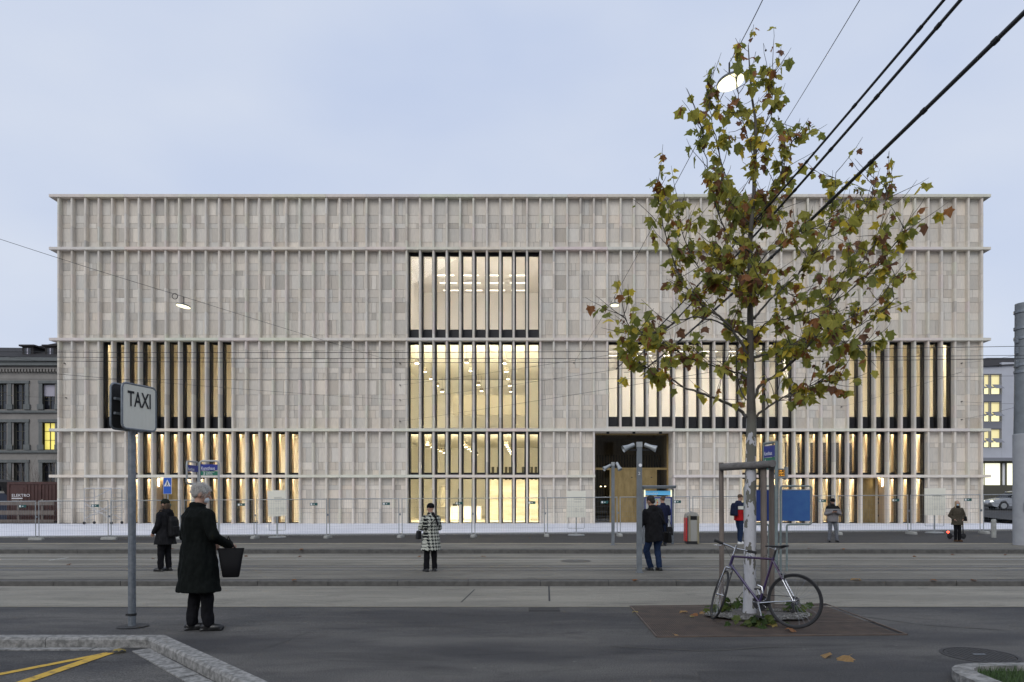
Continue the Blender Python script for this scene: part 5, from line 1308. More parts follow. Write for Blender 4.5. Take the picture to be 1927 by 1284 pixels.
for _k in range(9):
    _v = rt.uniform(360, 730); _s = 1 if _k % 2 else -1; _l = rt.uniform(45, 125) * (1.0 if _v > 420 else .6); _a = rad(rt.uniform(15, 60))
    _u0 = 1413; _p = [(_u0 + _s * _l * t * math.cos(_a * (1 + .25 * t)), _v - _l * t * math.sin(_a * (1 + .25 * t))) for t in (0, .3, .6, 1.0)]
    LIMBS.append((_p, .008, rt.uniform(-.9, .9)))
TW = []      # twig polylines for leaves
for li, (px, r0, dy) in enumerate(LIMBS):
    pts = []; n = len(px)
    for i, (u, v) in enumerate(px): pts.append(P(u, v, TY + dy * (i / (n - 1)) ** .8 * 1.15))
    rs = [lerp(r0 * .85, .0045, (i / (n - 1)) ** .7) for i in range(n)]
    dp, dr = dense(pts, rs, 5)
    dp = [p + Vector((rt.uniform(-1, 1), rt.uniform(-1, 1), rt.uniform(-1, 1))) * .012 for p in dp]
    MB().tube(dp, dr, 8).build('limb', 'twig' if r0 < .02 else 'bark', tree, 60)
    m = MB(); L_ = len(dp)
    for k in range(int(L_ * .26), L_):
        for _ in range(2 if rt.random() < .35 else (1 if rt.random() < .72 else 0)):
            d = (dp[min(k + 1, L_ - 1)] - dp[max(k - 1, 0)]).normalized()
            side = Vector((rt.uniform(-1, 1), rt.uniform(-1, 1) * .8, rt.uniform(-.35, .95)))
            dd = (d * .55 + side).normalized(); ln = rt.uniform(.18, .62)
            q = [dp[k]]; cur = dd
            for s_ in range(5): cur = (cur + Vector((rt.uniform(-.2, .2), rt.uniform(-.2, .2), rt.uniform(-.05, .2)))).normalized(); q.append(q[-1] + cur * ln / 5)
            m.tube(q, [.0055, .0048, .004, .0035, .003, .002], 5); TW.append(q)
    TW.append(dp[-5:])
    m.build('twigs', 'twig', tree)['kind'] = 'stuff'
for k in range(34, len(a_)):
    for _ in range(1 if rt.random() < .6 else 2):
        dd = Vector((rt.uniform(-1, 1), rt.uniform(-1, 1), rt.uniform(-.1, .9))).normalized(); ln = rt.uniform(.12, .4); q = [a_[k]]
        for s_ in range(4): dd = (dd + Vector((rt.uniform(-.2, .2), rt.uniform(-.2, .2), rt.uniform(0, .2)))).normalized(); q.append(q[-1] + dd * ln / 4)
        MB().tube(q, .003, 5).build('twig', 'twig', tree); TW.append(q)
# plane leaf: five pointed lobes
def leaf_mesh(name, material, seed, dry):
    r_ = random.Random(seed); pts = []
    lob = [(-120, .55), (-92, .46), (-66, .84), (-42, .58), (-24, .74), (0, 1.02), (24, .74), (42, .58), (66, .84), (92, .46), (120, .55)]
    vs = [(0, 0, 0)]
    for a, r in lob:
        aa = rad(a + r_.uniform(-5, 5)); rr = r * r_.uniform(.88, 1.12); x, y = math.sin(aa) * rr * .62, math.cos(aa) * rr * .62 + .12
        z = -.10 * abs(x) * 2 + r_.uniform(-.06, .06) - (.22 * rr * rr if dry else .08 * rr)
        vs.append((x, y, z))
    vs.append((0, -.28, .05)); vs.append((.012, 0, 0)); vs.append((-.012, 0, 0))
    fs = [(0, i, i + 1) for i in range(1, len(lob))] + [(12, 13, 14)]
    me = bpy.data.meshes.new(name); me.from_pydata(vs, [], fs); me.materials.append(material); me.update(); return me
def leafmat(name, c, c2):
    m = mat(name, c, .6, c2=c2, vs=9, spec=.3); n = m.node_tree.nodes; b = n['Principled BSDF']
    L = m.node_tree.links.new; out = n['Material Output']; tl = n.new('ShaderNodeBsdfTranslucent'); mx = n.new('ShaderNodeMixShader'); mx.inputs[0].default_value = .42
    tl.inputs[0].default_value = (*[min(1, x * 1.5) for x in c], 1); L(b.outputs[0], mx.inputs[1]); L(tl.outputs[0], mx.inputs[2]); L(mx.outputs[0], out.inputs[0]); return m
LM = [leafmat('leaf_olive', (.36, .33, .06), (.22, .215, .04)), leafmat('leaf_green', (.22, .235, .055), (.13, .145, .035)), leafmat('leaf_yellow', (.64, .49, .06), (.46, .36, .05)), leafmat('leaf_brown', (.20, .10, .055), (.12, .06, .035)), leafmat('leaf_rust', (.30, .13, .045), (.19, .08, .03))]
LME = []
for mi, m_ in enumerate(LM):
    for v in range(3): LME.append((mi, leaf_mesh('leaf', m_, mi * 7 + v, mi >= 3)))
WTS = [.37, .29, .10, .13, .11]
leaves = []
for q in TW:
    k = rt.choice((2, 3, 3, 4, 5, 6))
    for _ in range(k):
        t = rt.uniform(.35, 1.0) * (len(q) - 1); i = min(int(t), len(q) - 2); p = q[i].lerp(q[i + 1], t - i)
        mi = rt.choices(range(5), WTS)[0]
        sz = rt.uniform(.085, .215) * (.85 if mi >= 3 else 1)
        ax = Matrix.Rotation(rt.uniform(0, 6.283), 3, 'Z') @ Matrix.Rotation(rt.uniform(-1.9, -.2), 3, 'X') @ Matrix.Rotation(rt.uniform(-.7, .7), 3, 'Y')
        off = ax @ Vector((0, .3 * sz, 0)); off.z -= .02
        c_ = p + off; uu, vv = CU + c_.x * F / c_.y, CV - (c_.z - H) * F / c_.y
        if ((uu - 1377) / 36) ** 2 + ((vv - 152) / 30) ** 2 < 1: continue          # the crown is open round the lamp
        leaves.append((sz, c_, ax, mi))
leaves.sort(key=lambda x: -x[0])
big = MB()
for i, (sz, p, ax, mi) in enumerate(leaves):
    me = LME[mi * 3 + i % 3][1]
    if i < 300:
        o = bpy.data.objects.new('leaf', me); COL.objects.link(o); o.parent = tree; o.matrix_parent_inverse = Matrix.Translation(-Vector(tree.location))
        o.matrix_basis = Matrix.Translation(p) @ ax.to_4x4() @ Matrix.Scale(sz, 4)
    else:
        big.add([p + ax @ (Vector(v.co) * sz) for v in me.vertices], [tuple(f.vertices) for f in me.polygons], mi)
big.build('foliage', LM, tree)['kind'] = 'stuff'
m = MB()
for _ in range(46):
    q = rt.choice(TW); p = q[-1] + Vector((rt.uniform(-.03, .03), rt.uniform(-.03, .03), rt.uniform(-.12, .02))); m.ell(p, (.014, .014, .014), 8, 6); m.tube([q[-1], p], .002, 4)
m.build('seed_balls', 'twig', tree, 60)['kind'] = 'stuff'
# --- stake frame
sk = thing('tree_stakes', 'three weathered timber stakes with crossbeams bracing the young tree', 'tree stakes', (TB.x, TY, 0))
def stake(u, vt, Y, r):
    p = P(u, vt, Y); z0 = zprof(p.x, Y); MB().tube([(p.x, Y, z0 - .1), (p.x + .004, Y, lerp(z0, p.z, .5)), (p.x - .003, Y, p.z)], [r, r, r * .95], 12).build('stake', 'timber', sk, 50); return p
YA, YBk = TY - .02, TY + .55
pA = stake(1357.5, 871, YA + .2, .035); pB = stake(1437, 873, YA - .08, .043); pC = stake(1452, 880, YBk, .040)
z_ = ZV(878, YA)
MB().tube([(pA.x - .03, YA + .2 - .06, z_ - .005), (pB.x + .05, YA - .08 - .1, z_ + .02)], .052, 14).build('crossbeam', 'timbergrey', sk, 50)
MB().tube([(pB.x + .06, YA - .25, z_ + .03), (pC.x + .04, YBk + .12, z_ + .01)], .048, 14).build('crossbeam', 'timbergrey', sk, 50)
MB().tube([(TB.x + .12, TY, z_ + .05), (TB.x + .14, TY - .02, z_ - .2), (TB.x + .13, TY - .02, z_ - .32)], .012, 6).build('tie_strap', 'wire', sk, 60)
# --- tree grate
gA, gB, gC, gD = [G(*q) for q in ((1186.3, 1142), (1236.2, 1199.9), (1706.5, 1195.6), (1553.9, 1137.7))]
for q in (gA, gB, gC, gD): q.z = zprof(q.x, q.y)
tg = thing('tree_grate', 'rusty brown slatted tree grate set flush in the pavement', 'tree grate', (gA + gC) / 2)
MB().add([q + Vector((0, 0, .004)) for q in (gA, gB, gC, gD)], [(0, 1, 2, 3)]).build('pit', 'dark', tg)
m = MB(); nb = 112
for i in range(nb):
    t0, t1 = (i + .08) / nb, (i + .55) / nb
    if i > nb * .97: continue
    a0, a1 = gA.lerp(gD, t0), gA.lerp(gD, t1); b0, b1 = gB.lerp(gC, t0), gB.lerp(gC, t1); up = Vector((0, 0, .014)); 
    m.add([a0 + up, a1 + up, b1 + up, b0 + up, a0, a1, b1, b0], [(0, 1, 2, 3), (0, 3, 7, 4), (1, 5, 6, 2), (3, 2, 6, 7)])
m.build('grate_bars', 'grate', tg)['kind'] = 'stuff'
for (p, q) in ((gA, gB), (gB, gC), (gC, gD), (gD, gA)):
    d = (q - p).normalized(); nn_ = Vector((-d.y, d.x, 0)) * .012; up = Vector((0, 0, .016)); MB().add([p - nn_ + up, q - nn_ + up, q + nn_ + up, p + nn_ + up, p - nn_, q - nn_, q + nn_, p + nn_], [(0, 1, 2, 3), (0, 1, 5, 4), (3, 2, 6, 7)]).build('rim_bar', 'grate', tg)
for t in (.33, .66):
    p, q = gA.lerp(gB, t), gD.lerp(gC, t); up = Vector((0, 0, .0165)); d = Vector((0, .012, 0)); MB().add([p - d + up, q - d + up, q + d + up, p + d + up], [(0, 1, 2, 3)]).build('cross_bar', 'grate', tg)
m = MB(); rs_ = random.Random(8); n = 40
vs = [(TB.x, TB.y, .05)] ; fs = []
for ring, rr in enumerate((.3, .55)):
    for k in range(n): a = k * 6.2832 / n; r_ = rr * rs_.uniform(.9, 1.1); vs.append((TB.x + r_ * 1.25 * math.cos(a) + .1, TB.y + r_ * .8 * math.sin(a), .04 if ring == 0 else .018))
for k in range(n): k2 = (k + 1) % n; fs += [(0, 1 + k, 1 + k2), (1 + k, 1 + n + k, 1 + n + k2, 1 + k2)]
m.add(vs, fs)
so = m.build('tree_pit_soil', 'soil', None, 60); so['kind'] = 'structure'
gv = MB()
for _ in range(900):
    a = rs_.uniform(0, 6.283); r_ = math.sqrt(rs_.random()) * .58; s_ = rs_.uniform(.006, .016); gv.obox((TB.x + .1 + r_ * 1.25 * math.cos(a), TB.y + r_ * .8 * math.sin(a), .035), (s_ * 1.4, s_, s_ * .7), Matrix.Rotation(rs_.uniform(0, 3), 3, 'Z') @ Matrix.Rotation(rs_.uniform(0, 1), 3, 'X'))
o = gv.build('gravel', 'granite'); tag(o, 'small gravel around the foot of the plane tree', 'gravel', None, 'stuff')
# --- ivy round the foot
IM = [leafmat('ivy_leaf', (.06, .10, .025), (.03, .055, .015)), leafmat('ivy_leaf_pale', (.12, .15, .04), (.06, .08, .02))]
ivm = [leaf_mesh('leaf', IM[i % 2], 90 + i, i == 3) for i in range(4)]
def ivy(u, v, n, sx, h, label):
    b = G(u, v); t = thing('ivy_plant', label, 'ivy', b); r_ = random.Random(int(u)); m = MB()
    for i in range(n):
        p = b + Vector((r_.gauss(0, sx), r_.gauss(0, sx * .4), abs(r_.gauss(.0, h)) + .03))
        if i % 2 == 0: m.tube([b + Vector((r_.uniform(-.05, .05), 0, 0)), (b + p) / 2 + Vector((0, 0, .05)), p], .004, 4)
        o = bpy.data.objects.new('leaf', ivm[i % 4]); COL.objects.link(o); o.parent = t; o.matrix_parent_inverse = Matrix.Translation(-b)
        o.matrix_basis = Matrix.Translation(p) @ (Matrix.Rotation(r_.uniform(0, 6.28), 4, 'Z') @ Matrix.Rotation(r_.uniform(-1.3, .1), 4, 'X')) @ Matrix.Scale(r_.uniform(.09, .16), 4)
    m.build('stems', 'twig', t)['kind'] = 'stuff'
ivy(1380, 1152, 46, .13, .11, 'ivy clump behind the bicycle front wheel')
ivy(1358, 1160, 22, .08, .10, 'small ivy clump seen through the bicycle front wheel')
ivy(1432, 1180, 40, .12, .07, 'bright ivy clump under the bicycle crank')
ivy(1492, 1160, 34, .12, .09, 'ivy clump seen through the bicycle rear wheel')
# --- fallen leaves
FM = [leafmat('dry_leaf', (.42, .27, .12), (.28, .17, .07)), leafmat('dry_leaf_orange', (.36, .17, .07), (.22, .10, .04)), leafmat('dry_leaf_yellow', (.45, .36, .12), (.3, .22, .07))]
for (u, v, s_, mi, label) in ((1491, 1190, .17, 1, 'dry orange leaf lying before the bicycle rear wheel'), (1291, 1156, .16, 0, 'tan leaf on the grate beside the front wheel'), (1312, 1160, .15, 1, 'orange leaf among others by the front wheel'), (1322, 1156, .15, 0, 'curled leaf against the front tyre'), (1298, 1163, .1, 2, 'small yellow leaf on the tree grate'),
        (1462, 1181, .15, 2, 'yellow leaf beside the crank ivy'), (1193, 1154, .12, 2, 'pale leaf at the corner of the tree grate'), (1562, 1236, .22, 0, 'tan curled leaf on the open pavement'), (1598, 1243, .24, 0, 'wide tan leaf on the open pavement beside another'),
        (1618, 1094, .3, 0, 'tan leaf in the lane by the kerb'), (1268, 1198, .11, 0, 'small leaf on the front rim of the grate')):
    b = G(u, v); o = bpy.data.objects.new('fallen_leaf', leaf_mesh('fallen_leaf', FM[mi], int(u), True)); COL.objects.link(o)
    o.location = b + Vector((0, 0, .045 if s_ > .13 else .03)); o.scale = (s_,) * 3; o.rotation_euler = (rt.uniform(-.25, .25), rt.uniform(-.25, .25), rt.uniform(0, 6)); tag(o, label, 'leaf', 'fallen leaves')
b = Gb(232, 1229); o = bpy.data.objects.new('fallen_leaf', leaf_mesh('fallen_leaf', FM[2], 5, True)); COL.objects.link(o); o.location = b + Vector((0, 0, .045)); o.scale = (.19,) * 3; o.rotation_euler = (.2, .1, 1.2); tag(o, 'yellow leaf in the taxi bay by the yellow marking', 'leaf', 'fallen leaves')
rl = random.Random(4)
for i in range(26):
    u, v = rl.uniform(20, 1900), rl.choice((1050, 1046, 1062, 1031, 1035, 1100, 1016, 1012, 1044)) + rl.uniform(-3, 3); b = G(u, v); o = bpy.data.objects.new('fallen_leaf', LME[9 + i % 6][1]); COL.objects.link(o)
    o.location = b + Vector((0, 0, .035)); o.scale = (rl.uniform(.12, .2),) * 3; o.rotation_euler = (rl.uniform(-.2, .2), rl.uniform(-.2, .2), rl.uniform(0, 6)); tag(o, 'small brown leaf lying on the tram tracks or platforms', 'leaf', 'leaves on the tracks')

# --- bicycle
def bicycle():
    rc = G(1494, 1187); fc = G(1346, 1172); d = fc - rc; rz = math.atan2(d.y, d.x); lean = rad(5)
    t = thing('bicycle', 'dark purple road bicycle leaning against the staked tree', 'bicycle', (rc.x, rc.y, 0.016))
    t.rotation_euler = (lean, 0, rz)
    V = Vector; WB = .99; r = .335
    MT['frame_paint'] = mat('purple_paint', (.055, .018, .05), .3, .2, c2=(.02, .018, .085), vs=1.6, coat=.5)
    B = lambda mb, n, mt, p=t: mb.build(n, mt, p, 60, local=True)
    hub = V((0, 0, r)); bb = V((.43, 0, .275)); sc_ = V((.275, 0, .83)); hb = V((.825, 0, .715)); ht = V((.785, 0, .85)); fh = V((WB, 0, r))
    crown = V((.835, 0, .685))
    ax = (ht - hb).normalized(); steer = rad(-58)
    S = Matrix.Translation(hb) @ Matrix.Rotation(steer, 4, ax) @ Matrix.Translation(-hb)
    def s(p): return S @ V(p)
    B(MB().tube([ht + (hb - ht) * .08, sc_], .0145, 10), 'top_tube', 'frame_paint'); B(MB().tube([hb + ax * .02, bb], .0165, 10), 'down_tube', 'frame_paint')
    B(MB().tube([bb, sc_ + (sc_ - bb).normalized() * .03], .0155, 10), 'seat_tube', 'frame_paint'); B(MB().tube([hb, ht], .019, 12), 'head_tube', 'frame_paint')
    B(MB().tube([bb + V((0, -.045, 0)), bb + V((0, .045, 0))], .022, 12), 'bottom_bracket', 'chrome')
    for y in (-1, 1):
        B(MB().tube([bb + V((-.02, y * .03, 0)), V((.2, y * .045, .31)), hub + V((0, y * .062, 0))], [.011, .0105, .008], 8), 'chain_stay', 'chrome' )
        B(MB().tube([sc_ + V((0, y * .018, -.02)), hub.lerp(sc_, .5) + V((0, y * .05, 0))], [.009, .0085], 8), 'seat_stay', 'frame_paint'); B(MB().tube([hub.lerp(sc_, .5) + V((0, y * .05, 0)), hub + V((0, y * .062, 0))], .0085, 8), 'seat_stay', 'chrome')
        B(MB().tube([s(crown + V((0, y * .045, 0))), s(V((.90, y * .055, .5))), s(fh + V((0, y * .052, 0)))], [.013, .011, .007], 8), 'fork_blade', 'chrome')
    B(MB().tube([s(crown + V((0, -.05, 0))), s(crown + V((0, .05, 0)))], .016, 10), 'fork_crown', 'chrome')
    # saddle
    sp = sc_ + (sc_ - bb).normalized() * .12; B(MB().tube([sc_, sp], .013, 10), 'seat_post', 'black')
    sd = V((sp.x - .005, 0, .99))
    m = MB(); rings = []
    for (x, w, h) in ((-.14, .055, .03), (-.11, .075, .035), (-.05, .062, .03), (.02, .035, .028), (.09, .02, .024), (.135, .014, .018)): rings.append((x, w, h))
    vs = []; n = 12
    for (x, w, h) in rings:
        for k in range(n): a = 6.2832 * k / n; vs.append((sd.x + x, w * math.cos(a), sd.z + (.012 if x < -.1 else .0) + h * .5 * math.sin(a)))
    fs = [(i * n + k, i * n + (k + 1) % n, (i + 1) * n + (k + 1) % n, (i + 1) * n + k) for i in range(len(rings) - 1) for k in range(n)] + [tuple(range(n)), tuple(range((len(rings) - 1) * n, len(rings) * n))]
    B(m.add(vs, fs), 'saddle', 'black'); B(MB().tube([sp, sd + V((0, 0, -.01))], .018, 8).tube([sd + V((-.1, .025, -.01)), sd + V((0, .025, -.035)), sd + V((.1, .012, -.01))], .004, 6).tube([sd + V((-.1, -.025, -.01)), sd + V((0, -.025, -.035)), sd + V((.1, -.012, -.01))], .004, 6), 'saddle_rail', 'chrome')
    # stem and bar
    st0 = ht + ax * .05; st1 = ht + ax * .11; bar = st1 + V((.07, 0, .0))
    B(MB().tube([s(ht), s(st1), s(st1 + ax * .03)], [.015, .0135, .012], 10).tube([s(st0 + ax * .02), s(bar)], .013, 10), 'stem', 'chrome')
    bl, br = bar + V((-.03, .28, .02)), bar + V((-.03, -.28, .02))
    B(MB().tube([s(bl.lerp(bar, .38)), s(bar), s(br.lerp(bar, .38))], .0125, 10), 'handlebar', 'chrome')
    for e_, i_ in ((bl, .42), (br, .42)):
        B(MB().tube([s(e_), s(e_.lerp(bar, i_))], .018, 10), 'grip', 'rubber'); g = e_.lerp(bar, i_ + .02)
        B(MB().tube([s(g + V((.02, 0, -.005))), s(g + V((.06, (e_ - bar).y * .05, -.02))), s(e_.lerp(bar, .1) + V((.085, 0, -.04)))], .006, 6), 'brake_lever', 'chrome')
    B(MB().tube([s(bl.lerp(bar, .5) + V((.03, 0, 0))), s(bar + V((.1, .05, -.05))), s(ht + V((.08, 0, -.02))), hb.lerp(bb, .2) + V((0, .02, .02))], .003, 6).tube([s(br.lerp(bar, .5) + V((.03, 0, 0))), s(bar + V((.09, -.05, .02))), s(crown + V((.08, 0, .06)))], .003, 6).tube([ht.lerp(sc_, .7) + V((0, 0, -.02)), ht.lerp(sc_, .82) + V((0, .0, .045)), sc_ + V((-.05, 0, -.02)), hub.lerp(sc_, .72)], .003, 6), 'brake_cable', 'black')
    # wheels
    def wheel(c, fn, rear):
        tor = []; q = MB(); N = 56; k = 10
        vs = []
        for i in range(N):
            a = 6.2832 * i / N
            for j in range(k): b_ = 6.2832 * j / k; rr = r - .014 + .014 * math.cos(b_); vs.append(fn(c + V((rr * math.cos(a), .014 * math.sin(b_), rr * math.sin(a)))))
        fs = [(i * k + j, i * k + (j + 1) % k, ((i + 1) % N) * k + (j + 1) % k, ((i + 1) % N) * k + j) for i in range(N) for j in range(k)]
        w = B(q.add(vs, fs), 'wheel', 'rubber'); w_ = w
        vs = []; q = MB()
        for i in range(N):
            a = 6.2832 * i / N
            for (rr, y) in ((r - .026, .009), (r - .042, .007), (r - .042, -.007), (r - .026, -.009)): vs.append(fn(c + V((rr * math.cos(a), y, rr * math.sin(a)))))
        q.add(vs, [(i * 4 + j, i * 4 + (j + 1) % 4, ((i + 1) % N) * 4 + (j + 1) % 4, ((i + 1) % N) * 4 + j) for i in range(N) for j in range(4)]); B(q, 'rim', 'rimdark', w_)
        q = MB()
        for i in range(28):
            a = 6.2832 * i / 28; y = .03 if i % 2 else -.03; a2 = a + (.5 if (i // 2) % 2 else -.5); q.tube([fn(c + V((.02 * math.cos(a2), y, .02 * math.sin(a2)))), fn(c + V(((r - .04) * math.cos(a), 0, (r - .04) * math.sin(a))))], .0011, 4, cap=False)
        B(q, 'spokes', 'chrome', w_)['kind'] = 'stuff'
        B(MB().tube([fn(c + V((0, -.055, 0))), fn(c + V((0, .055, 0)))], .012, 10).tube([fn(c + V((0, -.034, 0))), fn(c + V((0, -.026, 0)))], .024, 12).tube([fn(c + V((0, .034, 0))), fn(c + V((0, .026, 0)))], .024, 12), 'hub', 'chrome', w_)
        if rear:
            q = MB()
            for i in range(6): q.tube([c + V((0, -.03 - i * .004, 0)), c + V((0, -.0325 - i * .004, 0))], .052 - i * .005, 20)
            B(q, 'cassette', 'black', w_)
    wheel(hub, lambda p: p, True); wheel(fh, s, False)
    # drivetrain
    for (rr, y) in ((.10, -.045), (.078, -.038)):
        B(MB().lathe([(rr - .014, -.002), (rr, -.002), (rr, .002), (rr - .014, .002)], bb + V((0, y, 0)), 36, M=Matrix.Rotation(rad(90), 3, 'X')), 'chainring', 'black')
    q = MB()
    for k in range(5): a = k * 1.2566; q.tube([bb + V((0, -.042, 0)), bb + V((.09 * math.cos(a), -.042, .09 * math.sin(a)))], .007, 6)
    B(q, 'spider', 'chrome')
    cd = V((math.cos(rad(-72)), 0, math.sin(rad(-72))))
    cd = V((-.28, 0, -.96))
    for y, sg in ((.065, 1), (-.065, -1)):
        e_ = bb + V((0, y, 0)) + cd * .17 * sg
        B(MB().tube([bb + V((0, y, 0)), e_], [.014, .011], 8), 'crank', 'chrome'); B(MB().obox(e_ + V((0, .045 * sg, 0)), (.09, .085, .022)), 'pedal', 'black')
    B(MB().tube([bb + V((.0, -.045, .1)), hub + V((0, -.045, .05))], .0045, 4).tube([bb + V((.0, -.045, -.1)), V((.04, -.045, .2))], .0045, 4).tube([V((.04, -.045, .2)), hub + V((.02, -.045, -.05))], .0045, 4), 'chain', 'black')
    B(MB().obox((.03, -.05, .25), (.03, .02, .12), Matrix.Rotation(.3, 3, 'Y')).lathe([(.0, -.004), (.022, -.004), (.022, .004), (0, .004)], (.04, -.045, .2), 12, M=Matrix.Rotation(rad(90), 3, 'X')), 'derailleur', 'black')
    B(MB().obox(hub.lerp(sc_, .68) + V((-.025, 0, 0)), (.05, .09, .025)).obox(hub.lerp(sc_, .6) + V((-.035, .045, 0)), (.02, .014, .06)).obox(hub.lerp(sc_, .6) + V((-.035, -.045, 0)), (.02, .014, .06)), 'rear_brake', 'chrome')
    B(MB().obox(s(crown + V((.03, 0, .0))), (.03, .08, .03)), 'front_brake', 'chrome')
    B(MB().tube([bb + V((-.05, .04, .12)), bb + V((-.04, .04, .2)), bb + V((.02, .03, .22))], .012, 8), 'lock', 'chrome')
bicycle()
# ================================================================ PEOPLE
def fabric(name, c, var=.35, rough=.9): return mat(name, c, rough, var=var, vs=14, bump=.25, bs=90, spec=.1)
MT['skin'] = mat('skin', (.46, .27, .19), .55, var=.12, vs=12); MT['coat_black'] = fabric('coat_black', (.008, .010, .009)); MT['trouser_black'] = fabric('trouser_black', (.012, .012, .014))
MT['shoe_black'] = mat('shoe_black', (.012, .012, .012), .35); MT['hair_strand'] = mat('white_strand', (.62, .60, .56), .6); MT['hair_white'] = mat('hair_white', (.50, .48, .44), .8, c2=(.20, .19, .18), vs=40, stretch=(1, 1, .4), bump=.8, bs=90)
MT['jacket_dark'] = fabric('jacket_dark', (.018, .018, .02)); MT['hair_brown'] = mat('hair_brown', (.11, .065, .035), .7, var=.5, vs=40, bump=.6, bs=80); MT['hair_dark'] = mat('hair_dark', (.028, .022, .018), .7, var=.5, vs=40, bump=.6, bs=80)
MT['hair_blond'] = mat('hair_blond', (.42, .31, .18), .7, var=.4, vs=40, bump=.6, bs=80); MT['beanie_green'] = fabric('beanie_green', (.018, .022, .016)); MT['beanie_black'] = fabric('beanie_black', (.01, .01, .011))
MT['jeans'] = fabric('jeans', (.022, .038, .085)); MT['jeans_dark'] = fabric('jeans_dark', (.014, .022, .05)); MT['jeans_grey'] = fabric('jeans_grey', (.17, .18, .20)); MT['navy'] = fabric('navy_jacket', (.018, .022, .05)); MT['olive'] = fabric('olive_coat', (.085, .072, .052))
MT['mask_white'] = mat('mask_white', (.65, .68, .70), .8); MT['mask_blue'] = mat('mask_blue', (.42, .62, .72), .8); MT['leather'] = mat('black_leather', (.007, .007, .008), .6, spec=.2); MT['boot'] = fabric('brown_boot', (.10, .06, .035)); MT['shoe_white'] = mat('shoe_white', (.72, .72, .70), .6); MT['scarf'] = fabric('dark_scarf', (.02, .018, .02)); MT['phone'] = mat('phone', (.02, .02, .025), .2); MT['fur'] = fabric('fur_trim', (.16, .11, .07), .5); MT['shirt'] = fabric('grey_shirt', (.3, .3, .3))
def bands(name, stops):
    m = fabric(name, (.5, .5, .5)); nt = m.node_tree; n = nt.nodes; L = nt.links.new; b = n['Principled BSDF']
    tc = n.new('ShaderNodeTexCoord'); sx = n.new('ShaderNodeSeparateXYZ'); L(tc.outputs['Object'], sx.inputs[0]); mr = n.new('ShaderNodeMapRange'); mr.inputs[2].default_value = 2.0; L(sx.outputs[2], mr.inputs[0])
    cr = n.new('ShaderNodeValToRGB'); cr.color_ramp.interpolation = 'CONSTANT'; e = cr.color_ramp.elements
    while len(e) > 1: e.remove(e[-1])
    e[0].position = 0; e[0].color = (*stops[0][1], 1)
    for z, c in stops[1:]: q = e.new(z / 2.0); q.color = (*c, 1)
    L(mr.outputs[0], cr.inputs[0]); L(cr.outputs[0], b.inputs['Base Color']); return m
MT['band_red'] = bands('red_white_navy', [(0, (.40, .016, .02)), (1.20, (.02, .024, .05)), (1.225, (.70, .69, .62)), (1.335, (.02, .024, .05))])
MT['band_grey'] = bands('grey_black_yoke', [(0, (.20, .19, .19)), (1.30, (.22, .22, .225)), (1.335, (.014, .014, .014))])
def houndstooth():
    m = fabric('houndstooth', (.5, .5, .5)); nt = m.node_tree; n = nt.nodes; L = nt.links.new; b = n['Principled BSDF']
    tc = n.new('ShaderNodeTexCoord'); sx = n.new('ShaderNodeSeparateXYZ'); L(tc.outputs['Object'], sx.inputs[0])
    def mth(op, a, c=None):
        k = n.new('ShaderNodeMath'); k.operation = op
        for i, q in enumerate((a, c)):
            if q is None: continue
            if isinstance(q, (int, float)): k.inputs[i].default_value = q
            else: L(q, k.inputs[i])
        return k.outputs[0]
    S = .088
    x = mth('DIVIDE', mth('ADD', sx.outputs[0], mth('MULTIPLY', sx.outputs[1], .75)), S); z = mth('DIVIDE', sx.outputs[2], S)
    fx_ = mth('LESS_THAN', mth('FRACT', x), .5); fz = mth('LESS_THAN', mth('FRACT', z), .5)
    tw = mth('LESS_THAN', mth('FRACT', mth('MULTIPLY', mth('ADD', x, z), 2.0)), .5)
    v = mth('ADD', mth('MULTIPLY', tw, fx_), mth('MULTIPLY', mth('SUBTRACT', 1.0, tw), fz))
    mx = n.new('ShaderNodeMix'); mx.data_type = 'RGBA'; L(v, mx.inputs[0]); mx.inputs[6].default_value = (.50, .51, .44, 1); mx.inputs[7].default_value = (.012, .014, .016, 1); L(mx.outputs[2], b.inputs['Base Color']); return m
MT['houndstooth'] = houndstooth()
def hand(mb, w, d, side, palm, curl=.6):
    w = Vector(w); d = Vector(d).normalized(); palm = Vector(palm).normalized(); side = Vector(side).normalized()
    mb.capsule(w, w + d * .05, .026, .032); mb.ell(w + d * .05, (.036, .03, .045), 12, 8, M=Matrix((side, palm, d)).transposed())
    for i, l in enumerate((.030, .036, .034, .026)):
        b0 = w + d * .085 + side * (i - 1.5) * .021; d1 = (d + palm * curl * .4).normalized(); b1 = b0 + d1 * l; d2 = (d + palm * curl * 1.6).normalized(); b2 = b1 + d2 * l * .8
        mb.capsule(b0 - d * .02, b1, .0098, .009, 8); mb.capsule(b1, b2, .009, .0078, 8)
    t0 = w + d * .03 - side * .03; t1 = t0 + (d * .6 - side * .75 + palm * .3).normalized() * .035; t2 = t1 + (d + palm * .4 - side * .1).normalized() * .028
    mb.capsule(t0, t1, .012, .0105, 8); mb.capsule(t1, t2, .0105, .009, 8)
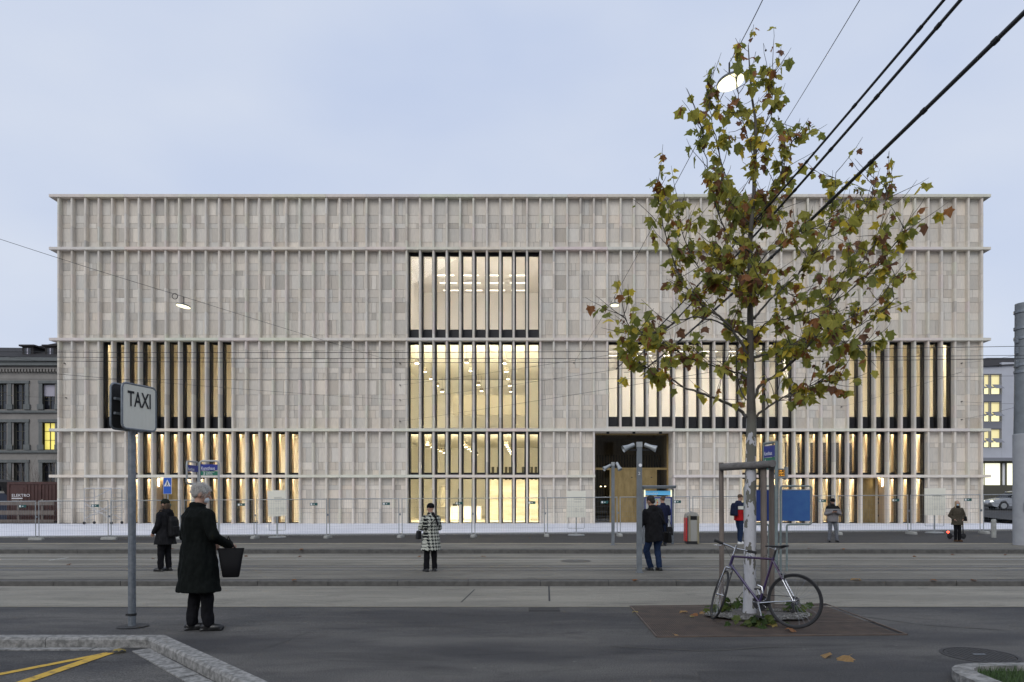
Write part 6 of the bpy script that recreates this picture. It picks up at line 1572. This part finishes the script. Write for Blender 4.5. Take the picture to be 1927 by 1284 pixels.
def person(label, loc, rz, h, feet=((-.10, 0), (.10, .02)), knees=None, arms=None, head=(0, 0, 0), top='jacket_dark', hem=.75, hemr=(.2, .16), chest=(.19, .13), legs='trouser_black', shoes='shoe_black', legr=1.0, vox=.010, roll=0., hair=None, hood=False, wr=.012, hipx=0.0, toe=0.0):
    t = thing('person', label, 'person', loc, None, rz); s = h / 1.75; t.scale = (s, s, s); t.rotation_euler = (0, roll, rz)
    V = Vector; HR = Matrix.Translation((0, 0, 1.54)) @ (Matrix.Rotation(head[0], 4, 'Z') @ Matrix.Rotation(head[1], 4, 'X') @ Matrix.Rotation(head[2], 4, 'Y')) @ Matrix.Translation((0, 0, -1.54))
    H3 = HR.to_3x3()
    def hp(p): return HR @ V(p)
    arms = arms or {}
    A = {}
    for k, sg in (('L', -1), ('R', 1)):
        a = arms.get(k, {}); sh = V((sg * .175, 0, 1.40)); el = V(a.get('el', (sg * .235, -.03, 1.11))); wr_ = V(a.get('wr', (sg * .235, .04, .87))); A[k] = (sh, el, wr_, a)
    b = MB()
    # head
    b.ell(hp((0, .0, 1.652)), (.074, .094, .100), 18, 12, M=H3); b.ell(hp((0, .028, 1.590)), (.056, .064, .066), 14, 10, M=H3)
    b.capsule(hp((0, .088, 1.645)), hp((0, .112, 1.612)), .011, .016, 8); b.capsule(hp((-.03, .082, 1.667)), hp((.03, .082, 1.667)), .013, .013, 8)
    b.capsule(hp((-.022, .082, 1.575)), hp((.022, .082, 1.575)), .009, .009, 8); b.ell(hp((0, .075, 1.545)), (.025, .02, .02), 10, 8, M=H3)
    for sg in (-1, 1): b.ell(hp((sg * .078, -.005, 1.625)), (.012, .022, .034), 10, 8, M=H3)
    b.capsule((0, -.012, 1.40), hp((0, .0, 1.58)), .058, .054)
    b.loft([(0, 0, .86, .15, .10), (0, 0, .95, .155, .11), (0, 0, 1.08, .14, .095), (0, 0, 1.25, .155, .105), (0, -.005, 1.38, .15, .085), (0, -.01, 1.44, .09, .06)])
    for k, sg in (('L', -1), ('R', 1)):
        sh, el, w, a = A[k]; b.capsule(sh, el, .05, .042); b.capsule(el, w, .04, .028); d = (w - el).normalized()
        side = V(a.get('side', (0, 1, 0))); side = (side - d * side.dot(d)).normalized(); palm = V(a.get('palm', (-sg, 0, 0))); hand(b, w, d, side, palm, a.get('curl', .6))
    LG = []
    for i, (fxx, fy) in enumerate(feet):
        sg = -1 if i == 0 else 1; hip = V((sg * .085 + hipx, 0, .90)); ank = V((fxx, fy, .085)); kn = V(knees[i]) if knees else hip.lerp(ank, .5) + V((0, .025, 0)); LG.append((hip, kn, ank)); b.capsule(hip, kn, .075, .052); b.capsule(kn, ank, .05, .036); b.capsule(ank, ank + V((0, .08, -.055)), .03, .02)
    body = remesh(b, 'body', 'skin', vox * .85, t, smooth_it=1)
    # eyes
    for sg in (-1, 1): MB().ell(hp((sg * .030, .084, 1.645)), (.013, .008, .008), 10, 8, M=H3).build('eye', 'eyewhite', body, 60, local=True); MB().ell(hp((sg * .030, .0905, 1.645)), (.0055, .003, .0055), 8, 6, M=H3).build('iris', 'inkblack', body, 60, local=True)
    # trousers and shoes
    m = MB(); m.loft([(hipx, 0, .82, .155, .115), (hipx, 0, .95, .165, .125), (0, 0, 1.0, .16, .12)])
    for (hip, kn, ank) in LG: m.capsule(hip + V((0, 0, -.04)), kn, .092 * legr, .072 * legr); m.capsule(kn, ank + V((0, .004, .015)), .07 * legr, .064 * legr)
    remesh(m, 'trousers', legs, vox, t, .012, 11)
    for i, (hip, kn, ank) in enumerate(LG):
        sg = -1 if i == 0 else 1; a = sg * -.12 + toe; dx, dy = math.sin(-a), math.cos(a); c0 = V((ank.x, ank.y, 0)); f = V((dx, dy, 0)); m = MB()
        Mx = Matrix.Rotation(math.atan2(-dx, dy), 3, 'Z')
        m.ell(c0 + f * -.02 + V((0, 0, .048)), (.044, .065, .05), 14, 10, M=Mx); m.ell(c0 + f * .09 + V((0, 0, .036)), (.05, .105, .052), 14, 10, M=Mx); m.obox(c0 + f * .045 + V((0, 0, .012)), (.085, .25, .024), Mx); m.capsule(c0 + V((0, 0, .05)), c0 + V((0, 0, .12)), .05, .046)
        o = remesh(m, 'shoe', shoes, .008, t, smooth_it=1)
        for v in o.data.vertices: v.co.z = max(v.co.z, 0)
    # top
    m = MB(); hx, hy = hemr; cx, cy = chest
    m.loft([(hipx, 0, hem, hx, hy), (hipx * .8, 0, lerp(hem, 1.05, .5), lerp(hx, cx * .92, .5), lerp(hy, cy, .5)), (0, 0, 1.06, cx * .92, cy * 1.0), (0, 0, 1.25, cx, cy * 1.08), (0, -.005, 1.36, cx * .98, cy), (0, -.01, 1.44, cx * .66, cy * .74), (0, -.01, 1.485, .078, .075)], 28)
    for k, sg in (('L', -1), ('R', 1)):
        sh, el, w, a = A[k]; m.capsule(sh + V((0, 0, -.02)), el, .082, .066); m.capsule(el, el.lerp(w, .95), .064, .050)
    if hood: m.ell((0, -.085, 1.43), (.12, .08, .10), 14, 10)
    m.lathe([(.085, 1.45), (.09, 1.50), (.075, 1.525), (.06, 1.525)], (0, -.008, 0), 18)
    jk = remesh(m, 'coat' if hem < .6 else 'jacket', top, vox, t, wr, 9)
    return t, hp, H3, A, jk
def beanie(t, hp, H3, mt, fold=True):
    m = MB(); m.ell(hp((0, -.01, 1.685)), (.09, .108, .088), 18, 12, M=H3)
    if fold: m.ell(hp((0, -.008, 1.665)), (.094, .112, .035), 18, 10, M=H3)
    remesh(m, 'beanie', mt, .009, t, .004, 40)
def facemask(t, hp, H3, mt):
    m = MB(); m.ell(hp((0, .058, 1.583)), (.050, .050, .045), 14, 10, M=H3); remesh(m, 'face_mask', mt, .008, t)
MT['eyewhite'] = mat('eye_white', (.5, .48, .45), .4)
V = Vector
# 1 tall man, long dark coat, white hair, tote bag
b = G(374, 1187)
t, hp, H3, A, jk = person('white-haired man in long black coat carrying a black tote bag', b, rad(-35), 1.79, ((-.10, -.03), (.10, .05)), None,
    {'L': {'el': (-.27, -.02, 1.12), 'wr': (-.17, .20, 1.02), 'palm': (1, 0, 0), 'side': (0, 0, 1)}, 'R': {'el': (.29, .02, 1.13), 'wr': (.24, .24, 1.02), 'palm': (-1, 0, 0), 'side': (0, 0, 1)}}, (rad(-32), rad(-18), 0), 'coat_black', .475, (.285, .225), (.222, .17), 'trouser_black', 'shoe_black', 1.05, .0095, wr=.018, toe=rad(-38))
m = MB(); rh = random.Random(2)
m.ell(hp((0, -.014, 1.674)), (.083, .102, .088), 18, 12, M=H3); m.ell(hp((0, -.055, 1.615)), (.068, .05, .05), 14, 10, M=H3)
hr_ = remesh(m, 'hair', 'hair_white', .007, t, .006, 45, smooth_it=1)
m = MB()
for i in range(1500):
    a = rh.uniform(0, 6.28); el = rh.uniform(-.75, 1.5); n_ = V((math.cos(a) * math.cos(el), math.sin(a) * math.cos(el), math.sin(el))); p_ = V((n_.x * .082, n_.y * .10 - .016, 1.672 + n_.z * .086))
    if p_.y > .06 and p_.z < 1.705: continue
    tn = V((rh.uniform(-1, 1), rh.uniform(-1, .4), rh.uniform(-.9, .5))); d_ = (n_ * rh.uniform(.25, .6) + tn * .8).normalized(); L_ = rh.uniform(.015, .036)
    q0 = hp(p_); q1 = hp(p_ + d_ * L_ * .6); q2 = hp(p_ + d_ * L_ + V((tn.x, tn.y, -.5)) * .012); m.tube([q0, q1, q2], [.0016, .0013, .0007], 3, cap=False)
m.build('strands', 'hair_strand', hr_, local=True)['kind'] = 'stuff'
facemask(t, hp, H3, 'mask_white')
c = A['R'][2] + V((.10, .02, 0))
bag = thing('tote_bag', 'black tote bag hanging from the white-haired man arm', 'bag', b, None, rad(-78)); bag.scale = (1.02,) * 3
c = V((.05, .37, 0))
m = MB(); vs = []
for z, w_, d_ in ((.635, .085, .022), (.65, .095, .035), (.80, .118, .045), (.97, .15, .022), (.985, .152, .02)):
    for k in range(20): a = 6.2832 * k / 20; ca, sa = math.cos(a), math.sin(a); vs.append((c.x + d_ * math.copysign(abs(ca) ** .5, ca), c.y + w_ * math.copysign(abs(sa) ** .5, sa), z))
m.add(vs, [(i * 20 + k, i * 20 + (k + 1) % 20, (i + 1) * 20 + (k + 1) % 20, (i + 1) * 20 + k) for i in range(4) for k in range(20)] + [tuple(range(20)), tuple(range(80, 100))]); m.build('bag_body', 'leather', bag, 50, local=True)
for dx in (-.02, .02): MB().tube([(c.x + dx, c.y - .06, .96), (c.x + dx, c.y - .045, 1.06), (c.x + dx * .3, c.y - .03, 1.13), (c.x + dx, c.y + .0, 1.06), (c.x + dx, c.y + .06, .96)], .006, 8).build('strap', 'leather', bag, 60, local=True)
# 2 woman with beanie and backpack
def backpack(t, mt, loc=(0, -.21, 1.16), sz=(.15, .09, .22)):
    m = MB(); m.loft([(loc[0], loc[1], loc[2] - sz[2], sz[0] * .9, sz[1] * .8), (loc[0], loc[1], loc[2] - sz[2] * .9, sz[0], sz[1]), (loc[0], loc[1] + .01, loc[2] + sz[2] * .6, sz[0] * .95, sz[1] * .85), (loc[0], loc[1] + .03, loc[2] + sz[2], sz[0] * .7, sz[1] * .5)], 20, p=3.2)
    m.loft([(loc[0], loc[1] - sz[1] * .8, loc[2] - sz[2] * .8, sz[0] * .75, .04), (loc[0], loc[1] - sz[1] * .8, loc[2], sz[0] * .7, .03)], 16, p=3)
    return m
b = G(311, 1075)
t, hp, H3, A, jk = person('woman in dark hooded jacket and beanie standing beside the tram tracks', b, rad(78), 1.70, ((-.09, .05), (.09, -.03)), None, {'L': {'el': (-.23, .02, 1.12), 'wr': (-.2, .16, .95)}, 'R': {'el': (.23, .02, 1.12), 'wr': (.2, .16, .95)}}, (0, rad(-4), 0), 'jacket_dark', .66, (.26, .24), (.205, .15), 'trouser_black', 'shoe_black', 1.1, .011, hood=True)
beanie(t, hp, H3, 'beanie_green')
m = MB(); m.ell(hp((0, -.055, 1.58)), (.085, .07, .12), 14, 10); m.capsule(hp((-.05, .03, 1.62)), (-.08, .03, 1.40), .03, .04); m.capsule(hp((.05, .03, 1.62)), (.08, .03, 1.40), .03, .04); remesh(m, 'hair', 'hair_brown', .009, t, .008, 30)
bp = thing('backpack', 'black backpack on the woman with the green-black beanie', 'backpack', b, None, rad(78)); remesh(backpack(None, None, (0, -.235, 1.06), (.14, .085, .24)), 'bag_body', 'leather', .01, bp, .006, 12)
for sg in (-1, 1): MB().tube([(sg * .10, -.17, 1.22), (sg * .105, -.10, 1.44), (sg * .105, .05, 1.45), (sg * .11, .15, 1.28), (sg * .12, -.05, 1.0), (sg * .10, -.19, .9)], .014, 6).build('strap', 'leather', bp, 60, local=True)
# 3 woman in houndstooth coat
b = G(811, 1075.5)
t, hp, H3, A, jk = person('woman in black and white houndstooth coat and black beanie', b, rad(28), 1.60, ((-.12, .0), (.10, .0)), None, {'L': {'el': (-.27, .06, 1.13), 'wr': (-.10, .24, 1.10), 'palm': (1, 0, 0), 'side': (0, 0, 1)}, 'R': {'el': (.25, .03, 1.12), 'wr': (.12, .22, 1.08), 'palm': (-1, 0, 0), 'side': (0, 0, 1)}}, (rad(30), rad(-8), 0), 'houndstooth', .545, (.275, .215), (.215, .155), 'trouser_black', 'shoe_black', 1.12, .011, wr=.010)
beanie(t, hp, H3, 'beanie_black'); m = MB(); m.lathe([(.09, 1.42), (.105, 1.46), (.10, 1.51), (.07, 1.53)], (0, 0, 0), 18); m.capsule((.05, -.12, 1.46), (.13, -.13, 1.22), .03, .035); remesh(m, 'scarf', 'scarf', .01, t, .008, 20)
sb = thing('shoulder_bag', 'small black shoulder bag of the houndstooth woman', 'bag', b, None, rad(28)); sb.scale = (.93,) * 3
remesh(MB().loft([(-.30, .10, .82, .045, .11), (-.30, .10, .84, .05, .12), (-.29, .09, 1.02, .045, .11), (-.29, .09, 1.04, .03, .09)], 18, p=4), 'bag_body', 'leather', .009, sb); MB().tube([(-.28, .15, 1.02), (-.2, .17, 1.3), (0.0, .05, 1.50), (.12, -.16, 1.42), (-.1, -.2, 1.15), (-.27, .0, 1.02)], .009, 6).build('strap', 'leather', sb, 60, local=True)
# 4 man leaning on the speaker pole
b = G(1236, 1074)
t, hp, H3, A, jk = person('dark-haired man in black jacket and blue jeans leaning on a pole', b, rad(22), 1.80, ((-.10, .10), (.05, -.05)), ((-.19, .08, .48), (.07, .02, .48)), {'L': {'el': (-.27, .05, 1.14), 'wr': (-.2, .25, 1.05), 'palm': (1, 0, 0)}, 'R': {'el': (.26, .0, 1.12), 'wr': (.22, .17, .98)}}, (rad(25), rad(-14), rad(-6)), 'jacket_dark', .69, (.235, .175), (.225, .165), 'jeans', 'shoe_black', 1.08, .011, roll=rad(-5), hood=True, wr=.016)
m = MB(); m.ell(hp((0, -.02, 1.67)), (.084, .102, .095), 18, 12, M=H3); m.ell(hp((0, -.06, 1.61)), (.07, .05, .06), 14, 10, M=H3); remesh(m, 'hair', 'hair_dark', .008, t, .006, 40)
sb = thing('messenger_bag', 'black messenger bag at the hip of the leaning man', 'bag', b, None, rad(22)); remesh(MB().loft([(.27, -.04, .66, .05, .13), (.27, -.04, .68, .06, .14), (.265, -.04, .90, .05, .14), (.265, -.04, .92, .03, .12)], 18, p=4), 'bag_body', 'leather', .01, sb)
MB().tube([(.27, .06, .9), (.16, .16, 1.25), (-.06, .06, 1.50), (-.05, -.16, 1.38), (.14, -.2, 1.1), (.25, -.12, .9)], .014, 6).build('strap', 'leather', sb, 60, local=True)
# 5 woman at the ticket machine
b = G(1247.5, 1027.5)
t, hp, H3, A, jk = person('woman with hair bun in navy jacket using the ticket machine', b, rad(8), 1.64, ((-.08, 0), (.08, .02)), None, {'L': {'el': (-.24, -.03, 1.12), 'wr': (-.20, .10, .93)}, 'R': {'el': (.25, .02, 1.14), 'wr': (.17, .26, 1.15), 'palm': (0, 1, 0), 'side': (1, 0, 0)}}, (rad(20), rad(-16), 0), 'navy', .80, (.20, .15), (.205, .15), 'jeans_dark', 'shoe_black', 1.0, .012, hood=False)
m = MB(); m.ell(hp((0, -.015, 1.668)), (.082, .1, .092), 16, 10, M=H3); m.ell(hp((.03, -.10, 1.71)), (.045, .04, .045), 12, 8, M=H3); remesh(m, 'hair', 'hair_brown', .009, t, .006, 40)
sb = thing('handbag', 'black handbag beside the woman at the ticket machine', 'bag', b, None, rad(8)); remesh(MB().loft([(.21, -.06, .36, .11, .06), (.21, -.06, .38, .13, .07), (.2, -.06, .62, .10, .05), (.2, -.06, .64, .08, .03)], 18, p=3), 'bag_body', 'leather', .011, sb, .006, 14); MB().tube([(.13, -.06, .62), (.18, -.04, .82), (.2, .02, .9), (.22, -.04, .82), (.28, -.06, .62)], .01, 6).build('strap', 'leather', sb, 60, local=True)
# 6 youth in red, white and navy jacket
b = G(1391.5, 1024)
t, hp, H3, A, jk = person('youth in red, white and navy jacket with white shoes beside the tree', b, rad(-62), 1.72, ((-.10, .10), (.09, -.06)), None, {'L': {'el': (-.25, .0, 1.12), 'wr': (-.14, .2, 1.05)}, 'R': {'el': (.26, -.02, 1.12), 'wr': (.18, .2, 1.02)}}, (rad(-6), rad(-20), 0), 'band_red', .83, (.205, .165), (.215, .16), 'jeans', 'shoe_white', 1.0, .011, hood=True)
m = MB(); m.ell(hp((0, -.018, 1.675)), (.082, .102, .088), 16, 10, M=H3); remesh(m, 'hair', 'hair_brown', .009, t, .006, 40)
bp = thing('backpack', 'navy backpack of the youth in the red jacket', 'backpack', b, None, rad(-62)); remesh(backpack(None, None, (0, -.25, 1.2), (.145, .085, .22)), 'bag_body', 'navy', .01, bp, .006, 12)
# 7 man with phone
b = G(1567, 1020.5)
t, hp, H3, A, jk = person('man in grey jacket with black yoke looking at his phone', b, rad(172), 1.73, ((-.15, .02), (.13, -.02)), None, {'L': {'el': (-.28, .02, 1.13), 'wr': (-.07, .24, 1.20), 'palm': (.3, -.2, 1), 'side': (1, 0, 0)}, 'R': {'el': (.28, .02, 1.12), 'wr': (.09, .24, 1.19), 'palm': (-.3, -.2, 1), 'side': (-1, 0, 0)}}, (rad(-8), rad(-22), 0), 'band_grey', .82, (.215, .17), (.225, .17), 'jeans_grey', 'shoe_black', 1.02, .011, hood=True, wr=.016)
beanie(t, hp, H3, 'beanie_black'); m = MB(); m.ell(hp((0, .05, 1.565)), (.058, .05, .045), 14, 10, M=H3); remesh(m, 'beard', 'hair_dark', .008, t, .004, 50)
ph = thing('mobile_phone', 'black mobile phone held by the man in the grey jacket', 'phone', b, None, rad(172)); MB().obox((.0, .335, 1.245), (.15, .075, .012), Matrix.Rotation(rad(35), 3, 'X')).build('phone_body', 'phone', ph, local=True)
# 8 woman with mask
b = G(1801.5, 1019.5)
t, hp, H3, A, jk = person('woman in olive coat and pale blue face mask, hands in pockets', b, rad(178), 1.62, ((-.075, .02), (.075, .0)), None, {'L': {'el': (-.31, -.04, 1.12), 'wr': (-.19, .08, .97), 'side': (0, 1, 0)}, 'R': {'el': (.31, -.04, 1.12), 'wr': (.19, .08, .97), 'side': (0, 1, 0)}}, (rad(-10), 0, 0), 'olive', .72, (.245, .19), (.215, .16), 'trouser_black', 'boot', .98, .011, hood=True, wr=.014)
m = MB(); m.ell(hp((0, -.03, 1.675)), (.092, .098, .092), 16, 10, M=H3); m.capsule(hp((-.075, .0, 1.66)), (-.085, .02, 1.47), .03, .035); m.capsule(hp((.075, .0, 1.66)), (.085, .02, 1.47), .03, .035); m.ell(hp((0, -.07, 1.58)), (.08, .05, .1), 12, 8); remesh(m, 'hair', 'hair_blond', .009, t, .007, 35)
facemask(t, hp, H3, 'mask_blue'); m = MB(); m.lathe([(.08, 1.42), (.10, 1.45), (.095, 1.52), (.07, 1.535)], (0, .0, 0), 16); remesh(m, 'scarf', 'scarf', .01, t, .006, 25)
sb = thing('handbag', 'small black handbag at the hip of the woman in olive', 'bag', b, None, rad(178)); remesh(MB().loft([(-.29, .02, .82, .05, .08), (-.29, .02, .84, .055, .09), (-.28, .02, 1.0, .05, .08), (-.28, .02, 1.01, .04, .06)], 16, p=4), 'bag_body', 'leather', .011, sb)
bpy.data.scenes.remove(TMP)
